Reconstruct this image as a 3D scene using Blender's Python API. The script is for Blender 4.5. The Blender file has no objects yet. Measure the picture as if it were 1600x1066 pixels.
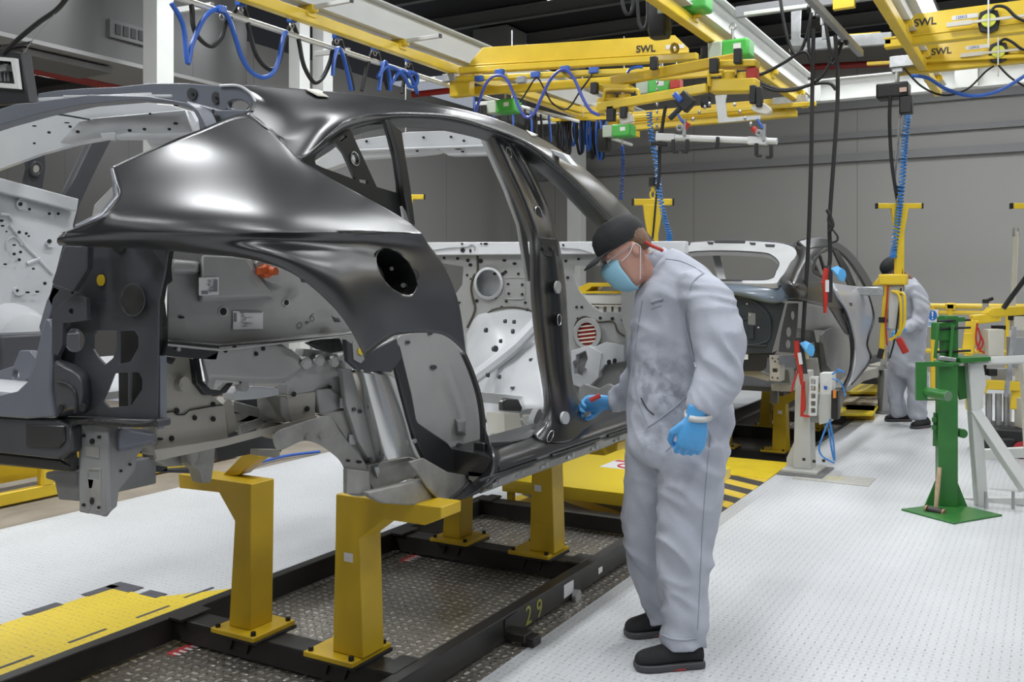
import bpy, bmesh, math, random
from mathutils import Vector, Matrix, noise, geometry
random.seed(7)
S = bpy.context.scene
C = S.collection
# ---------------- camera, world, lights, exposure ----------------
F = 1480.0; HY = 440.0; CAMH = 1.5
YAW = math.atan(845/F); CA, SA = math.cos(YAW), math.sin(YAW)
cam = bpy.data.objects.new('camera', bpy.data.cameras.new('camera'))
C.objects.link(cam); S.camera = cam
cam.location = (0, 0, CAMH)
cam.rotation_euler = (math.pi/2, 0, YAW-math.pi/2)
cam.data.sensor_width = 36; cam.data.lens = F/1600*36
cam.data.shift_y = -(533-HY)/1600
cam.data.clip_start = 0.05
W = bpy.data.worlds.new('hall_ambient'); S.world = W; W.use_nodes = True
W.node_tree.nodes['Background'].inputs[0].default_value = (0.80, 0.86, 1.0, 1)
W.node_tree.nodes['Background'].inputs[1].default_value = 0.38
S.view_settings.view_transform = 'Standard'; S.view_settings.look = 'None'
S.view_settings.gamma = 1; S.view_settings.use_curve_mapping = False
S.view_settings.exposure = 0.0
# hall luminaires (mostly real fixtures hung over the aisles, above the frame)
LIGHTS = [(x, y) for y in (-1.2, 1.6, 5.6) for x in (-0.5, 3.1, 6.7, 10.3)]+[(x, -4.5) for x in (-4, 0, 4, 8, 12, 15)]+[(-4, 1.6), (-4, 5.6), (13.9, -1.2), (14.5, -3.2), (13.9, 1.55)]+[(0.5, 13), (4.5, 13), (3.0, 10.5), (6.6, 10.5), (6.6, 13)]  # the two unseen lamps before the back wall are added to brighten it
LZ = 5.2; LPOW = 70

# ---------------- helpers ----------------
def P(px, py, x=None, y=None, z=None, D=None):
    """point of the place seen at photo pixel (px,py) on plane x=, y=, z= or at view depth D"""
    l = px-800
    r = Vector((F*CA+l*SA, F*SA-l*CA, HY-py))
    if x is not None: t = x/r.x
    elif y is not None: t = y/r.y
    elif z is not None: t = (z-CAMH)/r.z
    else: t = D/F
    return Vector((r.x*t, r.y*t, CAMH+r.z*t))
def V(*a): return Vector(a)
MATS = {}
def mat(name, col, rough=0.5, metal=0.0, noise_amt=0.0, nscale=8.0, bump=0.0, bscale=40.0, coat=0.0, emit=None, trans=0.0, spec=None):
    if name in MATS: return MATS[name]
    m = bpy.data.materials.new(name); m.use_nodes = True
    nt = m.node_tree; b = nt.nodes['Principled BSDF']
    b.inputs['Base Color'].default_value = (*col, 1)
    b.inputs['Roughness'].default_value = rough; b.inputs['Metallic'].default_value = metal
    if coat: b.inputs['Coat Weight'].default_value = coat; b.inputs['Coat Roughness'].default_value = 0.12
    if spec is not None: b.inputs['Specular IOR Level'].default_value = spec
    if emit: b.inputs['Emission Color'].default_value = (*col, 1); b.inputs['Emission Strength'].default_value = emit
    if trans: b.inputs['Transmission Weight'].default_value = trans
    tc = nt.nodes.new('ShaderNodeTexCoord')
    if noise_amt:
        n = nt.nodes.new('ShaderNodeTexNoise'); n.inputs['Scale'].default_value = nscale; n.inputs['Detail'].default_value = 4
        nt.links.new(tc.outputs['Object'], n.inputs['Vector'])
        r = nt.nodes.new('ShaderNodeMapRange'); r.inputs['From Min'].default_value = 0.3; r.inputs['From Max'].default_value = 0.7
        r.inputs['To Min'].default_value = 1-noise_amt; r.inputs['To Max'].default_value = 1+noise_amt
        nt.links.new(n.outputs['Fac'], r.inputs['Value'])
        mx = nt.nodes.new('ShaderNodeVectorMath'); mx.operation = 'SCALE'; mx.inputs[0].default_value = col
        nt.links.new(r.outputs['Result'], mx.inputs['Scale']); nt.links.new(mx.outputs['Vector'], b.inputs['Base Color'])
    if bump:
        n = nt.nodes.new('ShaderNodeTexNoise'); n.inputs['Scale'].default_value = bscale; n.inputs['Detail'].default_value = 3
        nt.links.new(tc.outputs['Object'], n.inputs['Vector'])
        bp = nt.nodes.new('ShaderNodeBump'); bp.inputs['Strength'].default_value = bump; bp.inputs['Distance'].default_value = 0.01
        nt.links.new(n.outputs['Fac'], bp.inputs['Height']); nt.links.new(bp.outputs['Normal'], b.inputs['Normal'])
    MATS[name] = m; return m

class M:
    def __init__(s): s.v = []; s.f = []
    def add(s, vs, fs):
        o = len(s.v); s.v += [Vector(v) for v in vs]; s.f += [tuple(i+o for i in f) for f in fs]; return s
    def box(s, c, d, R=None):
        """centre, full size, optional rotation matrix (or z angle)"""
        if isinstance(R, (int, float)): R = Matrix.Rotation(R, 3, 'Z')
        vs = []
        for dz in (-.5, .5):
            for dx, dy in ((-.5, -.5), (.5, -.5), (.5, .5), (-.5, .5)):
                q = Vector((dx*d[0], dy*d[1], dz*d[2])); vs.append((R @ q if R else q)+Vector(c))
        return s.add(vs, [(0,3,2,1),(4,5,6,7),(0,1,5,4),(1,2,6,5),(2,3,7,6),(3,0,4,7)])
    def bb(s, a, b):
        a = Vector(a); b = Vector(b); return s.box((a+b)/2, (abs(b.x-a.x), abs(b.y-a.y), abs(b.z-a.z)))
    def beam(s, a, b, w, h, up=(0,0,1), w2=None, h2=None):
        a = Vector(a); b = Vector(b); t = (b-a).normalized(); u = Vector(up)
        if abs(t.dot(u)) > .98: u = Vector((1,0,0))
        r = t.cross(u).normalized(); u = r.cross(t).normalized(); vs = []
        for p, ww, hh in ((a, w, h), (b, w2 or w, h2 or h)):
            for i, j in ((-.5,-.5),(.5,-.5),(.5,.5),(-.5,.5)): vs.append(p+r*i*ww+u*j*hh)
        return s.add(vs, [(0,1,2,3),(7,6,5,4),(0,4,5,1),(1,5,6,2),(2,6,7,3),(3,7,4,0)])
    def ibeam(s, a, b, w, h, t=0.015):
        a = Vector(a); b = Vector(b); z = Vector((0,0,1))
        s.beam(a+z*(h/2-t/2), b+z*(h/2-t/2), w, t); s.beam(a-z*(h/2-t/2), b-z*(h/2-t/2), w, t); s.beam(a, b, t, h-2*t); return s
    def tube(s, pts, r, n=8, cap=True, closed=False):
        pts = [Vector(p) for p in pts]; N = len(pts)
        if N < 2: return s
        rs = r if isinstance(r, (list, tuple)) else [r]*N
        T = []
        for i in range(N):
            a = pts[(i-1) % N] if (closed or i > 0) else pts[i]; b = pts[(i+1) % N] if (closed or i < N-1) else pts[i]
            d = b-a; T.append(d.normalized() if d.length > 1e-9 else Vector((0,0,1)))
        u = T[0].orthogonal().normalized(); o = len(s.v)
        for i in range(N):
            u = (u-T[i]*u.dot(T[i])); u = u.normalized() if u.length > 1e-6 else T[i].orthogonal().normalized()
            w = T[i].cross(u)
            for k in range(n):
                a = 2*math.pi*k/n; s.v.append(pts[i]+(u*math.cos(a)+w*math.sin(a))*rs[i])
        for i in range(N if closed else N-1):
            j = (i+1) % N
            for k in range(n):
                k2 = (k+1) % n; s.f.append((o+i*n+k, o+i*n+k2, o+j*n+k2, o+j*n+k))
        if cap and not closed:
            s.f.append(tuple(o+k for k in reversed(range(n)))); s.f.append(tuple(o+(N-1)*n+k for k in range(n)))
        return s
    def cyl(s, a, b, r, n=16, r2=None): return s.tube([a, b], [r, r if r2 is None else r2], n)
    def loft(s, rings, cap=True, closed=True):
        n = max(len(r) for r in rings); o = len(s.v)
        if any(len(r) != n for r in rings):
            rr = []
            for r in rings:
                r = [Vector(p) for p in r]
                while len(r) < n:
                    k = max(range(len(r)), key=lambda i: (r[i]-r[(i+1) % len(r)]).length); r.insert(k+1, (r[k]+r[(k+1) % len(r)])/2)
                rr.append(r)
            rings = rr
        for rg in rings: s.v += [Vector(p) for p in rg]
        for i in range(len(rings)-1):
            for k in range(n if closed else n-1):
                k2 = (k+1) % n; s.f.append((o+i*n+k, o+i*n+k2, o+(i+1)*n+k2, o+(i+1)*n+k))
        if cap and closed:
            s.f.append(tuple(o+k for k in reversed(range(n)))); s.f.append(tuple(o+(len(rings)-1)*n+k for k in range(n)))
        return s
    def ball(s, c, r, n=12, sc=(1,1,1), R=None):
        c = Vector(c); rings = []
        for i in range(1, n):
            th = math.pi*i/n; rg = []
            for k in range(n*2):
                a = math.pi*k/n; q = Vector((r*sc[0]*math.sin(th)*math.cos(a), r*sc[1]*math.sin(th)*math.sin(a), r*sc[2]*math.cos(th)))
                rg.append((R @ q if R else q)+c)
            rings.append(rg)
        return s.loft(rings)
    def prism(s, outer, vec, holes=()):
        """planar polygon of 3D points with holes, extruded by vec"""
        loops = [list(map(Vector, outer))]+[list(map(Vector, h)) for h in holes]
        tri = geometry.tessellate_polygon(loops); flat = [p for l in loops for p in l]; n = len(flat); o = len(s.v); vec = Vector(vec)
        s.v += flat+[p+vec for p in flat]
        for t in tri: s.f.append(tuple(o+i for i in t)); s.f.append(tuple(o+n+i for i in reversed(t)))
        k = 0
        for l in loops:
            m = len(l)
            for i in range(m):
                a, b = k+i, k+(i+1) % m; s.f.append((o+a, o+b, o+n+b, o+n+a))
            k += m
        return s
    def grid(s, rows, thick=None, closed=False):
        o = len(s.v); m = len(rows[0])
        for r in rows: s.v += [Vector(p) for p in r]
        for i in range(len(rows)-1):
            for j in range(m-1): s.f.append((o+i*m+j, o+i*m+j+1, o+(i+1)*m+j+1, o+(i+1)*m+j))
        return s
    def lathe(s, prof, base, axis=(0,0,1), n=20):
        """profile [(radius, height)] along axis"""
        base = Vector(base); ax = Vector(axis).normalized(); u = ax.orthogonal().normalized(); w = ax.cross(u); rings = []
        for r, h in prof: rings.append([base+ax*h+(u*math.cos(2*math.pi*k/n)+w*math.sin(2*math.pi*k/n))*max(r, 1e-4) for k in range(n)])
        return s.loft(rings)

BASES = {}
def obj(name, m, mt, parent=None, bevel=0, sub=0, solid=0, flat=False, ang=35, seg=2, remesh=0, recalc=True, offs=0):
    me = bpy.data.meshes.new(name)
    off = BASES.get(parent, Vector((0,0,0))) if parent else Vector((0,0,0))
    vs = m.v
    if not parent:
        # a thing of its own: origin at its base centre
        mn = [min(v[i] for v in vs) for i in range(3)]; mxx = [max(v[i] for v in vs) for i in range(3)]
        off = Vector(((mn[0]+mxx[0])/2, (mn[1]+mxx[1])/2, mn[2]))
    me.from_pydata([v-off for v in vs], [], m.f)
    if recalc:
        bm = bmesh.new(); bm.from_mesh(me); bmesh.ops.recalc_face_normals(bm, faces=bm.faces); bm.to_mesh(me); bm.free()
    if mt: me.materials.append(mt)
    o = bpy.data.objects.new(name, me); C.objects.link(o)
    if parent: o.parent = parent; BASES[o] = off
    else: o.location = off; BASES[o] = off
    if not flat:
        me.polygons.foreach_set('use_smooth', [True]*len(me.polygons))
        if not sub: me.set_sharp_from_angle(angle=math.radians(ang))
    if solid:
        q = o.modifiers.new('solid', 'SOLIDIFY'); q.thickness = solid; q.offset = offs
    if bevel:
        q = o.modifiers.new('bevel', 'BEVEL'); q.width = bevel; q.segments = seg; q.limit_method = 'ANGLE'; q.angle_limit = math.radians(40)
    if sub:
        q = o.modifiers.new('sub', 'SUBSURF'); q.levels = sub; q.render_levels = sub
    if remesh:
        q = o.modifiers.new('remesh', 'REMESH'); q.mode = 'VOXEL'; q.voxel_size = remesh; q.use_smooth_shade = True
    me.update(); return o
def bake(o, keep_mats=True):
    """apply the modifiers"""
    dg = bpy.context.evaluated_depsgraph_get(); me = bpy.data.meshes.new_from_object(o.evaluated_get(dg))
    o.modifiers.clear(); o.data = me
def tag(o, label, cat, group=None, kind=None):
    o['label'] = label; o['category'] = cat
    if group: o['group'] = group
    if kind: o['kind'] = kind
    return o
def thing(name, loc, label, cat, group=None):
    o = bpy.data.objects.new(name, None); C.objects.link(o); o.location = loc; o.empty_display_size = .1
    BASES[o] = Vector(loc); return tag(o, label, cat, group)
def struct(name, m, mt, **k):
    o = obj(name, m, mt, **k); o['kind'] = 'structure'; return o
def dup(root, off, label=None, group=None, skip=()):
    def rec(o, par):
        c = o.copy(); C.objects.link(c)
        if par: c.parent = par
        for ch in list(o.children):
            if ch.name.split('.')[0] not in skip: rec(ch, c)
        return c
    r = rec(root, None); r.location = root.location+Vector(off); BASES[r] = r.location.copy()
    if label: r['label'] = label
    if group: r['group'] = group
    return r
def bez(pts, n=10, closed=False):
    """Catmull-Rom through points"""
    pts = [Vector(p) for p in pts]; N = len(pts); out = []
    for i in range(N if closed else N-1):
        g = lambda k: pts[k % N] if closed else pts[min(max(k, 0), N-1)]
        p0, p1, p2, p3 = g(i-1), g(i), g(i+1), g(i+2)
        for k in range(n):
            t = k/n; out.append(.5*((2*p1)+(p2-p0)*t+(2*p0-5*p1+4*p2-p3)*t*t+(3*p1-p0-3*p2+p3)*t**3))
    if not closed: out.append(pts[-1])
    return out
def px(l, **k): return [P(a, b, **k) for a, b in l]
def rnd(l, n=6, closed=True):
    """smooth a pixel outline"""
    return [(p.x, p.y) for p in bez([Vector((a, b, 0)) for a, b in l], n, closed)]
def ell(cx, cy, rx, ry, n=20, rot=0):
    return [(cx+rx*math.cos(t)*math.cos(rot)-ry*math.sin(t)*math.sin(rot), cy+rx*math.cos(t)*math.sin(rot)+ry*math.sin(t)*math.cos(rot)) for t in [2*math.pi*k/n for k in range(n)]]
def ring(c, u, v, ru, rv, n=16, p=2.0):
    """superellipse ring around c in directions u, v"""
    c = Vector(c); u = Vector(u); v = Vector(v); out = []
    for k in range(n):
        a = 2*math.pi*k/n; ct, st = math.cos(a), math.sin(a)
        out.append(c+u*ru*math.copysign(abs(ct)**(2/p), ct)+v*rv*math.copysign(abs(st)**(2/p), st))
    return out
def text(name, s, size, origin, ux, uz, mt, parent=None, depth=0.001, align='LEFT'):
    """raised lettering: origin, writing direction ux, up direction uz"""
    cu = bpy.data.curves.new(name, 'FONT'); cu.body = s; cu.size = size; cu.extrude = depth; cu.offset = size*.022 if size < .1 else 0; cu.align_x = align
    t = bpy.data.objects.new(name, cu); C.objects.link(t)
    dg = bpy.context.evaluated_depsgraph_get(); me = bpy.data.meshes.new_from_object(t.evaluated_get(dg))
    bpy.data.objects.remove(t); ux = Vector(ux).normalized(); uz = Vector(uz).normalized(); n = ux.cross(uz)
    mx = Matrix((ux, uz, n)).transposed(); off = BASES.get(parent, Vector((0,0,0)))
    for v in me.vertices: v.co = mx @ v.co+Vector(origin)-off
    me.materials.clear(); me.materials.append(mt); o = bpy.data.objects.new(name, me); C.objects.link(o)
    if parent: o.parent = parent
    BASES[o] = off; return o
XX = V(1,0,0); YY = V(0,1,0); ZZ = V(0,0,1)
# directions of the view, for things not square to the hall
VD = V(CA, SA, 0); VR = V(SA, -CA, 0)
# ---------------- materials ----------------
yellow = mat('yellow_paint', (0.74, 0.52, 0.03), .38, noise_amt=.06, nscale=5, coat=.15)
yellow2 = mat('mustard_paint', (0.56, 0.37, 0.012), .42, noise_amt=.06, nscale=6)
white = mat('white_paint', (0.62, 0.63, 0.61), .5, noise_amt=.04, nscale=3)
cream = mat('cream_paint', (0.60, 0.58, 0.50), .5)
black = mat('black_plastic', (0.012, 0.012, 0.013), .45)
blacksteel = mat('black_steel', (0.02, 0.019, 0.018), .42, noise_amt=.25, nscale=6)
rubber = mat('black_rubber', (0.01, 0.01, 0.011), .6)
galv = mat('galvanised', (0.45, 0.46, 0.47), .38, .7, noise_amt=.12, nscale=20)
steel = mat('steel', (0.5, 0.5, 0.5), .3, .9)
blueh = mat('blue_hose', (0.03, 0.11, 0.46), .35)
bluel = mat('blue_coil', (0.04, 0.20, 0.52), .35)
green = mat('green_paint', (0.03, 0.16, 0.032), .35, noise_amt=.08, nscale=6)
greenh = mat('green_hoist', (0.07, 0.42, 0.07), .4)
red = mat('red_paint', (0.45, 0.03, 0.02), .4)
redpipe = mat('red_pipe', (0.28, 0.03, 0.025), .45)
greyplast = mat('grey_plastic', (0.30, 0.31, 0.32), .45)
sticker = mat('sticker', (0.72, 0.72, 0.72), .5)
stickred = mat('sticker_red', (0.55, 0.06, 0.06), .5)
ink = mat('ink', (0.03, 0.03, 0.035), .6)
def plate_mat(name, base, mark, scale, rough, metal, bumpd, dirt, mrough=None, rot=0.0, L=.44, Wd=.11, amt=1.0, bdist=.004):
    m = bpy.data.materials.new(name); m.use_nodes = True; nt = m.node_tree; b = nt.nodes['Principled BSDF']
    def N(t, **k):
        n = nt.nodes.new(t)
        for a, v in k.items(): setattr(n, a, v)
        return n
    def MA(op, a, bb=None, c=None):
        n = N('ShaderNodeMath', operation=op)
        for i, v in enumerate((a, bb, c)):
            if v is None: continue
            if isinstance(v, (int, float)): n.inputs[i].default_value = v
            else: nt.links.new(v, n.inputs[i])
        return n.outputs[0]
    tc = N('ShaderNodeTexCoord'); mp = N('ShaderNodeMapping'); mp.inputs['Scale'].default_value = (1/scale,)*3; mp.inputs['Rotation'].default_value = (0, 0, rot)
    nt.links.new(tc.outputs['Object'], mp.inputs['Vector']); sp = N('ShaderNodeSeparateXYZ'); nt.links.new(mp.outputs[0], sp.inputs[0])
    u, v = sp.outputs[0], sp.outputs[1]
    fu, fv = MA('FLOOR', u), MA('FLOOR', v)
    par = MA('MODULO', MA('ABSOLUTE', MA('ADD', fu, fv)), 2.0)
    pu, pv = MA('SUBTRACT', MA('FRACT', u), .5), MA('SUBTRACT', MA('FRACT', v), .5)
    inv = MA('SUBTRACT', 1.0, par)
    a = MA('ADD', MA('MULTIPLY', pu, inv), MA('MULTIPLY', pv, par)); c = MA('ADD', MA('MULTIPLY', pv, inv), MA('MULTIPLY', pu, par))
    d = MA('ADD', MA('POWER', MA('ABSOLUTE', MA('DIVIDE', a, L)), 2.0), MA('POWER', MA('ABSOLUTE', MA('DIVIDE', c, Wd)), 2.0))
    h = N('ShaderNodeMapRange'); h.interpolation_type = 'SMOOTHSTEP'; nt.links.new(d, h.inputs['Value']); h.inputs['From Min'].default_value = .35; h.inputs['From Max'].default_value = 1.15
    h.inputs['To Min'].default_value = 1; h.inputs['To Max'].default_value = 0
    nz = N('ShaderNodeTexNoise'); nz.inputs['Scale'].default_value = .9; nz.inputs['Detail'].default_value = 5; nt.links.new(tc.outputs['Object'], nz.inputs['Vector'])
    nz2 = N('ShaderNodeTexNoise'); nz2.inputs['Scale'].default_value = 45; nz2.inputs['Detail'].default_value = 3; nt.links.new(tc.outputs['Object'], nz2.inputs['Vector'])
    mx = N('ShaderNodeMix', data_type='RGBA'); mx.inputs[6].default_value = (*base, 1); mx.inputs[7].default_value = (*mark, 1)
    worn = N('ShaderNodeMapRange'); nt.links.new(nz2.outputs['Fac'], worn.inputs['Value']); worn.inputs['From Min'].default_value = .42; worn.inputs['From Max'].default_value = .62
    nt.links.new(MA('MULTIPLY', MA('MULTIPLY', h.outputs[0], worn.outputs[0]), amt), mx.inputs[0])
    r = N('ShaderNodeMapRange'); nt.links.new(nz.outputs['Fac'], r.inputs['Value']); r.inputs['From Min'].default_value = .3; r.inputs['From Max'].default_value = .7
    r.inputs['To Min'].default_value = 1-dirt; r.inputs['To Max'].default_value = 1+dirt*.5
    sc = N('ShaderNodeVectorMath', operation='SCALE'); nt.links.new(mx.outputs[2], sc.inputs[0]); nt.links.new(r.outputs[0], sc.inputs['Scale']); nt.links.new(sc.outputs[0], b.inputs['Base Color'])
    b.inputs['Metallic'].default_value = metal; b.inputs['Roughness'].default_value = rough
    bp = N('ShaderNodeBump'); bp.inputs['Strength'].default_value = bumpd; bp.inputs['Distance'].default_value = bdist
    nt.links.new(h.outputs[0], bp.inputs['Height']); nt.links.new(bp.outputs[0], b.inputs['Normal'])
    return m
treadwhite = plate_mat('white_tread_plate', (0.56, 0.575, 0.59), (0.31, 0.32, 0.335), .034, .5, 0, .7, .10, rot=.0, amt=.75)
treadyellow = plate_mat('yellow_tread_plate', (0.78, 0.58, 0.03), (0.42, 0.34, 0.12), .034, .45, 0, .6, .12)
treadsteel = plate_mat('steel_tread_plate', (0.34, 0.31, 0.27), (0.85, 0.82, 0.77), .043, .24, .55, 1.0, .35, amt=1.0, Wd=.26, L=.46, bdist=.007)
concrete = mat('stained_concrete', (0.24, 0.21, 0.17), .65, noise_amt=.25, nscale=2.5, bump=.1)
def panel_wall(name, col, w, axis, rough=.45, joints_h=None):
    """smooth cladding with dark vertical joints every w metres along axis 0 (x) or 1 (y)"""
    m = bpy.data.materials.new(name); m.use_nodes = True; nt = m.node_tree; b = nt.nodes['Principled BSDF']
    tc = nt.nodes.new('ShaderNodeTexCoord'); g = nt.nodes.new('ShaderNodeNewGeometry'); sp = nt.nodes.new('ShaderNodeSeparateXYZ'); nt.links.new(g.outputs['Position'], sp.inputs[0])
    def MA(op, a, v):
        n = nt.nodes.new('ShaderNodeMath'); n.operation = op; nt.links.new(a, n.inputs[0]); n.inputs[1].default_value = v; return n.outputs[0]
    j = MA('LESS_THAN', MA('FRACT', MA('DIVIDE', sp.outputs[axis], w), 0), .012/w)
    if joints_h:
        j2 = MA('LESS_THAN', MA('FRACT', MA('DIVIDE', sp.outputs[2], joints_h), 0), .012/joints_h)
        n = nt.nodes.new('ShaderNodeMath'); n.operation = 'MAXIMUM'; nt.links.new(j, n.inputs[0]); nt.links.new(j2, n.inputs[1]); j = n.outputs[0]
    mx = nt.nodes.new('ShaderNodeMix'); mx.data_type = 'RGBA'; mx.inputs[6].default_value = (*col, 1); mx.inputs[7].default_value = (col[0]*.55, col[1]*.55, col[2]*.55, 1)
    nt.links.new(j, mx.inputs[0]); nt.links.new(mx.outputs[2], b.inputs['Base Color']); b.inputs['Roughness'].default_value = rough
    return m
wallm = panel_wall('grey_cladding', (0.285, 0.28, 0.265), 2.9, 1, .6)
wallm2 = panel_wall('grey_cladding_gloss', (0.095, 0.095, 0.094), 2.4, 0, .3)
darkceil = mat('dark_roof', (0.012, 0.012, 0.014), .8)
ceilbeam = mat('roof_steel', (0.13, 0.13, 0.13), .6)

# ---------------- setting ----------------
def quad(x0, x1, y0, y1, z, t=.02): return M().bb((x0, y0, z-t), (x1, y1, z))
PX0, PX1, PY0, PY1, PZ = 7.93, 16.2, 1.87, 3.45, -.24      # sunken track of the second station
g = M(); T = .03
g.bb((-5, -6, -.06), (PX0, 17, -.012)); g.bb((PX0, -6, -.06), (17.2, PY0, -.012)); g.bb((PX0, PY1, -.06), (17.2, 10.2, -.012)); g.bb((PX1, PY0, -.06), (17.2, PY1, -.012))
fl = struct('floor', g, concrete)
obj('pit_lining', M().bb((PX1+.005, PY0-.03, PZ-.05), (PX1+.03, PY1+.03, -.013)).bb((PX0-.02, PY0-.02, PZ-.05), (PX1+.02, PY1+.02, PZ-.02)).bb((PX0-.03, PY0-.03, PZ-.05), (PX0-.005, PY1+.03, -.02)).bb((PX0, PY0-.03, PZ-.05), (PX1, PY0-.005, -.02)).bb((PX0, PY1+.005, PZ-.05), (PX1, PY1+.03, -.02)), blacksteel, fl)
obj('white_tread_plate_floor', M().bb((-3, -6, -.012), (17, 1.868, 0)).bb((-3, 3.25, -.012), (13, 5.53, 0)), treadwhite, fl)
obj('steel_tread_plate_floor', M().bb((-1, 1.872, -.012), (5.25, 3.245, 0)), treadsteel, fl)
obj('steel_pit_floor', M().bb((PX0, PY0, PZ-.02), (PX1, PY1, PZ)), treadsteel, fl)
# hazard striped floor between the two stations
def stripes(name, c1, c2, w, ang, rough=.5):
    m = bpy.data.materials.new(name); m.use_nodes = True; nt = m.node_tree; b = nt.nodes['Principled BSDF']
    tc = nt.nodes.new('ShaderNodeTexCoord'); mp = nt.nodes.new('ShaderNodeMapping'); mp.inputs['Rotation'].default_value = (0, 0, ang); nt.links.new(tc.outputs['Object'], mp.inputs[0])
    sp = nt.nodes.new('ShaderNodeSeparateXYZ'); nt.links.new(mp.outputs[0], sp.inputs[0])
    def MA(op, a, v):
        n = nt.nodes.new('ShaderNodeMath'); n.operation = op; nt.links.new(a, n.inputs[0]); n.inputs[1].default_value = v; return n.outputs[0]
    f = MA('LESS_THAN', MA('FRACT', MA('DIVIDE', sp.outputs[0], w), 0), .5)
    mx = nt.nodes.new('ShaderNodeMix'); mx.data_type = 'RGBA'; mx.inputs[6].default_value = (*c1, 1); mx.inputs[7].default_value = (*c2, 1)
    nt.links.new(f, mx.inputs[0]); nt.links.new(mx.outputs[2], b.inputs['Base Color']); b.inputs['Roughness'].default_value = rough; return m
hazm = stripes('hazard_stripes', (0.70, 0.50, 0.06), (0.07, 0.065, 0.06), .27, math.radians(28))
obj('hazard_marking', M().bb((5.26, 1.872, -.012), (7.2, 3.245, .001)), hazm, fl)
obj('yellow_threshold_panel', M().bb((7.2, 1.872, -.012), (7.92, 3.6, .006)), mat('yellow_floor_paint', (0.78, 0.58, 0.03), .4, noise_amt=.06), fl)
# yellow painted walkway at the left with broken border
yw = px([(180,918),(235,933),(262,932),(310,944)], z=.002)
walk = M().prism([V(.3, 3.25, .001), V(3.62, 3.25, .001), yw[2].copy(), yw[1].copy(), yw[0].copy(), V(.3, 3.99, .001)], (0,0,.002))
obj('yellow_walkway_marking', walk, treadyellow, fl)
dk = mat('dark_marking', (0.07, 0.07, 0.085), .6, noise_amt=.2, nscale=30)
dm = M()
for i in range(9): x0 = 3.06-.15-i*.30; dm.bb((x0, 3.975, .003), (x0+.17, 4.035, .0045))
dm.bb((3.04, 3.86, .003), (3.13, 4.035, .0045)); dm.bb((3.05, 3.68, .003), (3.12, 3.80, .0045))
for i in range(8): x0 = 2.83-i*.335; dm.bb((x0, 3.53, .003), (x0+.18, 3.548, .0045))
dm.bb((3.12, 3.56, .003), (3.30, 3.575, .0045))
obj('dark_border_dashes', dm, dk, fl)
# walls
struct('wall_back', M().bb((17, -6, 0), (17.2, 10.2, 5.7)), wallm)
tb = M()
for z, h, d in ((4.45, .12, .10), (3.95, .10, .08), (3.55, .14, .10)): tb.bb((17-d, -6, z), (17, 10, z+h))
struct('trim_1', tb, mat('grey_trim', (0.18, 0.18, 0.18), .5))
struct('wall_left', M().bb((8.2, 9.6, 0), (17, 9.8, 4.8)), panel_wall('light_grey_cladding', (0.34, 0.34, 0.335), 2.4, 0, .3))
struct('wall_bay_end', M().bb((8.2, 9.6, 0), (8.3, 17, 4.2)), panel_wall('dark_grey_cladding', (0.085, 0.083, 0.08), 1.3, 1, .5))
struct('wall_bay_side', M().bb((-5, 16.9, 0), (8.3, 17, 4.2)), wallm2)
struct('wall_left_upper', M().bb((-5, 8.1, 3.72), (8.0, 8.3, 6.0)), wallm2)
struct('trim_2', M().bb((-5, 8.1, 3.68), (8.0, 9.0, 3.72)), mat('soffit', (0.30, 0.30, 0.30), .6))
ceil = struct('ceiling', M().bb((-5, -6, 6.0), (17.2, 17, 6.1)), darkceil)
obj('bay_roof', M().bb((-5, 9.0, 4.2), (8.2, 17, 4.25)).bb((8.0, 9.0, 4.2), (8.2, 9.6, 6.0)), darkceil, ceil)
rb = M()
for i in range(12): x0 = -1+i*1.6; rb.ibeam((x0, -6, 5.86), (x0, 10, 5.86), .10, .22)
for y0 in (-3.5, .5, 4.5): rb.ibeam((-5, y0, 5.75), (17, y0, 5.75), .16, .26)
obj('roof_beam_grid', rb, ceilbeam, ceil)
struct('wall_back_upper', M().bb((17.6, -6, 5.6), (17.8, 10.2, 6.1)), darkceil)
struct('wall_right', M().bb((-9, -9.2, 0), (17.2, -9, 6.0)), mat('far_hall_wall', (0.07, 0.07, 0.072), .6))
struct('wall_rear', M().bb((-9.2, -9, 0), (-9, 17, 6.0)), MATS['far_hall_wall'])
obj('hall_floor_extension', M().bb((-9, -9, -.06), (-5, 17, -.012)).bb((-5, -9, -.06), (17.2, -6, -.012)), concrete, fl)
obj('hall_roof_extension', M().bb((-9, -9, 6.0), (-5, 17, 6.1)).bb((-5, -9, 6.0), (17.8, -6, 6.1)), darkceil, ceil)
obj('wall_back_extension', M().bb((17, -9, 0), (17.2, -6, 6)), wallm, ceil)
# ---------------- near car body shell ----------------
ecoat = mat('black_ecoat', (0.016, 0.016, 0.017), .30, .0, noise_amt=.10, nscale=5, spec=.85)
ecoat2 = mat('black_ecoat_satin', (0.018, 0.018, 0.019), .34, spec=.55)
tailm = mat('dark_grey_primer', (0.048, 0.05, 0.056), .4, noise_amt=.12, nscale=6)
blueg = mat('blue_grey_primer', (0.13, 0.14, 0.165), .38, noise_amt=.06, nscale=5)
greyp = mat('light_grey_primer', (0.34, 0.34, 0.33), .45, noise_amt=.06, nscale=6)
beige = mat('beige_grey_primer', (0.36, 0.34, 0.295), .5, noise_amt=.06, nscale=6)
whitep = mat('white_grey_primer', (0.52, 0.53, 0.54), .4, noise_amt=.05, nscale=6)
castm = mat('cast_aluminium', (0.30, 0.295, 0.275), .5, .35, noise_amt=.2, nscale=12)
alum = mat('bright_aluminium', (0.62, 0.62, 0.61), .26, .85)
hole = mat('dark_opening', (0.008, 0.008, 0.008), .8)
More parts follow.
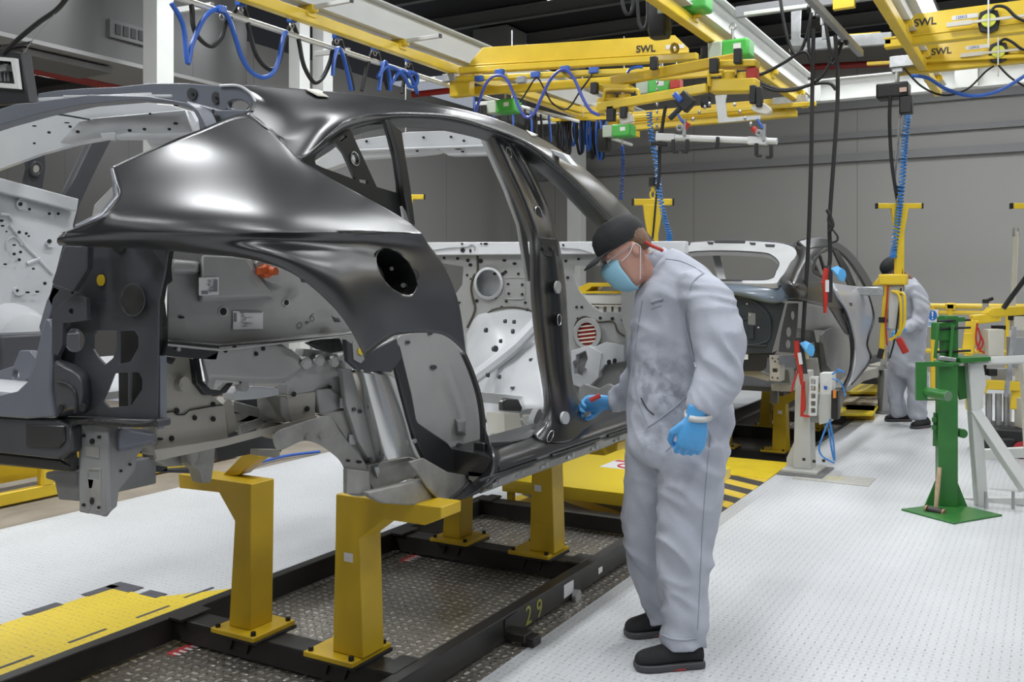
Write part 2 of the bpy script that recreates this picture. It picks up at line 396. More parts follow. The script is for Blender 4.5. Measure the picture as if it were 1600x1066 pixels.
mast = mat('black_mastic', (0.012, 0.012, 0.012), .6, bump=.6, bscale=60)
redo = mat('orange_plug', (0.55, 0.10, 0.02), .5)
def cr2(rows, nu, nv):
    """bicubic patch through a net of points"""
    a = [bez(r, nu) for r in rows]
    cols = [bez([r[j] for r in a], nv) for j in range(len(a[0]))]
    return [[cols[j][i] for j in range(len(cols))] for i in range(len(cols[0]))]
car = thing('car_body_shell', (3.0, 2.58, .70), 'large bare car body shell with black side panel, nearest the camera, on yellow supports', 'car body')
def plate(name, poly, mt, par=None, t=.004, holes=(), bevel=.0015, vec=None, **pl):
    par = par or car
    if vec is None: vec = V(0, t, 0) if 'y' in pl else V(t, 0, 0) if 'x' in pl else V(0, 0, -t)
    return obj(name, M().prism(px(poly, **pl), vec, [px(h, **pl) for h in holes]), mt, par, bevel=bevel, ang=30)
def discs(name, lst, mt, par, dep=.004, n=14, **pl):
    """small round marks standing on a plane: (px, py, rx, ry)"""
    for q in lst:
        cx, cy, rx = q[:3]; ry = q[3] if len(q) > 3 else rx
        a = px(ell(cx, cy, rx, ry, n), **pl); nrm = V(0, -1, 0) if 'y' in pl else V(-1, 0, 0)
        obj(name, M().loft([[p-nrm*.001 for p in a], [p+nrm*dep for p in a]]), mt, par)
# --- outer side panel: quarter panel, C pillar, roof rail
Q = [
 [(175,262,2.02),(235,234,1.97),(310,204,1.93),(382,178,1.90),(425,206,1.895),(467,250,1.88),(495,266,1.875),(520,282,1.87),(570,309,1.865),(610,331,1.855),(642,351,1.85)],
 [(181,285,2.00),(243,264,1.91),(318,246,1.85),(390,236,1.82),(440,256,1.81),(480,281,1.80),(504,291,1.80),(528,301,1.80),(577,321,1.80),(620,343,1.80),(646,355,1.79)],
 [(186,306,1.96),(250,299,1.83),(322,296,1.74),(395,292,1.70),(445,300,1.69),(488,309,1.69),(512,313,1.70),(535,319,1.70),(585,333,1.71),(628,350,1.72),(650,359,1.72)],
 [(160,338,1.90),(240,338,1.75),(318,336,1.665),(392,336,1.635),(445,337,1.625),(494,338,1.62),(520,339,1.625),(543,341,1.63),(594,348,1.64),(638,358,1.655),(655,363,1.665)],
 [(96,364,1.87),(232,363,1.715),(310,363,1.64),(388,363,1.615),(445,363,1.605),(500,363,1.60),(526,363,1.605),(550,363,1.61),(602,364,1.62),(644,365,1.635),(659,366,1.65)],
 [(90,372,1.872),(232,372,1.722),(310,373,1.655),(388,373,1.635),(447,376,1.63),(502,381,1.62),(528,383,1.62),(552,384,1.625),(606,385,1.635),(652,384,1.645),(668,382,1.665)],
 [(89,377,1.877),(232,379,1.735),(310,383,1.665),(390,386,1.625),(450,394,1.60),(508,408,1.58),(535,415,1.58),(558,420,1.58),(615,425,1.60),(672,422,1.64),(692,415,1.665)],
 [(91,380,1.885),(232,385,1.75),(310,391,1.68),(391,397,1.625),(455,412,1.59),(512,442,1.565),(545,470,1.56),(565,490,1.57),(628,475,1.60),(690,470,1.645),(716,475,1.67)],
 [(92,382,1.90),(232,388,1.77),(310,395,1.70),(392,404,1.64),(458,427,1.60),(516,475,1.575),(550,520,1.57),(569,558,1.585),(625,522,1.62),(690,523,1.655),(727,552,1.69)],
]
# body side section: half width against height, and plan taper towards the tail
FZ = [(1.50,1.60),(1.64,1.605),(1.66,1.632),(1.69,1.662),(1.73,1.715),(1.78,1.785),(1.83,1.84),(1.88,1.872),(1.93,1.897),(2.0,1.93),(2.2,1.99)]
def fz(z):
    for (a, b), (c, d) in zip(FZ, FZ[1:]):
        if z <= c: return b+(d-b)*max(0, (z-a)/(c-a))
    return FZ[-1][1]
def gx(x): return max(0, 1.75-x)**1.8
def surf(a, b, crease=False):
    y = 1.75
    for _ in range(30):
        p = P(a, b, y=y); y += .5*((1.605 if crease else fz(p.z))+gx(p.x)-y)
    return (a, b, y)
for j in range(len(Q[0])):
    old = Q[4][j][2]
    for i in range(4): Q[i][j] = surf(*Q[i][j][:2])
    Q[4][j] = surf(*Q[4][j][:2], True)
    for i in range(5, 9): a, b, c = Q[i][j]; Q[i][j] = (a, b, c+(Q[4][j][2]-old)*(1 if j < 3 else .6))
extra = {4: (576,364,1.612), 5: (579,384.5,1.628), 6: (586,423,1.585), 7: (594,468,1.582), 8: (598,535,1.60)}
def net(rows): return [[P(a, b, y=c) for a, b, c in r] for r in rows]
up = net(Q[:5]); low1 = net([r[:8] for r in Q[4:]]); low2 = net([[Q[i][7], extra[i]]+Q[i][8:] for i in range(4, 9)])
m = M().grid(cr2(up, 8, 6)).grid(cr2(low1, 8, 6)).grid(cr2(low2, 8, 6))
qp = obj('quarter_panel', m, ecoat, car)
bm = bmesh.new(); bm.from_mesh(qp.data); bmesh.ops.remove_doubles(bm, verts=bm.verts, dist=.0006)
# ease small ripples away, keeping the outline and the swage line
swage = {v for v in bm.verts if v.is_boundary or any(e.is_boundary for e in v.link_edges)}
cl_ = [P(a, b, y=c) for a, b, c in Q[4]]
inner = [v for v in bm.verts if v not in swage and min((v.co+BASES[car]-p).length for p in bez(cl_, 10)) > .007]
for _ in range(22): bmesh.ops.smooth_vert(bm, verts=inner, factor=.5, use_axis_x=True, use_axis_y=True, use_axis_z=True)
bmesh.ops.recalc_face_normals(bm, faces=bm.faces); bm.to_mesh(qp.data); bm.free()
qp.data.polygons.foreach_set('use_smooth', [True]*len(qp.data.polygons)); qp.data.set_sharp_from_angle(angle=math.radians(28))
sm_ = qp.modifiers.new('solid', 'SOLIDIFY'); sm_.thickness = .0025; sm_.offset = 1
# fuel filler opening cut through the panel
fe = ell(620, 425, 42, 23, 28, math.radians(52))
cut = obj('cutter', M().loft([px(fe, y=1.45), px(fe, y=1.75)]), None, car)
b_ = qp.modifiers.new('cut', 'BOOLEAN'); b_.object = cut; b_.operation = 'DIFFERENCE'; b_.solver = 'EXACT'
bake(qp); bpy.data.objects.remove(cut); qp.data.materials.clear(); qp.data.materials.append(ecoat)
fl0, fl1 = px(fe, y=1.602), px(fe, y=1.612); cc = sum(fl0, Vector())/len(fl0)
bowl = [[cc+(p-cc)*s+V(0, d, 0) for p in fl0] for s, d in ((1.03, .002), (1.0, .012), (.93, .05), (.8, .10), (.3, .115))]
obj('fuel_filler_bowl', M().loft(bowl, cap=False).add(bowl[-1], [tuple(range(len(fl0)))]), mat('filler_bowl', (0.01, 0.01, 0.01), .3), car)
obj('filler_stud', M().cyl(P(612,420,y=1.66), P(612,420,y=1.70), .006).cyl(P(630,446,y=1.64), P(630,446,y=1.68), .007), steel, car)
# roof rail
R_ = [
 [(374,134,2.06),(435,137,2.05),(500,143,2.03),(560,148,2.01),(620,155,2.00),(700,168,1.98),(760,182,1.98),(820,205,1.98),(870,232,1.98),(920,270,1.98),(965,312,1.98),(1005,357,1.98),(1055,415,1.98)],
 [(384,142,2.03),(440,152,2.02),(500,156,2.00),(560,158,1.98),(620,163,1.965),(700,173,1.95),(760,187,1.945),(820,210,1.945),(870,238,1.945),(918,274,1.945),(960,316,1.945),(998,360,1.945),(1048,420,1.945)],
 [(396,155,1.96),(450,180,1.95),(500,180,1.94),(553,172,1.93),(620,171,1.92),(700,177,1.91),(760,192,1.91),(820,215,1.91),(868,244,1.91),(912,280,1.91),(952,322,1.91),(990,364,1.91),(1040,424,1.91)],
 [(386,176,1.925),(440,214,1.915),(494,208,1.905),(548,186,1.895),(610,177,1.89),(700,181,1.885),(760,197,1.885),(820,221,1.885),(863,251,1.885),(905,288,1.885),(945,330,1.885),(983,370,1.885),(1033,428,1.885)],
 [(382,178,1.90),(425,206,1.895),(467,250,1.88),(542,190,1.89),(606,180,1.895),(700,184,1.895),(760,200,1.895),(818,224,1.895),(860,254,1.895),(902,291,1.895),(942,333,1.895),(980,373,1.895),(1030,431,1.895)],
]
for i, j in ((3,0),(3,1),(4,0),(4,1),(4,2)): R_[i][j] = surf(*R_[i][j][:2])
obj('roof_rail', M().grid(cr2(net(R_), 8, 5)), ecoat, car, solid=.003, offs=1, ang=60)
# dark rebate under the rail (door aperture flange)
fl_a = [(470,251,1.90),(505,222,1.90),(545,196,1.90),(606,184,1.905),(660,183,1.905),(700,186,1.905),(760,202,1.905),(818,226,1.905),(860,256,1.905),(902,293,1.905),(942,335,1.905),(980,375,1.905),(1030,433,1.905)]
fl_b = [(478,252,1.96),(512,231,1.96),(552,205,1.96),(606,193,1.965),(660,193,1.965),(700,198,1.965),(760,213,1.965),(812,236,1.965),(850,266,1.965),(890,303,1.965),(930,345,1.965),(968,385,1.965),(1018,443,1.965)]
fl_c = [(a+(-2 if a > 800 else 0), b+7, 2.0) for a, b, c in fl_b]
obj('aperture_flange', M().grid(cr2([[P(a, b, y=c) for a, b, c in r] for r in (fl_a, fl_b, fl_c)], 6, 3)), ecoat2, car, solid=.003, ang=60)
# inner white edge along the A pillar
obj('inner_pillar_edge', M().prism(px(rnd([(872,250),(900,262),(940,305),(985,366),(972,366),(930,318),(900,285),(882,272)], 5, True), y=2.03), (0, .03, 0)), whitep, car, bevel=.003)
obj('masking_tape', M().grid([[P(a, b, y=c) for a, b, c in r] for r in ([(478,138.5,2.034),(496,140,2.03),(505,143,2.025)], [(480,141,2.022),(499,144,2.02),(508,147,2.018)], [(496,150,1.998),(508,151,1.995),(514,152,1.992)])]), cream, car, solid=.001)
obj('masking_tape', M().grid([[P(a, b, y=c) for a, b, c in r] for r in ([(822,203,1.975),(831,208,1.975)], [(831,213,1.94),(841,211,1.95)])]), cream, car, solid=.001)
# shoulder of the tail end: returns of the panel towards the tailgate
obj('tail_return_flange', M().grid([[P(a, b, y=c) for a, b, c in r] for r in ([(175,262,2.02),(181,285,2.00),(186,306,1.96),(160,338,1.90),(118,356,1.875)], [(173,264,2.06),(176,286,2.05),(178,306,2.03),(158,332,1.98),(118,352,1.93)])]), blueg, car, solid=.003)
# --- quarter light frame
plate('quarter_window_frame', [(470,250),(500,224),(530,203),(570,190),(606,185),(618,199),(628,206),(634,250),(641,300),(647,340),(648,354),(642,352),(600,333),(540,302),(500,276)], ecoat2, y=1.935, t=.012,
      holes=[[(548,203),(575,196),(602,194),(608,215),(617,250),(622,285),(623,302),(589,292),(572,255),(558,225)],
             [(492,250),(494,243),(510,229),(524,223),(538,240),(548,262),(556,281),(530,271),(505,262),(494,257)],
             [(529,217),(539,210),(543,214),(533,222)], ell(555, 248, 4.5, 8, 12, -.3), [(561,280),(575,282),(576,288),(563,285)]], bevel=.002)
obj('strap_hole_rim', M().tube(px(ell(555, 248, 6, 11, 16, -.3), y=1.932), .002, 6, closed=True), steel, car)
plate('window_post', [(606,185),(618,199),(628,206),(640,280),(649,352),(642,352),(630,290),(620,230),(609,192)], ecoat, y=1.905, t=.02, bevel=.004)
plate('door_latch_recess', [(628,322),(634,330),(641,352),(632,345)], steel, y=1.86, t=.01)
# --- B pillar
BP = [
 [(757,206,2.00),(765,205,1.96),(775,205,1.945),(790,212,1.93),(800,216,1.93),(808,222,1.96),(812,228,2.02)],
 [(764,225,2.00),(773,225,1.95),(784,225,1.935),(795,228,1.95),(805,230,1.93),(814,236,1.95),(818,244,2.02)],
 [(784,268,1.98),(792,268,1.93),(803,268,1.915),(815,270,1.93),(828,272,1.91),(838,280,1.94),(841,288,2.00)],
 [(806,318,1.96),(814,318,1.91),(824,318,1.89),(838,320,1.90),(852,323,1.885),(860,332,1.92),(863,340,1.98)],
 [(825,362,1.93),(831,362,1.88),(840,362,1.86),(852,364,1.865),(864,366,1.86),(871,372,1.90),(873,378,1.96)],
 [(828,400,1.92),(834,400,1.87),(842,400,1.845),(855,402,1.86),(868,404,1.845),(877,408,1.88),(879,412,1.95)],
 [(829,450,1.92),(835,450,1.865),(844,450,1.84),(858,450,1.86),(873,450,1.84),(881,452,1.88),(884,455,1.95)],
 [(833,505,1.92),(839,505,1.865),(848,505,1.835),(862,505,1.855),(878,505,1.835),(885,507,1.88),(887,510,1.95)],
 [(840,560,1.92),(846,560,1.86),(854,560,1.83),(867,560,1.85),(881,560,1.83),(889,562,1.87),(891,565,1.94)],
 [(847,600,1.92),(853,600,1.85),(860,600,1.825),(872,600,1.84),(885,600,1.825),(893,600,1.86),(896,603,1.93)],
 [(850,632,1.93),(855,634,1.85),(863,636,1.82),(876,636,1.82),(890,632,1.82),(900,628,1.85),(905,626,1.93)],
 [(845,655,1.93),(850,660,1.85),(860,666,1.81),(880,668,1.79),(903,660,1.81),(920,650,1.85),(930,648,1.93)],
 [(828,674,1.93),(835,680,1.85),(848,690,1.80),(880,692,1.775),(915,680,1.79),(948,660,1.85),(965,650,1.93)],
]
bp = obj('b_pillar', M().grid(cr2([[P(a, b, y=c) for a, b, c in r] for r in BP], 4, 5)), ecoat, car, solid=.003, ang=60)
def slot(name, cx, cy, rx, ry, yy, rot=0, par=car, rim=True):
    obj(name, M().loft([px(ell(cx, cy, rx, ry, 16, rot), y=yy), px(ell(cx, cy, rx, ry, 16, rot), y=yy-.004)]), hole, par)
    if rim: obj('slot_rim', M().tube(px(ell(cx, cy, rx+.7, ry+.7, 16, rot), y=yy-.004), .002, 6, closed=True), steel, par)
slot('pillar_slot', 795, 238, 3, 8, 1.935, -.35); slot('pillar_slot', 842, 336, 4.5, 13, 1.885, -.2)
slot('pillar_slot', 874, 500, 2.4, 8, 1.833); slot('pillar_slot', 860, 682, 3, 9, 1.79, .4)
plate('lock_reinforcement', [(845,371),(871,374),(874,401),(858,401),(846,396)], ecoat2, y=1.848, t=.012, bevel=.003)
discs('rivet', [(850,388,3.2,4)], ecoat, car, y=1.846, dep=.006); discs('rivet', [(863,388,3.2,4)], ecoat, car, y=1.846, dep=.006)
discs('pillar_plug', [(870,449,4.5,10)], greyp, car, y=1.838, dep=.008); discs('drain_plug', [(881,653,6,10)], whitep, car, y=1.785, dep=.01)
plate('inner_b_pillar', [(753,209),(762,208),(784,262),(808,325),(824,370),(828,400),(830,440),(826,440),(819,396),(812,352),(790,292)], whitep, y=2.02, t=.02, bevel=.004)
# --- sill
sec = [(2.0, .87),(1.93, .862),(1.86, .858),(1.80, .845),(1.77, .82),(1.768, .80),(1.785, .785),(1.83,.775),(1.95,.77)]
x0, x1 = 3.00, 5.1
obj('sill', M().loft([[V(x, y, z) for y, z in bez([V(a, b, 0) for a, b in sec], 3) and [(p.x, p.y) for p in bez([V(a, b, 0) for a, b in sec], 3)]] for x in (x0, x0+.3, x0+1, x1)]), ecoat, car, ang=50)
sec2 = [(1.79, .788),(1.775, .77),(1.79, .752),(1.80,.735),(1.83, .728),(1.845, .712),(1.862,.712),(1.86, .74),(1.9,.76),(1.9,.788)]
obj('sill_flange', M().loft([[V(x, y, z) for y, z in sec2] for x in (3.0, x1)]), castm, car, ang=20)
obj('sill_clip', M(), castm, car) if False else None
for xx in (3.0, 3.18, 3.38, 3.62, 3.86, 4.12): obj('sill_clip', M().box((xx, 1.786, .755), (.05, .012, .014)).box((xx+.012, 1.778, .761), (.012, .014, .02)), steel, car)
for a, b in ((2.86, 3.30), (3.42, 3.9), (3.98, 4.5)): obj('sill_rail', M().bb((a, 1.762, .788), (b, 1.775, .797)), ecoat2, car, bevel=.002)
plate('sill_opening_face', [(757,692),(800,690),(828,684),(845,672),(856,690),(800,716),(757,722)], ecoat, y=1.86, t=.05, bevel=.006)
# --- rear wheelhouse and door shut
wp = rnd([(621,533),(640,522),(665,518),(695,526),(720,548),(735,577),(747,620),(752,665),(748,712),(741,724),(708,712),(690,690),(658,668),(645,640),(632,590)], 5)
plate('wheelhouse_cover', wp, greyp, y=1.99, t=.008, holes=[], bevel=.003)
discs('cover_grommet', [(637,535,3.5,2.6),(672,521,3.5,2.6),(677,574,5,3.6),(717,696,4,3.6),(723,710,3.6,3.4)], tailm, car, y=1.987, dep=.003)
obj('cover_bracket', M().loft([px([(711,655),(728,655),(728,680),(713,680)], y=1.99), px([(715,659),(725,660),(725,675),(716,674)], y=1.96)]), galv, car)
rim = bez([P(a, b, y=1.90) for a, b in [(724,552),(737,582),(749,620),(755,662),(754,700),(746,735),(730,760),(704,783)]], 6)
obj('wheel_arch_rim', M().tube(rim, .010, 8), ecoat2, car)
obj('arch_return', M().grid([rim, [p+V(-.002, .014, .002) for p in rim]]), tailm, car, solid=.003)
obj('lower_arch_skin', M().grid(cr2([[P(a, b, y=c) for a, b, c in r] for r in ([(755,662,1.90),(754,700,1.90),(746,735,1.90),(730,760,1.90),(704,783,1.90)],[(766,690,1.84),(770,712,1.80),(768,738,1.78),(752,762,1.79),(722,780,1.84)],[(775,703,1.84),(784,718,1.79),(786,735,1.775),(774,752,1.79),(744,772,1.84)],[(800,702,1.86),(812,714,1.80),(814,726,1.77),(806,736,1.79),(780,752,1.84)])],5,5)), ecoat, car, solid=.003)
plate('wheelhouse_strap', [(612,545),(625,538),(634,575),(645,620),(652,660),(664,668),(700,692),(712,708),(740,728),(736,742),(722,750),(700,742),(668,728),(662,715),(650,690),(640,655),(628,610)], ecoat2, y=1.965, t=.02, bevel=.006)
discs('strap_eyelet', [(647,689,3.2,3.6)], steel, car, y=1.963, dep=.004)
# polished inner quarter: bulged bright sheet
G = [[(549,577,2.03),(565,577,1.97),(585,579,1.95),(605,583,1.98),(616,590,2.04)],
     [(565,640,2.02),(582,640,1.955),(603,640,1.935),(622,640,1.965),(633,640,2.03)],
     [(580,700,2.01),(597,698,1.945),(617,696,1.925),(636,692,1.955),(646,692,2.02)],
     [(588,724,2.01),(604,720,1.945),(622,716,1.925),(642,714,1.955),(660,720,2.01)]]
obj('polished_inner_quarter', M().grid(cr2([[P(a, b, y=c) for a, b, c in r] for r in G], 6, 6)), alum, car, solid=.004, ang=60)
plate('quarter_seam_flange', [(535,575),(549,577),(572,650),(592,726),(583,728),(560,690),(541,632)], greyp, y=2.0, t=.02, bevel=.003)
discs('seam_bolt', [(552,580,2.5),(553,640,3),(562,643,3.2),(578,718,3)], tailm, car, y=1.998, dep=.003)
plate('lower_quarter_shield', [(576,727),(600,722),(640,715),(662,726),(668,750),(640,748),(610,760),(588,770),(574,748)], castm, y=1.98, t=.03, bevel=.005)
obj('shield_bracket', M().loft([px([(582,728),(592,725),(597,736),(590,748),(584,742)], y=1.98), px([(585,731),(591,730),(594,736),(589,743)], y=1.955)]), galv, car)
obj('shield_bracket', M().loft([px([(648,745),(660,733),(663,740),(652,752)], y=1.98), px([(650,744),(658,736),(660,741),(652,749)], y=1.965)]), alum, car)
plate('jacking_plate', [(575,770),(612,760),(668,748),(690,762),(702,776),(696,788),(640,790),(600,787),(578,776)], castm, y=1.93, t=.03, bevel=.006)
plate('arch_foot_panel', [(640,722),(662,716),(700,738),(736,744),(730,760),(706,783),(690,787),(668,762),(655,742)], castm, y=1.915, t=.01, bevel=.003)
# --- black shut corner (door aperture corner behind panel tip)
plate('shut_corner_panel', [(541,530),(572,552),(620,528),(628,560),(612,582),(560,578),(545,565)], tailm, y=1.94, t=.02, bevel=.004)
plate('shut_corner_recess', [(551,533),(566,548),(570,562),(564,568),(553,562)], greyp, y=1.937, t=.004)
discs('yellow_tag', [(565,549,6,6)], yellow, car, y=1.934, dep=.002)
# --- inner side panel above the wheel
isp = [(264,388),(400,398),(440,414),(480,437),(515,470),(545,505),(556,521),(450,532),(345,540),(262,533)]
ip = plate('inner_side_panel', isp, greyp, y=2.03, t=.006, holes=[ell(349,487,5,6,14)], bevel=.002)
obj('upper_box_pressing', M().loft([px([(312,404),(310,474),(430,466),(415,440),(395,405)], y=2.03), px([(316,398),(316,466),(420,462),(405,438),(385,402)], y=1.985)]), greyp, car, bevel=.006)
obj('side_box_pressing', M().loft([px([(268,404),(314,408),(312,430),(268,428)], y=2.03), px([(270,408),(308,411),(307,424),(270,424)], y=1.985)]), greyp, car, bevel=.006)
obj('oval_pressing', M().loft([px(rnd([(394,410),(415,404),(440,418),(444,440),(436,450),(410,440)], 4), y=2.03), px(rnd([(400,412),(415,408),(434,420),(437,436),(430,443),(410,434)], 4), y=2.0)]), greyp, car, bevel=.004)
obj('bottom_flange', M().grid([px([(262,530),(345,536),(430,528),(556,517)], y=2.03), px([(262,540),(345,548),(430,538),(556,523)], y=1.96)]), greyp, car, solid=.004)
obj('mastic_seam', M().tube(bez(px([(345,541),(430,534),(500,528),(552,522)], y=1.965), 6), .003, 6), mast, car)
obj('orange_plug', M().lathe([(.003,0),(.02,.0),(.02,.02),(.012,.03),(.012,.05),(.001,.05)], P(411,424,y=2.0), (0,-1,.0)).beam(P(404,424,y=1.975), P(416,422,y=1.975), .016, .02), redo, car)
for st, (a, b, c, d) in enumerate([(311,434,342,461), (364,486,411,514)]):
    s_ = plate('paper_sticker', [(a,b),(c,b+(1 if st else -1)),(c-(0 if st else 0),d),(a,d+1)], sticker, y=1.982 if not st else 2.026, t=.001, bevel=0)
    mm = M(); yy = 1.98 if not st else 2.024; random.seed(st+3)
    for k in range(11):
        yk = b+4+k*(d-b-6)/11; xk = a+10+random.random()*6; mm.prism(px([(xk,yk),(xk+(c-a)*.4*random.random()+3,yk),(xk+5,yk+1)], y=yy), (0,.0005,0))
    if st: mm.prism(px([(375,487),(410,487),(410,489),(375,489)], y=yy), (0,.0005,0)).prism(px([(366,489),(370,489),(370,503),(366,503)], y=yy), (0,.0005,0))
    else: mm.prism(px([(334,437),(340,437),(340,456),(334,456)], y=yy), (0,.0005,0)).prism(px([(315,455),(325,455),(325,460),(315,460)], y=yy), (0,.0005,0))
    obj('sticker_print', mm, mat('print_grey', (0.2,0.2,0.22), .6), car)
discs('panel_stud', [(390,448,3,4),(447,473,3,4),(283,496,4,2)], hole, car, y=2.028, dep=.004)
discs('hole_rim', [(447,473,6,6),(349,487,8,8.5)], mat('pale_ring', (0.45,0.45,0.44), .5), car, y=2.0285, dep=.001)
discs('hole_dark', [(349,487,5,6)], hole, car, y=2.027, dep=.001)
hw = M()
for pts in ([(464,508),(468,504),(472,506),(470,512),(465,512),(464,508)], [(476,504),(480,503),(479,508)], [(479,502),(484,504)], [(484,496),(488,494),(491,498),(489,502),(485,500),(486,494),(490,490)]): hw.tube(bez(px(pts, y=2.027), 4), .0009, 5)
obj('handwritten_mark', hw, ink, car)
for a, b in ((474,436),(525,498)): obj('panel_clip', M().loft([px([(a-8,b-6),(a+4,b-3),(a+9,b+6),(a-3,b+6)], y=2.0), px([(a-5,b-3),(a+3,b-1),(a+6,b+3),(a-2,b+4)], y=1.97)]), tailm, car, bevel=.003)
plate('black_seal_bracket', [(262,533),(300,536),(344,540),(338,562),(330,562),(258,556)], ecoat2, y=1.97, t=.04, bevel=.004)
plate('mastic_edge', [(257,386),(273,388),(268,420),(270,440),(262,446),(258,470),(262,500),(264,540),(256,556),(276,560),(270,570),(256,562),(246,552),(247,470)], mast, y=1.99, t=.012, bevel=.003)
discs('seal_bolt', [(278,546,3.2,3.4)], steel, car, y=1.968, dep=.004)
# --- frame rails and underfloor, seen under the panel
plate('rear_side_member', [(249,556),(303,560),(306,580),(316,612),(338,622),(344,628),(352,634),(358,690),(350,697),(244,712),(246,600)], beige, y=2.06, t=.06, bevel=.004)
discs('side_member_dome', [(281,600,9,12)], beige, car, y=2.058, dep=.02); discs('dome_rivet', [(281,602,3,3.4)], castm, car, y=2.036, dep=.003)
discs('side_member_hole', [(276,642,3.4,4.4),(304,653,3,4),(333,655,3,4),(268,685,3.4,4.2),(254,661,3,3.4),(333,632,3,4),(250,686,4,2)], hole, car, y=2.057, dep=.003)
obj('step_seam', M().tube(px([(250,646),(270,643),(276,648),(288,648),(296,641),(330,635),(348,633)], y=2.056), .002, 5), ecoat2, car)
plate('seal_channel', [(303,560),(312,560),(318,596),(330,608),(345,610),(356,598),(366,598),(354,614),(340,618),(322,618),(308,600)], ecoat2, y=2.04, t=.02, bevel=.003)
obj('floor_box_section', M().loft([px([(313,560),(345,540),(346,536),(432,532),(455,545),(472,560),(476,570),(447,600),(400,600),(335,594),(333,609),(322,604)], y=2.03), px([(316,560),(348,544),(430,538),(438,560),(446,592),(400,592),(330,588),(327,596)], y=1.97)]), greyp, car, bevel=.005)
discs('box_section_hole', [(352,548,2.6,3.4),(366,543,2.6,3.4),(411,545,2.6,3.4),(400,553,2.6,3.4)], hole, car, y=1.968, dep=.003)
plate('floor_side_panel', [(476,545),(505,548),(541,556),(541,632),(535,638),(495,643),(494,612),(447,620),(448,600),(470,575)], greyp, y=2.04, t=.04, bevel=.004)
for a, b, r in ((471,567,8),(492,563,7),(515,565,7),(531,559,6),(374,603,7)): discs('pressed_dome', [(a,b,r,r*1.25)], greyp, car, y=2.038, dep=.022); discs('dome_rivet', [(a,b+1,3,3.4)], castm, car, y=2.015, dep=.003)
plate('torn_mastic', [(481,536),(500,531),(532,529),(540,548),(520,552),(500,546)], mast, y=2.0, t=.02, bevel=.004)
plate('side_member_centre', [(448,618),(494,612),(493,652),(455,660),(450,640)], beige, y=2.035, t=.06, bevel=.004)
plate('side_member_front', [(495,610),(515,606),(532,620),(541,632),(545,650),(498,646)], greyp, y=2.03, t=.05, bevel=.004)
discs('side_member_hole', [(480,639,3,4.2),(459,616,3,4),(515,605,2.6,3)], hole, car, y=2.03, dep=.003)
plate('bright_floor_patch', [(366,615),(372,606),(400,604),(435,606),(437,618),(400,624),(368,626)], whitep, y=2.05, t=.05, bevel=.006)
plate('underfloor_recess', [(350,628),(437,618),(452,622),(455,658),(380,678),(352,686)], tailm, y=2.16, t=.01)
for a, b, c in (((362,634),(420,650),.012),((366,668),(440,628),.010),((352,655),(405,650),.010),((372,672),(415,656),.014)): obj('underfloor_rib', M().beam(P(*a, y=2.13), P(*b, y=2.13), c, .03), castm, car, bevel=.003)
plate('link_post', [(349,632),(360,620),(366,640),(372,672),(357,680)], beige, y=2.08, t=.05, bevel=.004)
plate('suspension_box', [(438,620),(449,622),(456,658),(446,661),(440,648)], castm, y=2.03, t=.10, bevel=.004)
obj('dome_floor', M().loft([px(ell(428,672,28,14,20), y=2.16), px(ell(428,668,20,8,20), y=2.08)]), beige, car, bevel=.006)
obj('lower_rail_lip', M().loft([px([(240,703),(244,716),(240,722)], y=2.02)+[P(240,710,y=2.08)], px([(350,686),(352,694),(350,698)], y=2.02)+[P(350,690,y=2.08)], px([(440,663),(442,670),(440,674)], y=2.02)+[P(440,668,y=2.08)], px([(494,649),(496,655),(494,658)], y=2.02)+[P(494,652,y=2.08)]]), beige, car, bevel=.002)
node = rnd([(430,676),(470,660),(505,650),(518,652),(530,672),(545,692),(562,712),(575,735),(577,772),(543,772),(541,745),(532,722),(515,706),(492,692),(470,690),(438,704),(428,695)], 4)
obj('cast_subframe_arm', M().loft([px(node, y=2.10), px(node, y=1.98)]), castm, car, bevel=.006)
discs('casting_boss', [(480,684,4,4.4),(501,682,4,4)], castm, car, y=1.98, dep=.008); discs('casting_hole', [(544,720,3,2),(561,722,4,2.4)], hole, car, y=1.977, dep=.002)
plate('shield_side_plate', [(498,648),(545,640),(560,690),(580,735),(577,745),(560,712),(520,655)], castm, y=2.02, t=.02, bevel=.003)
for a, b in ((537,630),(551,687)): plate('cage_nut', [(a-5,b-8),(a+6,b-8),(a+5,b+8),(a-5,b+8)], galv, y=2.012, t=.006)
plate('foot_block', [(543,733),(578,737),(578,773),(543,772)], castm, y=1.96, t=.02, bevel=.004)
obj('bump_stop', M().lathe([(.001,0),(.02,.0),(.026,.04),(.03,.09),(.035,.10)], P(300,720,y=2.1), (0,0,1)), castm, car)
obj('cast_leg_bracket', M().prism(px([(298,690),(338,688),(336,720),(331,754),(318,756),(312,735),(300,728)], y=2.12), (0,.05,0)), castm, car, bevel=.006)
plate('cast_cross_rib', [(243,712),(300,698),(298,728),(262,730),(246,722)], castm, y=2.18, t=.06, bevel=.004)
plate('subframe_leg', [(240,722),(262,728),(262,735),(300,732),(300,740),(242,738)], tailm, y=2.24, t=.04)
plate('rear_floor_edge', [(338,700),(440,668),(440,706),(420,710),(400,708),(340,720)], tailm, y=2.5, t=.08)
plate('exhaust_hanger', [(404,703),(438,703),(438,712),(432,716),(404,712)], beige, y=2.3, t=.04, bevel=.003)
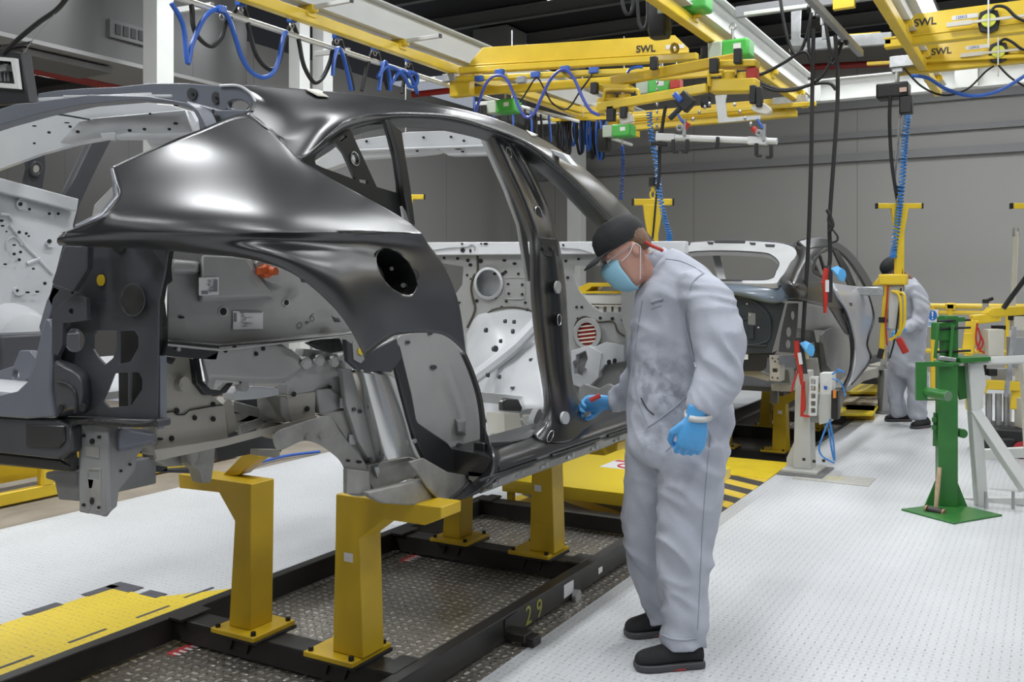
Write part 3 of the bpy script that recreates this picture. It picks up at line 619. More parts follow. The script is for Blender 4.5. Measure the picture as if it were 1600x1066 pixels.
# crash bracket at the tail
cb = M().prism(px([(122,664),(168,667),(170,800),(164,808),(150,804),(149,799),(142,799),(138,803),(124,800)], x=1.5), (.008,0,0), [px([(138,735),(154,736),(154,750),(138,748)], x=1.5)])
cbp = obj('crash_bracket', cb, mat('bracket_grey', (0.22,0.22,0.22), .55, noise_amt=.12, nscale=8), car, bevel=.002)
yb = P(166,740,x=1.5).y
brm = MATS['bracket_grey']
plate('crash_bracket_side', [(166,665),(240,672),(245,688),(225,700),(214,714),(212,735),(186,768),(183,792),(165,808)], brm, y=yb, t=.10, bevel=.003)
obj('crash_bracket_arm', M().loft([px([(183,667),(245,675),(243,695),(183,707)], y=yb), px([(186,672),(240,679),(238,690),(187,700)], y=yb-.03)]), blueg, car, bevel=.004)
discs('bracket_hole', [(131,681,2.6),(155,683,2.6),(144,690,3.2,4.4),(131,789,2.6),(155,793,2.6),(144,783,3,5)], hole, car, x=1.498, dep=.002)
discs('bracket_hole_side', [(189,736,2),(203,726,2)], hole, car, y=yb-.002, dep=.002)
plate('bracket_stamp', [(133,697),(154,699),(154,717),(133,713)], castm, x=1.497, t=.003)
plate('bracket_channel', [(135,730),(157,732),(157,800),(150,800),(149,778),(141,778),(140,798),(135,798)], castm, x=1.497, t=.003, holes=[[(138,735),(154,736),(154,750),(138,748)]])
obj('far_crash_bracket', M().prism(px([(70,738),(122,736),(122,784),(90,781),(84,752),(70,748)], x=1.58), (.25,0,0)), brm, car, bevel=.006)
# --- tail: lamp pocket panel and tailgate aperture
tp = [(98,382),(262,388),(256,430),(247,470),(246,560),(244,655),(160,652),(115,651),(84,650),(78,610),(80,560),(84,485),(76,468)]
plate('lamp_pocket_panel', tp, tailm, x=1.5, t=.006, holes=[ell(207,469,19.5,25,24), ell(116,532,16,18.5,20), rnd([(150,517),(182,517),(182,545),(176,560),(164,570),(153,558),(145,545),(145,525)],1), [(186,517),(210,517),(216,526),(216,543),(203,566),(186,569)], [(178,584),(200,582),(200,635),(170,637),(160,626),(168,610)], [(204,582),(216,582),(222,592),(222,608),(206,632),(202,634)]], bevel=.003)
obj('lamp_pocket_ring', M().loft([px(ell(207,469,21,26.5,24), x=1.50), px(ell(207,469,20,25.5,24), x=1.485), px(ell(207,469,18.5,24,24), x=1.485), px(ell(207,469,19,24.5,24), x=1.51)], cap=False), tailm, car)
plate('lamp_pocket_upper', [(100,384),(136,384),(134,420),(112,456),(84,446),(80,442)], tailm, x=1.44, t=.02, bevel=.004)
obj('pocket_seam', M().tube(px([(141,384),(138,418),(112,458)], x=1.462), .004, 6), mast, car)
plate('lamp_bracket', [(81,488),(102,468),(120,460),(134,466),(136,500),(98,505),(97,540),(90,556),(81,552)], tailm, x=1.46, t=.012, bevel=.003, holes=[ell(111,487,4,5,12)])
discs('amber_reflector', [(158,438,6,9)], yellow, car, x=1.497, dep=.002)
discs('pocket_dark_hole', [(186,388,9,6)], hole, car, x=1.496, dep=.002)
obj('pocket_back', M().prism(px([(100,400),(240,400),(240,560),(180,560),(180,650),(240,650),(236,560)], x=1.72), (.01,0,0)) if False else M().prism(px([(183,400),(250,400),(248,652),(186,652)], x=1.66), (.01,0,0)), mat('cavity', (0.03,0.028,0.025), .5, noise_amt=.3, nscale=14), car)
obj('lower_pocket_dome', M().loft([px(rnd([(78,560),(100,562),(124,572),(140,590),(140,640),(112,650),(84,648)],4), x=1.5), px(rnd([(88,572),(104,575),(120,584),(128,600),(126,632),(108,640),(92,636)],4), x=1.45)]), tailm, car, bevel=.008)
obj('pocket_gasket', M().tube(bez(px([(92,598),(104,600),(116,610),(120,630),(118,645)], x=1.448), 5), .004, 6), mast, car)
discs('pocket_plug', [(130,637,4.4,6.4),(96,638,3.4,6)], hole, car, x=1.446, dep=.003)
plate('pocket_lip', [(240,560),(250,556),(250,655),(246,672),(241,655)], blueg, x=1.52, t=.02)
plate('bumper_shelf', [(84,652),(246,656),(246,668),(180,668),(118,664),(80,664)], tailm, x=1.49, t=.04, bevel=.004)
obj('mastic_bead', M().tube(bez(px([(112,668),(120,660),(170,660),(215,664),(243,660)], x=1.47), 5), .007, 6).tube(bez(px([(116,668),(114,690),(116,720),(114,735)], x=1.49), 5), .008, 6), mast, car)
# tailgate aperture edge (blue grey gutter) and lower valance
gut = [(0,618),(25,612),(42,596),(52,570),(58,545),(64,520),(70,498),(78,500),(84,520),(80,560),(78,610),(84,652),(40,655),(0,652),(-60,640),(-120,625),(-120,600),(-60,612)]
plate('tailgate_gutter', gut, blueg, x=1.46, t=.03, bevel=.006)
plate('tail_valance', [(-140,628),(0,652),(84,655),(112,668),(112,705),(95,718),(0,708),(-140,690)], tailm, x=1.47, t=.03, bevel=.006)
plate('valance_lower', [(-140,690),(0,708),(95,718),(112,732),(110,738),(0,728),(-140,710)], ecoat2, x=1.50, t=.05, bevel=.006)
plate('valance_recess', [(40,664),(100,666),(100,690),(92,700),(40,697)], ecoat, x=1.465, t=.005, bevel=.003)
# --- roof rear header
hb = [(-90,222),(0,188),(28,182),(60,180),(150,158),(230,153),(275,160),(300,168),(308,185),(308,205),(314,200),(350,190),(395,170),(400,150),(372,134),(292,130),(250,130),(180,135),(140,141),(100,143),(62,146),(58,158),(30,160),(0,182),(-90,200)]
plate('rear_roof_header', [(-90,225),(0,195),(60,178),(130,163),(210,156),(270,161),(300,170),(309,186),(312,206),(322,198),(310,172),(292,160),(230,150),(140,148),(62,158),(58,160),(25,162),(0,170),(-90,195)], blueg, x=1.82, t=.05, bevel=.006)
plate('rear_header_upper', [(56,160),(60,146),(84,142),(130,138),(180,136),(236,130),(292,130),(345,134),(345,176),(292,160),(230,150),(140,146)], blueg, x=1.98, t=.03, bevel=.005)
plate('rear_header_shelf', [(290,158),(344,172),(392,172),(355,192),(318,202),(308,180)], blueg, x=1.90, t=.02, bevel=.004)
plate('rear_header_side', [(342,134),(372,134),(392,148),(396,158),(392,170),(370,180),(342,176)], blueg, x=1.96, t=.02, bevel=.004, holes=[rnd([(357,160),(368,156),(380,158),(388,166),(380,172),(362,170),(356,166)],2)])
discs('header_plug', [(301,147,7.5,9.5)], mat('dark_plug', (0.03,0.03,0.035), .5), car, x=1.978, dep=.004); discs('header_plug', [(338,153,6,9.5)], MATS['dark_plug'], car, x=1.978, dep=.004)
discs('plug_centre', [(301,147,2,2.6),(338,153,2,2.6)], hole, car, x=1.973, dep=.002)
obj('header_flange', M().tube(bez(px([(344,134),(372,134),(390,144),(398,158),(392,170),(380,176)], x=1.955), 6), .004, 6), whitep, car)
obj('header_stud', M().cyl(P(332,183,x=1.88), P(333,171,x=1.88), .004).lathe([(.02,0),(.02,.004),(.008,.008),(.001,.008)], P(332,183,x=1.88)), tailm, car)
obj('header_pressing', M().beam(P(62,156,x=1.96), P(236,148,x=1.96), .01, .012).beam(P(100,151,x=1.95), P(268,150,x=1.95), .008, .008), whitep, car, bevel=.002)
# white inner roof structure seen through the tailgate aperture
plate('inner_roof_rail', [(-120,262),(-60,225),(0,196),(60,180),(130,167),(210,160),(268,165),(298,174),(306,190),(306,206),(240,236),(228,218),(165,218),(118,226),(60,242),(0,264),(-120,310)], whitep, x=2.12, t=.02, bevel=.004, holes=[ell(239,195,6.4,4.8,14,-.5)])
obj('inner_rail_step', M().grid([px([(95,222),(125,190),(150,185),(205,180),(290,172)], x=2.06), px([(118,226),(165,214),(200,207),(240,208),(300,206)], x=2.09)]), whitep, car, solid=.01)
discs('inner_roof_hole', [(275,193,3.2,2),(265,202,2.2),(226,202,2.2),(203,204,2.4),(235,178,1.5),(122,206,2.4),(54,197,3,1.2),(77,207,2),(110,198,2),(54,224,1.6),(105,192,4,1)], hole, car, x=2.05, dep=.003)
plate('pressed_bracket', [(156,208),(178,207),(179,220),(160,218)], whitep, x=2.04, t=.01, bevel=.003)
obj('inner_roof_strip', M().tube(bez(px([(75,178),(100,180),(140,187)], x=2.04), 4), .003, 5), hole, car)
# far body side seen through the aperture
fy = 3.3
farp = [(-200,240),(-60,262),(0,278),(60,302),(118,322),(120,330),(114,352),(118,380),(100,420),(80,460),(72,500),(62,545),(50,600),(0,640),(-200,640)]
plate('far_inner_side_panel', farp, whitep, y=fy, t=.01, bevel=.002)
discs('pressed_dimple', [(31,319,8,9),(77,380,7,7),(27,455,8,7)], whitep, car, y=fy-.001, dep=.012)
discs('inner_panel_hole', [(32,319,3),(46,327,2.2),(77,334,2.2),(91,334,2.2),(77,377,3.4),(27,454,2),(30,363,2.4),(41,365,2.2),(10,362,1.3),(22,397,2.4),(32,394,2.2),(30,406,2.4),(8,413,2.6,1.6),(52,420,2.2,1.6),(22,383,2.6,1.6),(45,369,1.6),(43,457,3.4,1.6),(58,456,3,1.8),(70,443,2.6),(4,353,2.6,1.6),(2,345,3.4,2)], hole, car, y=fy-.014, dep=.002)
obj('pressed_rib', M().tube(px([(15,352),(40,385),(82,428)], y=fy-.002), .006, 6).tube(bez(px([(42,412),(52,408),(62,404)], y=fy-.002), 4), .007, 6).tube(bez(px([(10,390),(10,378),(20,370),(30,376),(34,384)], y=fy-.002), 5), .004, 6).tube(px([(0,335),(14,336),(20,345)], y=fy-.004), .006, 6), whitep, car)
obj('belt_edge', M().beam(P(-200,238,y=fy-.02), P(118,321,y=fy-.02), .03, .05), whitep, car, bevel=.004)
obj('far_wheelhouse', M().lathe([(.15,0),(.145,.03),(.11,.10),(.06,.12),(.001,.12)], P(15,538,y=fy-.0), (0,-1,0), 28), whitep, car)
discs('wheelhouse_boss', [(15,533,9,10)], greyp, car, y=fy-.115, dep=.01); discs('boss_hole', [(15,533,3,2)], hole, car, y=fy-.127, dep=.003)
obj('load_floor', M().bb((1.55, 2.22, 1.18), (2.6, fy, 1.20)), whitep, car)
obj('far_side_lower', M().bb((1.9, 3.05, 1.20), (2.2, 3.2, 1.32)), tailm, car, bevel=.01)
plate('spare_well_frame', [(-100,560),(-20,585),(20,572),(30,548),(48,548),(56,560),(46,590),(30,606),(0,610),(-100,600)], blueg, x=1.75, t=.02, bevel=.004, holes=[ell(24,586,5,8,12)])
plate('aperture_side_return', [(60,512),(72,470),(84,446),(96,452),(84,468),(80,488),(76,500),(64,525)], blueg, x=1.5, t=.10, bevel=.004)
# far pillars of the window
plate('far_quarter_pillar', [(42,236),(70,226),(72,262),(66,300),(40,292),(46,262)], tailm, y=fy+.02, t=.03, bevel=.004)
obj('far_pillar_grommet', M().tube(px(ell(56,264,7.5,9.5,18), y=fy+.015), .008, 8, closed=True), tailm, car)
discs('far_pillar_hole', [(56,264,5,6)], beige, car, y=fy+.012, dep=.002)
plate('far_rear_pillar', [(146,216),(176,216),(152,262),(124,322),(118,350),(113,350),(116,322),(100,312),(122,266)], tailm, y=fy+.02, t=.04, bevel=.006)
plate('tail_corner_flange', [(140,352),(147,320),(176,290),(184,308),(182,330),(165,342)], greyp, x=1.62, t=.01, bevel=.003)
# windscreen header
plate('windscreen_header', [(490,262),(500,248),(520,232),(560,218),(640,206),(720,204),(762,207),(800,212),(880,240),(894,258),(868,243),(800,241),(700,243),(688,236),(672,240),(640,243),(560,248),(505,266)], whitep, x=3.72, t=.06, bevel=.005)
obj('header_step', M().beam(P(540,236,x=3.70), P(830,226,x=3.70), .02, .012), whitep, car, bevel=.004)
discs('header_hole', [(573,221,2),(662,215,2),(705,214,2),(725,220,2),(716,232,6,2),(685,232,2),(723,237,2.4,1.4),(652,236,2,1.4),(835,228,5,2.2)], hole, car, x=3.708, dep=.003)
# --- front bulkhead
fwx = 4.8
bulk = [(600,396),(1060,396),(1060,640),(1010,690),(640,760),(600,700)]
plate('bulkhead', bulk, greyp, x=fwx, t=.01, bevel=.002, holes=[[(897,415),(972,415),(972,488),(940,488),(925,478),(905,455),(896,432)], ell(763,443,19,21,22), [(682,410),(724,417),(722,445),(708,465),(690,470),(680,440)]])
obj('bulkhead_bulge', M().loft([px(ell(763,443,23,26,22), x=fwx-.01), px(ell(763,443,19,22,22), x=fwx-.02), px(ell(763,443,17,20,22), x=fwx+.10)], cap=False), whitep, car)
obj('bulge_face', M().prism(px(ell(763,443,19,21.5,22), x=fwx+.09), (.01,0,0)), whitep, car)
obj('cowl_panel', M().prism(px([(600,379),(1070,377),(1070,396),(600,399)], x=fwx-.05), (.06,0,0)), mat('white_cowl', (0.72,0.73,0.74), .35), car, bevel=.004)
for q_ in ([(672,392),(700,388),(730,386),(736,382),(742,386),(741,392)], [(876,388),(905,390),(925,396)]): obj('cowl_edge', M().tube(bez(px(q_, x=fwx-.055), 5), .003, 6), greyplast, car)
discs('cowl_hole', [(723,391,3.4,3.4),(735,392,1.6,3),(665,381,1.6),(722,381,1.6),(752,381,1.4),(759,381,3.4,1.8),(880,383,1.6)], hole, car, x=fwx-.053, dep=.003)
discs('bulkhead_hole', [(694,403,2),(715,404,2.2),(731,407,2.6),(735,414,2.6),(751,408,3.4),(788,407,3,2),(804,412,3,2),(730,430,1.8),(736,436,1.6),(745,435,2),(773,428,2.4),(786,428,2.6),(790,425,2.4),(810,428,2),(794,444,2),(816,445,2),(795,459,2),(816,460,2),(745,470,2.6),(774,465,2.2),(791,471,2),(821,473,2),(718,473,1.6),(784,480,2),(824,484,2.2),(887,434,2.2),(904,405,2),(884,408,2.2),(901,480,2),(909,480,2),(903,498,2),(938,497,2.4),(957,498,2.6),(973,491,2),(981,463,2.6),(973,500,2.4)], hole, car, x=fwx-.002, dep=.003)
obj('bulkhead_pressing', M().tube(rnd3 := bez(px([(788,437),(792,434),(816,434),(820,438),(820,464),(816,467),(792,467),(788,462)], x=fwx-.001), 3, True), .004, 6, closed=True), greyp, car)
for q_, r_ in (([(746,400),(746,425),(740,432),(736,450),(739,468),(742,485),(730,512)], .007), ([(755,498),(770,484),(800,480),(825,484),(834,490)], .004), ([(898,510),(903,500),(915,495),(935,503),(958,503),(965,518),(975,525)], .005)): obj('bulkhead_seam', M().tube(bez(px(q_, x=fwx-.004), 5), r_, 6), mat('brown_sealer', (0.07,0.06,0.04), .7), car)
# red ventilation grille with slats
obj('vent_surround', M().loft([px(ell(918,522,23,26,24), x=fwx-.002), px(ell(918,522,21,24,24), x=fwx-.03), px(ell(917,522,15,18,24), x=fwx-.03), px(ell(917,522,15,18,24), x=fwx)], cap=False), greyp, car)
discs('vent_red_backing', [(917,522,15,17.5)], mat('red_film', (0.55,0.05,0.03), .5), car, x=fwx-.006, dep=.002, n=20)
vm = M()
for k in range(5): vm.beam(P(904,511+k*6.2,x=fwx-.018), P(931,508+k*6.2,x=fwx-.018), .012, .008)
obj('vent_slats', vm, cream, car)
# toe board, tunnel and floor
obj('toe_board', M().grid(cr2([[P(a, b, y=c) for a, b, c in r] for r in ([(720,470,3.2),(760,486,2.95),(800,482,2.75),(836,486,2.6)], [(726,520,3.1),(762,505,2.8),(800,503,2.65),(838,510,2.5)], [(728,560,2.9),(770,545,2.6),(805,533,2.5),(842,532,2.4)], [(735,600,2.75),(775,590,2.5),(810,585,2.4),(845,580,2.3)], [(742,660,2.6),(780,650,2.4),(820,640,2.25),(852,640,2.15)])], 5, 5)), whitep, car, solid=.006, ang=60)
obj('tunnel_rib', M().tube(bez([P(a, b, y=c) for a, b, c in ((735,595,2.55),(775,565,2.5),(805,540,2.45),(838,505,2.40))], 6), .035, 8), whitep, car)
discs('floor_stud', [(758,516,2,4),(788,502,1.6,3.4),(802,503,1.6,3.4),(800,518,1.6,4),(781,533,1.4,3.4),(761,586,1.8,4),(779,589,1.6,3.6),(772,545,4,5),(800,606,3,2),(829,562,2.4)], tailm, car, y=2.38, dep=.01)
obj('floor_pan', M().bb((3.35, 1.98, .76), (4.8, 3.2, .78)), whitep, car)
obj('seat_crossmember', M().prism(px([(752,612),(828,620),(836,628),(836,640),(826,636),(752,628)], y=2.30), (0,.1,0)), whitep, car, bevel=.004)
obj('floor_bracket', M().prism(px([(786,628),(792,622),(810,624),(817,638),(814,644),(786,642)], y=2.2), (0,.025,0)), mat('dark_foil', (0.10,0.10,0.10), .25, .6), car, bevel=.004)
obj('foam_block', M().prism(px([(788,645),(812,646),(816,675),(790,680)], y=2.2), (0,.1,0)), cream, car, bevel=.004)
obj('floor_lattice', M().beam(P(818,650,y=2.2), P(846,650,y=2.2), .01, .01).beam(P(818,672,y=2.2), P(848,650,y=2.2), .008, .008).beam(P(815,655,y=2.2), P(832,672,y=2.2), .008, .008).beam(P(842,640,y=2.2), P(826,676,y=2.2), .008, .008), cream, car)
obj('door_inner_trim', M().prism(px(rnd([(834,658),(842,640),(848,646),(846,660),(838,670)],4), y=2.05), (0,.03,0)), whitep, car)
plate('inner_a_post', [(972,415),(995,415),(1000,640),(985,640),(978,520),(970,495)], greyp, x=fwx-.12, t=.05)
obj('bulkhead_frame', M().prism(px([(892,548),(920,540),(940,552),(935,590),(915,610),(893,600)], x=fwx-.06), (.05,0,0), [px([(900,555),(915,548),(918,560),(908,590),(897,585)], x=fwx-.06)]).prism(px([(922,545),(945,535),(975,540),(975,565),(945,570),(922,605)], x=fwx-.05), (.03,0,0)), whitep, car, bevel=.003)
obj('gear_bracket', M().prism(px([(904,607),(912,600),(935,608),(950,600),(975,612),(960,640),(905,640)], x=fwx-.3), (.03,0,0)), greyp, car, bevel=.003)
discs('bulkhead_bolt', [(952,566,2.6,4),(961,564,2.6,4)], hole, car, x=fwx-.07, dep=.01); discs('bulkhead_stud', [(900,567,4,4),(902,572,5,3),(912,577,5,3),(946,612,3),(968,584,4)], steel, car, x=fwx-.07, dep=.01)
# ---------------- skids (body carriers) with yellow supports ----------------
def discp(name, cx, cy, rx, ry, mt, par, nrm, dep=.004, **pl):
    a = px(ell(cx, cy, rx, ry, 16), **pl); return obj(name, M().loft([a, [p+Vector(nrm)*dep for p in a]]), mt, par)
skid = thing('body_carrier_skid', (2.9, 2.59, 0), 'black steel carrier skid marked 29 with yellow support posts under the nearest car body', 'carrier skid')
obj('side_rail', M().bb((.2, 1.965, .012), (5.25, 2.025, .115)), blacksteel, skid, bevel=.005)
obj('side_rail', M().bb((.2, 3.16, .012), (5.25, 3.22, .115)), blacksteel, skid, bevel=.005)
for xc in (1.2, 2.77, 4.28, 5.2):
    obj('crossmember', M().bb((xc-.055, 2.02, .015), (xc+.055, 3.165, .105)), blacksteel, skid, bevel=.004)
    for ys in (2.055, 3.13): obj('corner_pad', M().bb((xc-.08, ys-.04, .104), (xc+.08, ys+.04, .118)), blacksteel, skid, bevel=.003)
    for ys in (2.25, 2.34, 2.74, 2.83):
        if 2 < xc < 5: obj('gusset', M().prism([V(xc-.056, ys-.02, .10), V(xc-.056, ys+.02, .10), V(xc-.056, ys, .04)], (-.012, 0, 0)), blacksteel, skid)
def supports(par, dx=0, dz=0, dy=0, mt=yellow2):
    A_ = [(525,772),(690,793),(690,811),(664,821),(602,812),(562,842),(567,1000),(520,995),(524,838)]
    B_ = [(278,741),(393,757),(390,966),(358,962),(367,815),(342,770),(280,763)]
    for base, poly, yc in ((2.70, A_, 2.285), (2.70, B_, 2.765)):
        for k in range(2):
            ox = dx+1.51*k; q = px(poly, x=base)
            zt = min(p.z for p in q)
            for p in q:
                if p.z < .25: p.z = .137
                p.x += ox; p.y += dy
                p.z = p.z+dz if True else p.z
            if k: q = [V(p.x, p.y-(-.0), p.z) for p in q]
            sp = obj('support_post', M().prism(q, (.125, 0, 0)), mt, par, bevel=.004)
            bx = base+ox+.06
            obj('post_foot_plate', M().bb((bx-.11, yc+dy-.115, .118+dz), (bx+.12, yc+dy+.115, .137+dz)), mt, sp, bevel=.003)
            obj('under_plate', M().bb((bx-.10, yc+dy-.12, .104+dz), (bx+.125, yc+dy+.115, .118+dz)), blacksteel, sp, bevel=.002)
            for sx in (-.09, .10):
                for sy in (-.095, .095): obj('bolt', M().cyl((bx+sx, yc+dy+sy, .137+dz), (bx+sx, yc+dy+sy, .152+dz), .011, 6), black, sp)
            if poly is A_ :
                c = P(545,871,x=base) if not k else P(841,763,x=base+1.51); obj('number_plate', M().box(V(base+ox-.002, c.y, c.z+dz), (.003, .04, .032)), sticker, sp)
supports(skid)
# the brace of the left support
obj('brace_arm', M().prism(px([(345,745),(372,743),(404,716),(404,697),(392,697)], x=2.78), (.07,0,0)), yellow, skid, bevel=.004)
for t_, a, b in (('2', 822, 978), ('9', 839, 966)):
    o_ = P(a, b, y=1.962); text('painted_number', t_, .115, V(o_.x-.004, 1.9635, .022), XX, ZZ, mat('faded_yellow', (0.35,0.34,0.08), .6), skid)
obj('rail_label', M().prism(px([(881,915),(896,906),(896,925),(881,936)], y=1.964), (0,-.001,0)), sticker, skid)
obj('rail_label', M().prism(px([(935,888),(941,885),(941,893),(935,898)], y=1.964), (0,-.001,0)), sticker, skid)
gb = obj('guide_block', M().bb((3.38, 1.87, .02), (3.46, 1.966, .055)).bb((3.40, 1.84, .0), (3.47, 1.90, .04)), blacksteel, skid, bevel=.006)
obj('guide_bracket', M().beam(P(789,970,y=1.962), P(807,957,y=1.962), .006, .006).beam(P(789,970,y=1.962), P(789,993,y=1.962), .006, .006), blacksteel, skid)
obj('guide_roller', M().cyl((4.02, 1.955, .018), (4.02, 1.935, .018), .032, 20), galv, skid)
for a, b in ((285,1015),(640,872)):
    q = P(a, b, z=.003); obj('red_white_tape', M().box((q.x, q.y, .002), (.12, .05, .002)), stickred, skid); 
    for k in (-.045, -.015, .015, .045): obj('tape_stripe', M().box((q.x+k, q.y-.02, .0035), (.014, .04, .001)), sticker, skid)
# second station skid
skid2 = thing('body_carrier_skid', (9.3, 2.59, PZ), 'black carrier skid with yellow posts in the sunken track under the farther car', 'carrier skid')
dz2 = -.225
for y0 in (1.985, 3.14): obj('side_rail', M().bb((8.02, y0, PZ+.005), (13.6, y0+.06, -.10)), blacksteel, skid2, bevel=.005)
for xc in (8.1, 9.05, 10.56, 12): obj('crossmember', M().bb((xc-.055, 2.02, PZ+.005), (xc+.055, 3.165, -.115)), blacksteel, skid2, bevel=.004)
supports(skid2, 6.28, dz2)
# low yellow step bridge behind the first skid
stp = thing('step_platform', (5.8, 2.5, 0), 'low yellow metal step platform with a no-climbing sticker behind the man', 'platform')
top = [V(5.30, 1.93, .205), V(6.42, 1.93, .205), V(6.75, 3.1, .205), V(5.30, 3.1, .205)]
obj('step_top', M().prism(top, (0,0,.015)), mat('glossy_yellow', (0.80,0.60,0.02), .25), stp, bevel=.003)
obj('step_skirt', M().bb((5.30, 1.93, .14), (5.315, 3.1, .206)).bb((5.30, 1.93, .15), (6.42, 1.945, .206)), yellow, stp, bevel=.002)
for a, b in ((5.33,1.96),(6.26,1.96),(5.33,3.05),(6.5,3.05)): obj('leg', M().bb((a-.02,b-.02,.002),(a+.02,b+.02,.205)), yellow, stp, bevel=.002)
sx = M().prism([V(5.98,2.30,.2205),V(6.28,2.30,.2205),V(6.28,2.72,.2205),V(5.98,2.72,.2205)], (0,0,.0008))
obj('warning_sticker', sx, sticker, stp)
obj('sticker_band', M().bb((6.21,2.31,.2213),(6.27,2.71,.2218)), stickred, stp)
obj('prohibition_ring', M().tube([V(6.09+.085*math.cos(t), 2.51+.085*math.sin(t)*1.3, .222) for t in [k*math.pi/12 for k in range(24)]], .008, 6, closed=True).beam((6.03,2.44,.222),(6.15,2.58,.222),.012,.002), stickred, stp)
obj('sticker_figure', M().beam((6.04,2.52,.222),(6.13,2.50,.222),.014,.002).beam((6.08,2.46,.222),(6.09,2.56,.222),.010,.002), ink, stp)
tag(obj('floor_sign', M().bb((6.05, 1.99, .002), (6.22, 2.14, .004)), stickred), 'small red and white floor sticker beside the yellow step platform', 'sticker')
# cover plate and markings on the white floor
tag(obj('floor_cover_plate', M().bb((7.30, 1.17, .0), (7.62, 1.72, .004)), mat('worn_cover', (0.42,0.41,0.38), .5, noise_amt=.1, nscale=20)), 'worn grey cover plate with faded yellow lettering in the white floor', 'floor plate')
fm = M()
for k in range(5): fm.bb((7.42, 1.38+k*.026, .0042), (7.52, 1.392+k*.026, .005))
fm.bb((7.44,1.53,.0042),(7.50,1.62,.005))
tag(obj('faded_lettering', fm, mat('faded_yellow2', (0.5,0.45,0.15), .6)), 'faded yellow letters on the worn grey floor cover plate', 'floor marking')
# yellow guard frame at the far left
gf = thing('guard_frame', (4.0, 6.1, 0), 'yellow guard frame on the concrete floor at the far left behind the body', 'guard frame')
q0, q1 = V(2.6, 6.1, .045), V(5.9, 6.1, .045)
obj('bottom_rail', M().beam(q0, q1, .07, .08), yellow, gf, bevel=.004)
obj('top_rail', M().beam(q0+V(0,0,.40), q1+V(0,0,.40), .07, .07), yellow, gf, bevel=.004)
for a in (3.0, 4.12, 5.3): obj('upright', M().beam((a, 6.1, .085), (a, 6.1, .41), .075, .075), yellow, gf, bevel=.004)
obj('back_panel', M().bb((2.6, 6.55, .05), (5.9, 6.58, .46)), yellow2, gf)
obj('end_tie', M().bb((5.86, 6.1, .05), (5.9, 6.58, .1)).bb((2.6, 6.1, .05), (2.64, 6.58, .1)), yellow2, gf)
tag(obj('black_hose', M().tube(bez([V(2.6,6.3,.40),V(3.6,6.28,.36),V(4.4,6.3,.30),V(5.5,6.35,.05)],8), .02, 8), rubber), 'thick black hose slung inside the yellow guard frame', 'hose')
tag(obj('blue_air_hose', M().tube(bez(px([(318,748),(345,742),(378,733),(410,722),(450,712),(500,706)], z=.012),8), .012, 8), blueh), 'blue hose lying on the white floor beneath the nearest car body', 'hose')
# ---------------- farther car body ----------------
def PL(px_, py_, p0, n):
    a = P(px_, py_, D=1.0); o = V(0,0,CAMH); d = a-o; n = Vector(n); return o+d*((Vector(p0)-o).dot(n)/d.dot(n))
carb = thing('car_body_shell', (8.6, 2.5, .47), 'farther car body shell with closed tailgate and silver rear door, behind the man', 'car body')
gp0, gn = V(7.75, 2, 1.5), V(-.36, 0, .65).normalized()
def gl(poly): return [PL(a, b, gp0, gn) for a, b in poly]
def cp(name, poly, mt, t=.02, holes=(), bevel=.004, **pl): return plate(name, poly, mt, carb, t, holes, bevel, **pl)
go = rnd([(1030,428),(1040,402),(1052,388),(1078,379),(1130,376),(1200,378),(1232,383),(1244,392),(1242,402),(1230,422),(1217,438),(1206,443),(1130,442),(1060,440)], 3)
gi = rnd([(1060,408),(1072,395),(1130,392),(1190,395),(1207,400),(1217,411),(1212,424),(1200,437),(1130,437),(1066,436)], 3)
obj('tailgate_window_frame', M().prism(gl(go), -gn*.05, [gl(gi)]), whitep, carb, bevel=.004)
obj('window_rubber_strip', M().tube(gl(gi), .005, 6, closed=True), tailm, carb)
obj('glass_divider', M().beam(PL(1117,393,gp0+V(.5,0,0),gn), PL(1128,440,gp0+V(.5,0,0),gn), .07, .04), whitep, carb, bevel=.004)
obj('roof_rear_edge', M().grid([[PL(a,b,gp0,gn) for a,b in ((1052,388),(1078,379),(1130,375.5),(1200,377),(1236,383))], [PL(a,b,gp0,gn)+V(.35,0,-.0) for a,b in ((1056,388),(1080,379),(1130,375.5),(1200,377),(1236,383))]]), blueg, carb, solid=.01)
for a, b, w in ((1072,381,14),(1110,380,10),(1140,378,50),(1176,381,10),(1203,384,16)): obj('hinge_recess', M().prism([PL(x_, y_, gp0, gn) for x_, y_ in ((a-w/2,b-1.5),(a+w/2,b-1),(a+w/2-1,b+2.5),(a-w/2+2,b+2))], gn*.006), tailm, carb)
cp('wiper_recess', [(1120,437),(1160,438),(1158,440),(1120,440)], tailm, x=7.72)
tg = [[(1040,438),(1100,441),(1160,443),(1205,443),(1216,439)], [(1040,445),(1100,447),(1160,449),(1208,452),(1226,455)], [(1040,449),(1100,451),(1160,458),(1208,470),(1231,466)], [(1040,452),(1100,453),(1160,464),(1205,474),(1228,470)]]
dx_ = (7.75, 7.69, 7.66, 7.70)
obj('tailgate_outer_band', M().grid(cr2([[P(a, b, x=dx_[i]+(.0,.0,.02,.06,.12)[j]) for j, (a, b) in enumerate(r)] for i, r in enumerate(tg)], 6, 5)), mat('blue_grey_gloss', (0.16,0.20,0.25), .28, coat=.4), carb, solid=.004)
tl_ = cp('tailgate_lower', [(1040,450),(1150,455),(1190,465),(1226,474),(1214,520),(1205,552),(1040,556)], mat('tailgate_inner', (0.035,0.042,0.05), .35, noise_amt=.1), x=7.80, holes=[rnd([(1168,488),(1180,490),(1180,508),(1168,507)],1)])
obj('tailgate_ring_pressing', M().tube(bez(px([(1140,462),(1175,470),(1200,490),(1204,515),(1195,535),(1150,540)], x=7.795), 5), .012, 6), MATS['tailgate_inner'], carb)
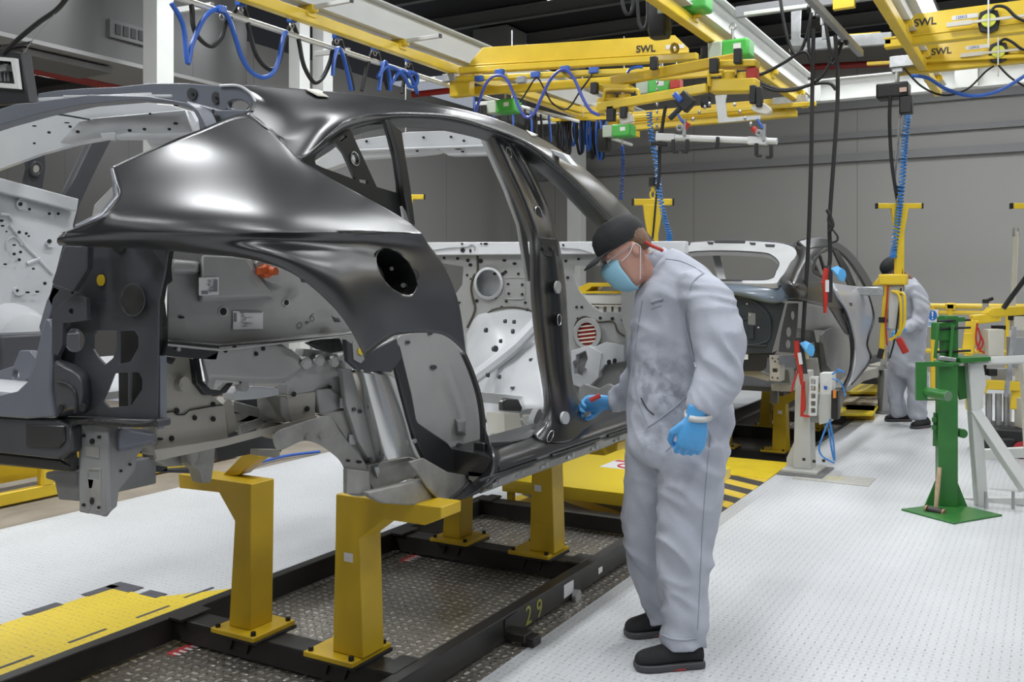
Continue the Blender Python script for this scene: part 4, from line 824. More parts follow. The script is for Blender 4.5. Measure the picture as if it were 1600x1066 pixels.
for i, (a, b, w, h) in enumerate([(1150,515,16,6),(1174,519,8,22),(1153,545,12,5),(1182,540,30,3),(1160,498,16,4)]): obj('tailgate_pressing', M().box(P(a,b,x=7.79), (.02, w*.0055, h*.0052)), galv if i in (0,) else MATS['tailgate_inner'], carb, bevel=.004)
for a, b in ((1167,475),(1149,494),(1172,492),(1185,512),(1188,463)): obj('tailgate_rivet', M().ball(P(a,b,x=7.79), .008, 6), sticker, carb)
cp('rear_valance', [(1040,556),(1205,552),(1214,548),(1208,556),(1198,560),(1196,576),(1190,580),(1040,582)], ecoat2, x=7.82)
cp('valance_label', [(1153,554),(1169,554),(1169,562),(1153,562)], sticker, t=.002, x=7.80)
cp('lower_crossmember', [(1040,578),(1175,576),(1190,582),(1205,590),(1200,596),(1178,590),(1160,586),(1040,586)], beige, x=7.9, t=.1)
cp('crash_bracket', [(1202,555),(1220,556),(1219,597),(1203,595)], beige, x=7.80, t=.15, holes=[[(1207,576),(1215,576),(1215,582),(1207,582)]])
for a, b in ((1207,560),(1216,561),(1211,565),(1207,590),(1215,591)): discp('bracket_hole', a, b, 1.2, 1.4, hole, carb, (-1,0,0), x=7.797)
cp('bracket_arm', [(1220,556),(1240,556),(1238,566),(1220,570)], blueg, y=1.9)
cp('lamp_pocket', [(1230,474),(1247,474),(1246,500),(1242,552),(1216,550),(1220,520)], tailm, x=7.72, holes=[ell(1238,493,3,7,12), ell(1232,519,4,8,12), ell(1231,538,4,7,12)])
# side
SY = 1.62
QB = [[(1240,381,2.0),(1262,374,1.98),(1290,375,1.93),(1290,384,1.88),(1270,402,1.80)],
      [(1243,392,1.95),(1255,395,1.85),(1266,398,1.80),(1270,402,1.78),(1268,415,1.76)],
      [(1228,424,1.88),(1240,428,1.74),(1252,428,1.70),(1262,428,1.70),(1272,430,1.69)],
      [(1218,440,1.85),(1238,446,1.68),(1256,446,1.64),(1272,443,1.63),(1290,440,1.62)],
      [(1231,464,1.82),(1246,462,1.68),(1262,460,1.63),(1280,458,1.61),(1300,452,1.60)],
      [(1230,468,1.83),(1246,468,1.69),(1262,470,1.63),(1285,472,1.60),(1312,468,1.59)],
      [(1230,470,1.84),(1248,471,1.70),(1266,474,1.64),(1296,480,1.60),(1318,482,1.59)]]
obj('quarter_panel', M().grid(cr2([[P(a, b, y=c) for a, b, c in r] for r in QB], 5, 5)), ecoat, carb, solid=.004)
cp('rear_arch_band', [(1296,478),(1312,466),(1322,482),(1330,500),(1326,524),(1322,520),(1310,500)], ecoat, y=1.60)
cp('arch_edge', rnd([(1322,482),(1334,515),(1338,550),(1334,585),(1322,608),(1318,606),(1329,582),(1332,550),(1328,515),(1318,490)], 3), ecoat2, y=1.59)
rr = [[(1245,378,1.98),(1266,372.5,1.96),(1290,374,1.90),(1315,384,1.84),(1335,402,1.80),(1352,426,1.76),(1364,448,1.72)],
      [(1262,392,1.86),(1276,388,1.85),(1294,386,1.84),(1310,393,1.81),(1327,410,1.77),(1342,432,1.74),(1352,450,1.71)]]
obj('roof_rail', M().grid(cr2([[P(a, b, y=c) for a, b, c in r] for r in rr], 6, 6)), ecoat, carb, solid=.02)
cp('quarter_window_frame', [(1268,418),(1272,405),(1282,394),(1294,388),(1300,390),(1282,398),(1276,408),(1273,421),(1284,429),(1300,436),(1298,442),(1284,434),(1272,427)], ecoat2, y=1.75)
cp('b_pillar', [(1302,390),(1310,392),(1326,418),(1338,447),(1328,449),(1316,420)], ecoat2, y=1.78)
cp('far_pillar_strip', [(1281,399),(1283,398),(1292,425),(1290,428)], ecoat2, y=2.0); cp('far_pillar_strip', [(1270,405),(1276,414),(1284,432),(1279,430)], ecoat2, y=1.9)
cp('far_window_post', [(1316,392),(1319,391),(1356,448),(1352,450)], whitep, y=1.95)
DR = [[(1300,442,1.62),(1325,446,1.60),(1348,449,1.60),(1354,453,1.60)],
      [(1310,462,1.57),(1330,462,1.55),(1350,464,1.545),(1362,478,1.56)],
      [(1327,490,1.55),(1342,490,1.53),(1356,492,1.53),(1365,500,1.54)],
      [(1337,530,1.56),(1345,530,1.54),(1351,532,1.54),(1355,536,1.55)],
      [(1338,555,1.56),(1347,556,1.54),(1355,558,1.54),(1361,560,1.55)],
      [(1332,590,1.57),(1337,588,1.56),(1342,585,1.56),(1347,582,1.57)],
      [(1322,608,1.59),(1325,606,1.59),(1328,603,1.59),(1331,600,1.59)]]
ddr = obj('rear_door', M().grid(cr2([[P(a, b, y=c) for a, b, c in r] for r in DR], 5, 5)), mat('silver_door', (0.46,0.47,0.50), .3, .25, coat=.3), carb, solid=.03, offs=-1)
obj('door_edge_seal', M().tube(bez([P(a, b, y=c-.01) for a, b, c in [r[-1] for r in DR]], 6), .010, 6), ecoat2, carb)
cp('handle_aperture', [(1328,473),(1334,474),(1333,479),(1329,478)], tailm, t=.003, y=1.54)
cp('inner_side_panel', [(1248,475),(1296,482),(1318,520),(1300,516),(1260,516),(1246,512)], greyp, y=1.90)
cp('inner_wheelhouse', [(1246,512),(1272,517),(1278,545),(1270,600),(1250,596),(1244,560)], castm, y=1.92)
cp('polished_inner_quarter', [(1262,536),(1276,536),(1282,598),(1268,610)], alum, y=1.86, t=.05)
cp('wheelhouse_strap', [(1280,535),(1286,536),(1292,570),(1304,585),(1300,590),(1284,578)], ecoat2, y=1.80, t=.04)
cp('wheelhouse_cover', rnd([(1284,524),(1305,512),(1322,522),(1331,548),(1328,580),(1318,604),(1298,588),(1288,560)], 3), greyp, y=1.84)
cp('side_box_pressing', [(1245,540),(1288,544),(1286,552),(1244,550)], greyp, y=1.86, t=.05)
cp('subframe_piece', [(1232,578),(1246,575),(1258,596),(1252,606),(1236,602)], castm, y=1.95, t=.1)
cp('sill', [(1318,606),(1352,580),(1400,566),(1400,580),(1350,596),(1326,612)], beige, y=1.72, t=.2)
cp('sill_front', [(1345,560),(1420,545),(1420,575),(1350,592)], tailm, y=1.95, t=.05)
obj('jacking_block', M().prism(px([(1204,600),(1236,602),(1236,612),(1206,611)], x=7.95), (.15,0,0)), castm, carb)
obj('pillar_link', M().prism(px([(1203,604),(1215,604),(1214,631),(1203,630)], x=8.0), (.06,0,0)), tailm, carb)
obj('rocker_beam', M().bb((8.6, 2.1, .47), (11.4, 2.2, .56)), tailm, carb); obj('floor_underside', M().bb((8.1, 2.0, .56), (11.4, 3.3, .6)), tailm, carb)
# ---------------- overhead crane system ----------------
RB, RT = 3.56, 3.81
def runway(y, x0, x1, lab, stubs=False):
    t = thing('runway_beam', ((x0+x1)/2, y, RB), lab, 'overhead beam')
    obj('girder', M().ibeam((x0, y, (RB+RT)/2), (x1, y, (RB+RT)/2), .14, RT-RB, .014), white, t)
    obj('track', M().beam((x0, y-.0, 3.475), (x1-.1, y, 3.475), .075, .085), yellow, t, bevel=.008)
    x = x0+.6
    while x < x1-.2:
        h = obj('hanger_clamp', M().box((x, y, 3.535), (.07, .17, .05)).box((x, y, 3.50), (.10, .10, .05)), yellow, t, bevel=.006)
        if stubs: obj('stub_bar', M().beam((x, y-.08, 3.545), (x, y-.42, 3.545), .03, .03), white, h, bevel=.003)
        if stubs: obj('end_cap', M().box((x, y-.425, 3.545), (.032, .012, .032)), black, h)
        x += 1.15
    return t
runway(4.85, 2.5, 12.0, 'white overhead runway beam with yellow track above the nearest car roof', True)
runway(2.4, 5.2, 10.9, 'white overhead runway beam with yellow track right of the hanging green hoists')
rw3 = runway(1.04, 4.0, 10.9, 'rightmost white overhead beam with yellow track, crossing above the lettered girders')
tag(obj('cross_beam', M().ibeam((11.2, 2.5, 3.685), (11.2, -4.5, 3.685), .14, .25, .014).box((11.13, .8, 3.685), (.02, .22, .24)).box((11.13, 2.4, 3.685), (.02, .2, .24)), white), 'long white steel beam crossing in front of the back wall', 'beam')
pt = thing('cable_rail', (6.5, 5.0, 3.3), 'thin white conduit rail carrying looped hoses under the left runway beam', 'cable rail')
obj('rail', M().cyl((3.4, 4.98, 3.36), (12, 4.98, 3.36), .022, 10), white, pt)
for x in (4.6, 6.05, 7.3, 8.6, 10): obj('rail_bracket', M().beam((x, 4.98, 3.385), (x, 5.35, 3.40), .03, .04), white, pt, bevel=.003)
# bridges
def bridge(name, x, y0, y1, lab, txt=None, track=True, zb=3.47, zt=3.70, cham=.12, lz=None):
    t = thing(name, (x, (y0+y1)/2, zb), lab, 'crane girder')
    obj('girder', M().prism([V(x,y0,zb+.05),V(x,y1,zb+.05),V(x,y1,zb+.08),V(x,y1+cham,zt),V(x,y0-cham,zt),V(x,y0,zb+.08)], (.05,0,0)), yellow, t, bevel=.004)
    obj('lower_track', M().beam((x+.02, y0+.12, zb+.01), (x+.02, y1-.12, zb+.01), .09, .075, (0,0,1)), yellow, t, bevel=.01)
    obj('track_lip', M().beam((x-.022, y0+.12, zb+.05), (x-.022, y1-.12, zb+.05), .02, .016), yellow, t, bevel=.003)
    if txt: text('lettering', 'SWL', .085, (x-.002, txt, zb+.125), (0,-1,0), ZZ, ink, t); obj('rating_label', M().box((x-.002, txt-.38, zb+.155), (.003, .19, .035)), sticker, t, bevel=.001); text('rating_digits', '125KG', .03, (x-.0045, txt-.31, zb+.145), (0,-1,0), ZZ, mat('label_blue',(0.1,0.16,0.35),.6), t)
    return t
def bridge_skew(name, pL, pR, lab, zb, zt, tpx=None):
    pL = Vector(pL); pR = Vector(pR); d = (pR-pL).normalized(); n = ZZ.cross(d).normalized(); t = thing(name, (pL+pR)/2, lab, 'crane girder'); z = lambda p, h: V(p.x, p.y, h)
    obj('girder', M().prism([z(pL,zb+.03), z(pR,zb+.03), z(pR,zb+.08), z(pR-d*.12,zt), z(pL+d*.12,zt), z(pL,zb+.08)], n*.05), yellow, t, bevel=.004)
    obj('lower_track', M().beam(z(pL-d*.1,zb), z(pR,zb), .08, .06), yellow, t, bevel=.01); obj('track_lip', M().beam(z(pL,zb+.04)-n*.03, z(pR,zb+.04)-n*.03, .02, .014), yellow, t, bevel=.003)
    if tpx:
        f = n if n.dot(VD) > 0 else -n; o = PL0(tpx[0], tpx[1], pL-f*.004, f); text('lettering', 'SWL', .085, o, d, ZZ, ink, t); obj('rating_label', M().beam(o+d*.26+ZZ*.03, o+d*.42+ZZ*.03, .003, .035), sticker, t)
    return t
def PL0(a, b, p0, n):
    o = V(0,0,CAMH); d = P(a, b, D=1.0)-o; return o+d*((Vector(p0)-o).dot(n)/d.dot(n))
bridge_skew('crane_girder', P(735,110,z=3.45), P(1076,90,z=3.45), 'yellow crane girder lettered SWL hanging at the middle, nearest the green hoists', 3.45, 3.655, (994,82))
obj_y = P(1410,50,x=8.4).y
bridge('crane_girder', 8.4, 1.10, -3.6, 'upper yellow girder lettered SWL at the top right corner', P(1428,34,x=8.4).y)
bridge('crane_girder', 9.45, 1.16, -3.9, 'lower yellow girder lettered SWL at the right, with the black hoist beneath', P(1455,78,x=9.45).y, zb=3.45, zt=3.76)
tr = thing('trolley_track', (9.4, -1, 3.3), 'thin yellow trolley track beneath the lower lettered girder', 'track')
obj('track', M().beam(P(1355,100,x=9.4), P(1700,83,x=9.4), .05, .03), yellow, tr, bevel=.004)
obj('track_joint', M().box(P(1418,96,x=9.38), (.10, .30, .10)), galv, tr, bevel=.004)
b2 = bridge('crane_girder', 10.3, 4.8, 2.5, 'farther yellow crane girder beyond the lifting frame, partly hidden', None, zb=3.29, zt=3.48)
obj('girder_joint', M().box(P(1235,158,x=10.28), (.1, .35, .09)), galv, b2, bevel=.004)
obj('second_track', M().beam(P(950,186,x=10.2), P(1275,162,x=10.2), .05, .045), yellow, b2, bevel=.006)
# lower girders between the runways (short transverse tracks)
tl = thing('transverse_track', (7.45, 3.9, 3.3), 'double yellow transverse track under the middle lettered girder', 'track')
obj('track', M().beam(P(708,124,x=7.4), P(1175,103,x=7.4), .06, .05), yellow, tl, bevel=.01)
obj('lower_beam', M().beam(P(712,145,x=7.6), P(960,127,x=7.6), .06, .08), yellow, tl, bevel=.01)
obj('joint_box', M().box(P(704,122,x=7.38), (.08,.14,.07)), galv, tl, bevel=.004)
obj('end_bracket', M().box(P(722,138,x=7.45), (.10,.22,.16)), yellow, tl, bevel=.01)
obj('junction_box', M().box(P(815,125,x=7.3), (.06,.08,.06)), greyplast, tl, bevel=.006)
tl2 = thing('transverse_track', (9.0, 4.3, 3.2), 'lower yellow track running off to the right behind the roof rail', 'track')
obj('track', M().beam(P(800,140,y=4.6), P(905,172,y=4.6), .06, .07), yellow, tl2, bevel=.01)
obj('end_piece', M().beam(P(905,172,y=4.6), P(960,172,x=10.3), .06, .07), yellow, tl2, bevel=.01)
# round yellow cable reels on the right girders
def reel(px_, py_, x, lab):
    c = P(px_, py_, x=x); t = thing('cable_reel', c, lab, 'reel', 'cable reels on the lettered girders')
    obj('backplate', M().prism(ring(c+V(.02,0,0), (0,1,0), (0,0,1), .08, .095, 8, 3), (-.03,0,0)), black, t, bevel=.006)
    obj('disc', M().cyl(c+V(-.01,0,0), c+V(-.04,0,0), .054, 24), mat('lime_yellow', (0.62,0.66,0.06), .4), t, bevel=.004)
    obj('cross_arm', M().beam(c+V(-.035,.30,-.0), c+V(-.035,-.30,.0), .02, .02).beam(c+V(-.035,.30,.0), c+V(-.035,.12,-.0), .03, .035), cream, t)
    obj('cross_post', M().beam(c+V(-.05,0,.17), c+V(-.05,0,-.22), .012, .012), white, t)
    return c
ra = reel(1545, 33, 8.35, 'round yellow cable reel on the upper lettered girder')
rb_ = reel(1560, 82, 9.40, 'round yellow cable reel on the lower lettered girder')
def hose(name, pts, r, mt, lab, cat='hose', group=None, n=8, k=8):
    return tag(obj(name, M().tube(bez(pts, k), r, n), mt), lab, cat, group)
hose('black_cable', [P(a,b,x=8.3) for a,b in ((1548,18),(1556,10),(1572,12),(1590,28),(1620,40))], .012, rubber, 'black cable looping over the upper yellow reel', 'cable')
hose('black_cable', [P(a,b,x=9.35) for a,b in ((1562,66),(1570,61),(1582,66),(1600,78),(1630,80))], .012, rubber, 'black cable looping over the lower yellow reel', 'cable')
hose('blue_air_hose', [P(a,b,x=9.2) for a,b in ((1424,118),(1450,122),(1480,140),(1520,150),(1560,142),(1600,119),(1640,90))], .016, blueh, 'blue hose sagging under the right girders, in front of the white cross beam')
hose('black_cable', [P(a,b,x=9.25) for a,b in ((1412,106),(1440,135),(1475,149),(1510,140),(1540,112),(1553,103))], .009, rubber, 'thin black cable sagging left of the lower reel', 'cable')
hose('black_cable', [P(a,b,x=9.25) for a,b in ((1560,102),(1580,122),(1610,140))], .009, rubber, 'thin black cable falling right of the lower reel', 'cable')
# festoon hoses along the left runway
fest_b = [[(262,-20),(296,0),(302,40),(312,60),(330,72),(345,60),(352,40),(365,20),(376,6)],
 [(376,6),(384,20),(390,50),(400,85),(415,105),(428,108),(436,95),(444,65),(452,42)],
 [(458,38),(466,60),(474,100),(486,124),(494,129),(505,120),(516,95),(522,65)],
 [(532,62),(540,90),(548,120),(552,142)],[(565,142),(572,110),(580,85),(583,80)],
 [(590,82),(597,110),(606,140)],[(628,146),(634,110),(638,98)],[(641,100),(646,120),(652,150)]]
fest_u = [[(268,5),(286,40),(293,98),(300,70),(315,35),(330,18),(345,16),(358,30),(368,60),(378,90),(392,112),(410,121),(425,115),(434,98),(442,60),(447,50)],
 [(520,118),(522,95),(528,76),(534,82),(542,110),(549,142)],[(592,142),(597,108),(602,97),(608,115),(610,142)],
 [(590,120),(603,105),(618,108),(632,120),(640,135),(650,132),(652,118),(640,112)],[(610,133),(625,112),(640,118),(652,146)]]
for i, l in enumerate(fest_b): hose('black_festoon_hose', [P(a,b,y=4.98) for a,b in l], .017, rubber, ['black hose looping off the first white column','second black hose loop from the left, hanging at the blue clip','black hose loop hanging before the paired white columns','short black hose drop behind the near roof edge','thin black hose rising behind the roof, fourth clip','black hose dropping behind the roof from the fourth clip','black hose rising to the fifth clip','black hose drop next to the fifth clip'][i], 'hose')
for i, l in enumerate(fest_u): hose('blue_festoon_hose', [P(a,b,y=4.93) for a,b in l], .017, blueh, ['long blue hose dipping twice right of the first white column','blue hose hanging at the third clip behind the roof','blue hose hanging at the fourth clip behind the roof','tangled blue hose loop over the nearest roof edge','blue hose arch beside the tangled blue loop'][i], 'hose')
for i, (a, b) in enumerate([(346,15),(376,4),(456,30),(526,55),(586,74),(638,92)]):
    c = P(a, b, y=4.92); t = thing('hose_clip', c, 'blue hose trolley clip number %s along the left rail' % ['one','two','three','four','five','six'][i], 'clip', 'hose trolley clips on the left rail')
    t['label'] = 'blue hose trolley clip under the left yellow track'
    obj('clip_body', M().box(c, (.06,.05,.05)), blueh, t, bevel=.005); obj('clip_shackle', M().tube([c+V(.02*math.cos(k),0,-.05+.02*math.sin(k)) for k in [j*math.pi/4 for j in range(8)]], .005, 6, closed=True), steel, t)
# hoses of the middle girder
hose('blue_air_hose', [P(a,b,x=7.3) for a,b in ((742,178),(748,160),(760,130),(775,118),(790,122),(802,145),(812,170),(822,183),(834,178),(845,155),(858,128),(872,112),(885,110),(898,125),(910,152),(922,172),(936,180)) ], .014, mat('violet_blue_hose',(0.07,0.10,0.42),.35), 'violet blue hose hanging in waves below the middle lettered girder')
hose('black_cable', [P(a,b,x=7.35) for a,b in ((812,160),(822,145),(838,122),(850,138),(862,160),(880,171),(892,165),(905,145),(925,117))], .008, rubber, 'thin black cable between two clips below the middle girder', 'cable')
for i, (a, b) in enumerate([(781,113),(749,123),(837,117),(883,108),(928,110)]):
    c = P(a, b, x=7.36); tag(obj('hose_clip', M().box(c, (.05,.08,.05)), blueh, bevel=.004), 'small blue hose clip on the track of the middle girder', 'clip', 'blue clips on the middle girder')
random.seed(5)
for i in range(15):
    a = 872+i*5.1; top_ = 186+random.uniform(-4,4); bot = 222+random.uniform(0,20)+(i > 8)*8; c1 = P(a, top_, x=9.6); w = random.uniform(3,8)
    l = [(a,top_),(a-w*.3,(top_+bot)/2),(a+w*.2,bot-4),(a+w*.6,bot),(a+w,bot-5),(a+w*1.1,(top_+bot)/2),(a+w*.8,top_)]
    tag(obj('bundled_hose', M().tube(bez([P(q, r, x=9.6+.02*(i%3)) for q, r in l], 5), .016, 6), [rubber, rubber, blueh, rubber, blueh][i%5]), 'looped hose in the gathered bundle under the farther girder, %s' % ['black','black','blue','black','blue'][i%5], 'hose', 'gathered hose loops, %s' % ['black','black','blue','black','blue'][i%5])
for i in range(13):
    a = 742+i*9.5+random.uniform(-2,2); b0 = 150+i*2.6; b1 = b0+40+random.uniform(0,18)
    tag(obj('hanging_hose', M().tube(bez([P(a,b0,x=8.9),P(a+2,(b0+b1)/2,x=8.9),P(a+random.uniform(-4,4),b1,x=8.9)],5), .013, 6), rubber if i%3 else blueh), '%s hose hanging behind the near roof rail' % ('black' if i%3 else 'blue'), 'hose', 'hoses hanging behind the roof rail, %s' % ('black' if i%3 else 'blue'))
# hoists
def hoist(px_, py_, x, s, lab, blackbox=True, flip=1, name='chain_hoist'):
    c = P(px_, py_, x=x); t = thing(name, c, lab, 'hoist')
    obj('motor_housing', M().box(c, (.22*s,.26*s,.17*s)), greenh, t, bevel=.025*s, seg=3)
    obj('gear_cover', M().box(c+V(-.01,.19*s*flip,0), (.20*s,.14*s,.16*s)), mat('pale_green_grey',(0.40,0.46,0.38),.5), t, bevel=.012*s)
    if blackbox: obj('chain_bag', M().loft([ring(c+V(-.02,.27*s*flip,.04*s), XX, YY, .08*s,.07*s,12,4), ring(c+V(-.02,.27*s*flip,-.2*s), XX, YY, .09*s,.085*s,12,4), ring(c+V(-.02,.27*s*flip,-.25*s), XX, YY, .07*s,.07*s,12,4)]), black, t)
    obj('suspension_hook', M().cyl(c+V(0,.05*s,.085*s), c+V(0,.05*s,.22*s), .014*s, 8).tube([c+V(0,.05*s+.03*s*math.cos(k),.23*s+.03*s*math.sin(k)) for k in [j*math.pi/5 for j in range(10)]], .01*s, 6, closed=True), steel, t)
    obj('hoist_label', M().box(c+V(-.112*s,-.02,.01), (.002,.07*s,.05*s)), sticker, t)
    return t
hoist(1083, 4, 6.9, .96, 'green and black chain hoist at the top, above the SWL girder end')
hoist(1153, 78, 7.5, .85, 'green chain hoist with black chain bag right of the SWL girder end')
hoist(795, 167, 8.2, .8, 'green hoist behind the near roof rail, below the middle girder', False)
hoist(975, 205, 8.6, .75, 'green hoist hanging below the left arm of the lifting frame', True, 1)
hoist(1035, 135, 9.0, .95, 'green hoist behind the lifting frame, with red block', False)
tag(obj('red_block', M().box(P(1057,132,x=8.9), (.12,.10,.10)), red, bevel=.01), 'small red block beside the green hoist behind the lifting frame', 'block')
bh = thing('black_hoist', P(1400,143,x=9.35), 'black electric chain hoist under the lower lettered girder', 'hoist')
obj('hoist_body', M().box(P(1396,143,x=9.35), (.2,.28,.14)), black, bh, bevel=.02, seg=3)
obj('control_box', M().box(P(1416,165,x=9.3), (.12,.11,.16)), black, bh, bevel=.012)
obj('hoist_label', M().box(P(1411,140,x=9.23), (.004,.06,.04)), mat('pink_label',(0.6,0.42,0.36),.5), bh)
text('hoist_lettering', 'DEMAG', .04, P(1380,144,x=9.245), (0,-1,0), ZZ, sticker, bh) if False else None
obj('suspension_hook', M().cyl(P(1402,130,x=9.38), P(1402,108,x=9.38), .02, 8), galv, bh)
obj('trolley', M().box(P(1403,107,x=9.4), (.08,.10,.09)), galv, bh, bevel=.01)
for k, a in enumerate((1408,1411)): obj('lift_chain', M().cyl(P(a,152,x=9.35), P(1396+k*2,292,x=9.35), .006, 6), steel, bh)
# lifting frame (manipulator) under the middle girder
lf = thing('lifting_frame', P(1050,140,x=6.3), 'large yellow lifting frame with two crossing arms and black pads, hanging at the middle', 'lifting frame')
X6 = 6.3
obj('upper_arm', M().beam(P(955,128,x=X6), P(1150,92,x=X6), .05, .075), yellow2, lf, bevel=.01)
obj('lower_arm', M().beam(P(935,168,x=X6-.1), P(1105,138,x=X6-.1), .05, .065), yellow, lf, bevel=.008)
obj('long_arm', M().beam(P(1030,118,x=X6+.3), P(1150,108,x=X6+.3), .04, .08), yellow, lf, bevel=.008)
for cx, cy, w in ((962,140,50),(1148,128,72)):
    obj('carriage', M().beam(P(cx-w/2,cy+(24 if cx<1000 else 8),x=X6), P(cx+w/2,cy+(24 if cx<1000 else 6),x=X6), .12, .09), yellow, lf, bevel=.01)
    obj('carriage_top', M().beam(P(cx-w/2,cy-2 if cx<1000 else 102,x=X6), P(cx+w/2,cy-2 if cx<1000 else 100,x=X6), .12, .045), yellow, lf, bevel=.008)
    obj('guard_loop', M().tube(bez([P(a,b,x=X6-.08) for a,b in ([(943,158),(945,143),(950,140),(990,140),(997,143),(999,155)] if cx<1000 else [(1108,135),(1108,113),(1112,111),(1130,111)])],5), .012, 8), yellow, lf)
    for k in (-10, 14): obj('spacer_block', M().cyl(P(cx+k,cy+8,x=X6), P(cx+k,cy-14 if cx>1000 else cy+24,x=X6), .045, 14), yellow, lf)
obj('mounting_eye', M().tube([P(1054+5*math.cos(k),76+7*math.sin(k),x=7.2) for k in [j*math.pi/6 for j in range(12)]], .014, 8, closed=True).cyl(P(1054,84,x=7.2), P(1054,92,x=7.2), .02), mat('brass_eye',(0.45,0.28,0.02),.4), lf)
obj('eye_plate', M().beam(P(1022,92,x=7.0), P(1090,88,x=7.0), .06, .05), yellow, lf, bevel=.006)
for a, b, c, d in ((929,138,.05,.08),(1022,99,.05,.09),(1153,88,.05,.10),(1116,103,.06,.1),(955,178,.06,.11),(975,176,.05,.08),(1177,148,.04,.12),(1187,152,.04,.13),(1103,160,.06,.07)): obj('rubber_pad', M().box(P(a,b,x=X6-.1), (.05,c,d)), black, lf, bevel=.006)
obj('blue_handle', M().beam(P(1053,146,x=X6-.25), P(1065,158,x=X6-.25), .03, .04), blueh, lf, bevel=.01)
obj('clamp_lever', M().beam(P(1062,150,x=X6-.22), P(1080,168,x=X6-.22), .06, .10).beam(P(1046,186,x=X6-.22), P(1066,166,x=X6-.22), .03, .035), black, lf, bevel=.008)
obj('white_bracket', M().prism(px([(1117,149),(1135,148),(1133,158),(1135,182),(1140,184),(1188,180),(1188,186),(1122,192),(1119,168)], x=X6-.12), (.02,0,0)), white, lf, bevel=.003)
obj('red_joint', M().box(P(1176,115,x=X6), (.08,.07,.07)), red, lf, bevel=.006)
obj('frosted_pad', M().prism(px(rnd([(1174,166),(1190,160),(1204,170),(1198,178),(1178,174)],3), x=X6-.1), (.05,0,0)), cream, lf, bevel=.01)
obj('frosted_pad', M().prism(px([(966,178),(985,176),(990,190),(970,195)], x=X6-.1), (.04,0,0)), cream, lf, bevel=.01)
obj('arm_hose', M().tube(bez([P(a,b,x=X6-.1) for a,b in ((980,114),(985,108),(995,105),(1004,105))],5), .01, 6), blueh, lf)
# hanging white clamp bar
cbx = 6.1
cbr = thing('clamp_bar', P(1120,216,x=cbx), 'white horizontal bar with black C clamps hanging from red tipped chains', 'clamp bar')
obj('bar', M().cyl(P(1026,214,x=cbx), P(1214,221,x=cbx), .022, 10), white, cbr)
for a in (1040, 1183): obj('bar_sleeve', M().beam(P(a-14,214+(a-1026)*.037,x=cbx), P(a+16,215+(a-1026)*.037,x=cbx), .055, .05), white, cbr, bevel=.006)
for a, b in ((1052,218),(1074,218),(1182,224),(1205,226)):
    k = obj('c_clamp', M().beam(P(a,b,x=cbx-.03), P(a,b+20,x=cbx-.03), .022, .022).beam(P(a,b+20,x=cbx-.03), P(a+(8 if a in (1052,1182) else -8),b+20,x=cbx-.03), .022, .018), black, cbr, bevel=.003)
obj('bar_clip', M().beam(P(1122,214,x=cbx-.03), P(1120,233,x=cbx-.03), .02, .03), black, cbr, bevel=.004)
obj('end_handle', M().cyl(P(1018,224,x=cbx), P(1042,226,x=cbx), .014), black, cbr)
for a, b in ((1064,200),(1188,208)):
    obj('swivel', M().tube([P(a-2+4*math.cos(k),b+4*math.sin(k),x=cbx-.04) for k in [j*math.pi/5 for j in range(10)]], .008, 6, closed=True).beam(P(a+5,b+12,x=cbx-.03), P(a+6,b-14,x=cbx-.03), .02, .02), greyplast, cbr)
    obj('toggle_lever', M().beam(P(a+3,b-8,x=cbx-.05), P(a-5,b-22,x=cbx-.05), .014, .016), blueh, cbr, bevel=.004)
def chain(pts, r=.006):
    m = M(); pts = [Vector(p) for p in pts]
    for i in range(len(pts)-1):
        n = max(2, int((pts[i+1]-pts[i]).length/.05)); d = (pts[i+1]-pts[i])/n
        for k in range(n): m.ball(pts[i]+d*(k+.5), .017, 5, (.6,.6,1))
    return m
obj('sling_chain', chain([P(1068,202,x=cbx), P(1098,170,x=cbx), P(1112,160,x=cbx)]), steel, cbr)
obj('sling_chain', chain([P(1186,208,x=cbx), P(1160,180,x=cbx), P(1144,158,x=cbx)]), steel, cbr)
obj('red_tip', M().cyl(P(1069,202,x=cbx-.02), P(1076,192,x=cbx-.02), .018), red, cbr); obj('red_tip', M().cyl(P(1176,200,x=cbx-.02), P(1183,207,x=cbx-.02), .018), red, cbr)
obj('pull_cord', M().tube(bez([P(a,b,x=cbx+.1) for a,b in ((1040,166),(1036,190),(1031,230),(1030,270),(1027,296))],5), .012, 6), rubber, cbr)
# blue coiled air lines
def coil(pts, r, turns, wire, lab, mt=bluel):
    c = bez([Vector(p) for p in pts], 12); n = turns*10; out = []
    for i in range(n+1):
        f = i/n*(len(c)-1); k = min(int(f), len(c)-2); p = c[k].lerp(c[k+1], f-k); a = 2*math.pi*i/10
        out.append(p+V(math.cos(a)*r*CA+0, math.sin(a)*r, 0) if False else p+VR*(math.cos(a)*r)+VD*(math.sin(a)*r))
    return tag(obj('coiled_air_line', M().tube(out, wire, 5), mt), lab, 'coiled hose')
coil([P(a,b,x=6.6) for a,b in ((1014,175),(1018,215),(1027,260),(1030,300),(1038,340),(1046,370),(1040,385))], .019, 46, .0055, 'blue coiled air line hanging beside the yellow T handle near the man')
coil([P(a,b,x=9.2) for a,b in ((1418,180),(1414,220),(1411,260),(1407,310),(1402,350),(1396,395),(1396,402))], .026, 52, .0075, 'blue coiled air line below the black hoist')
coil([P(a,b,x=9.9) for a,b in ((972,228),(973,260),(970,312))], .02, 22, .006, 'dark blue coiled air line behind the near A pillar', blueh)
hose('black_cable', [P(a,b,x=6.65) for a,b in ((1026,300),(1023,335),(1019,375),(1012,400))], .008, rubber, 'thin black cable beside the yellow T handle near the man', 'cable')
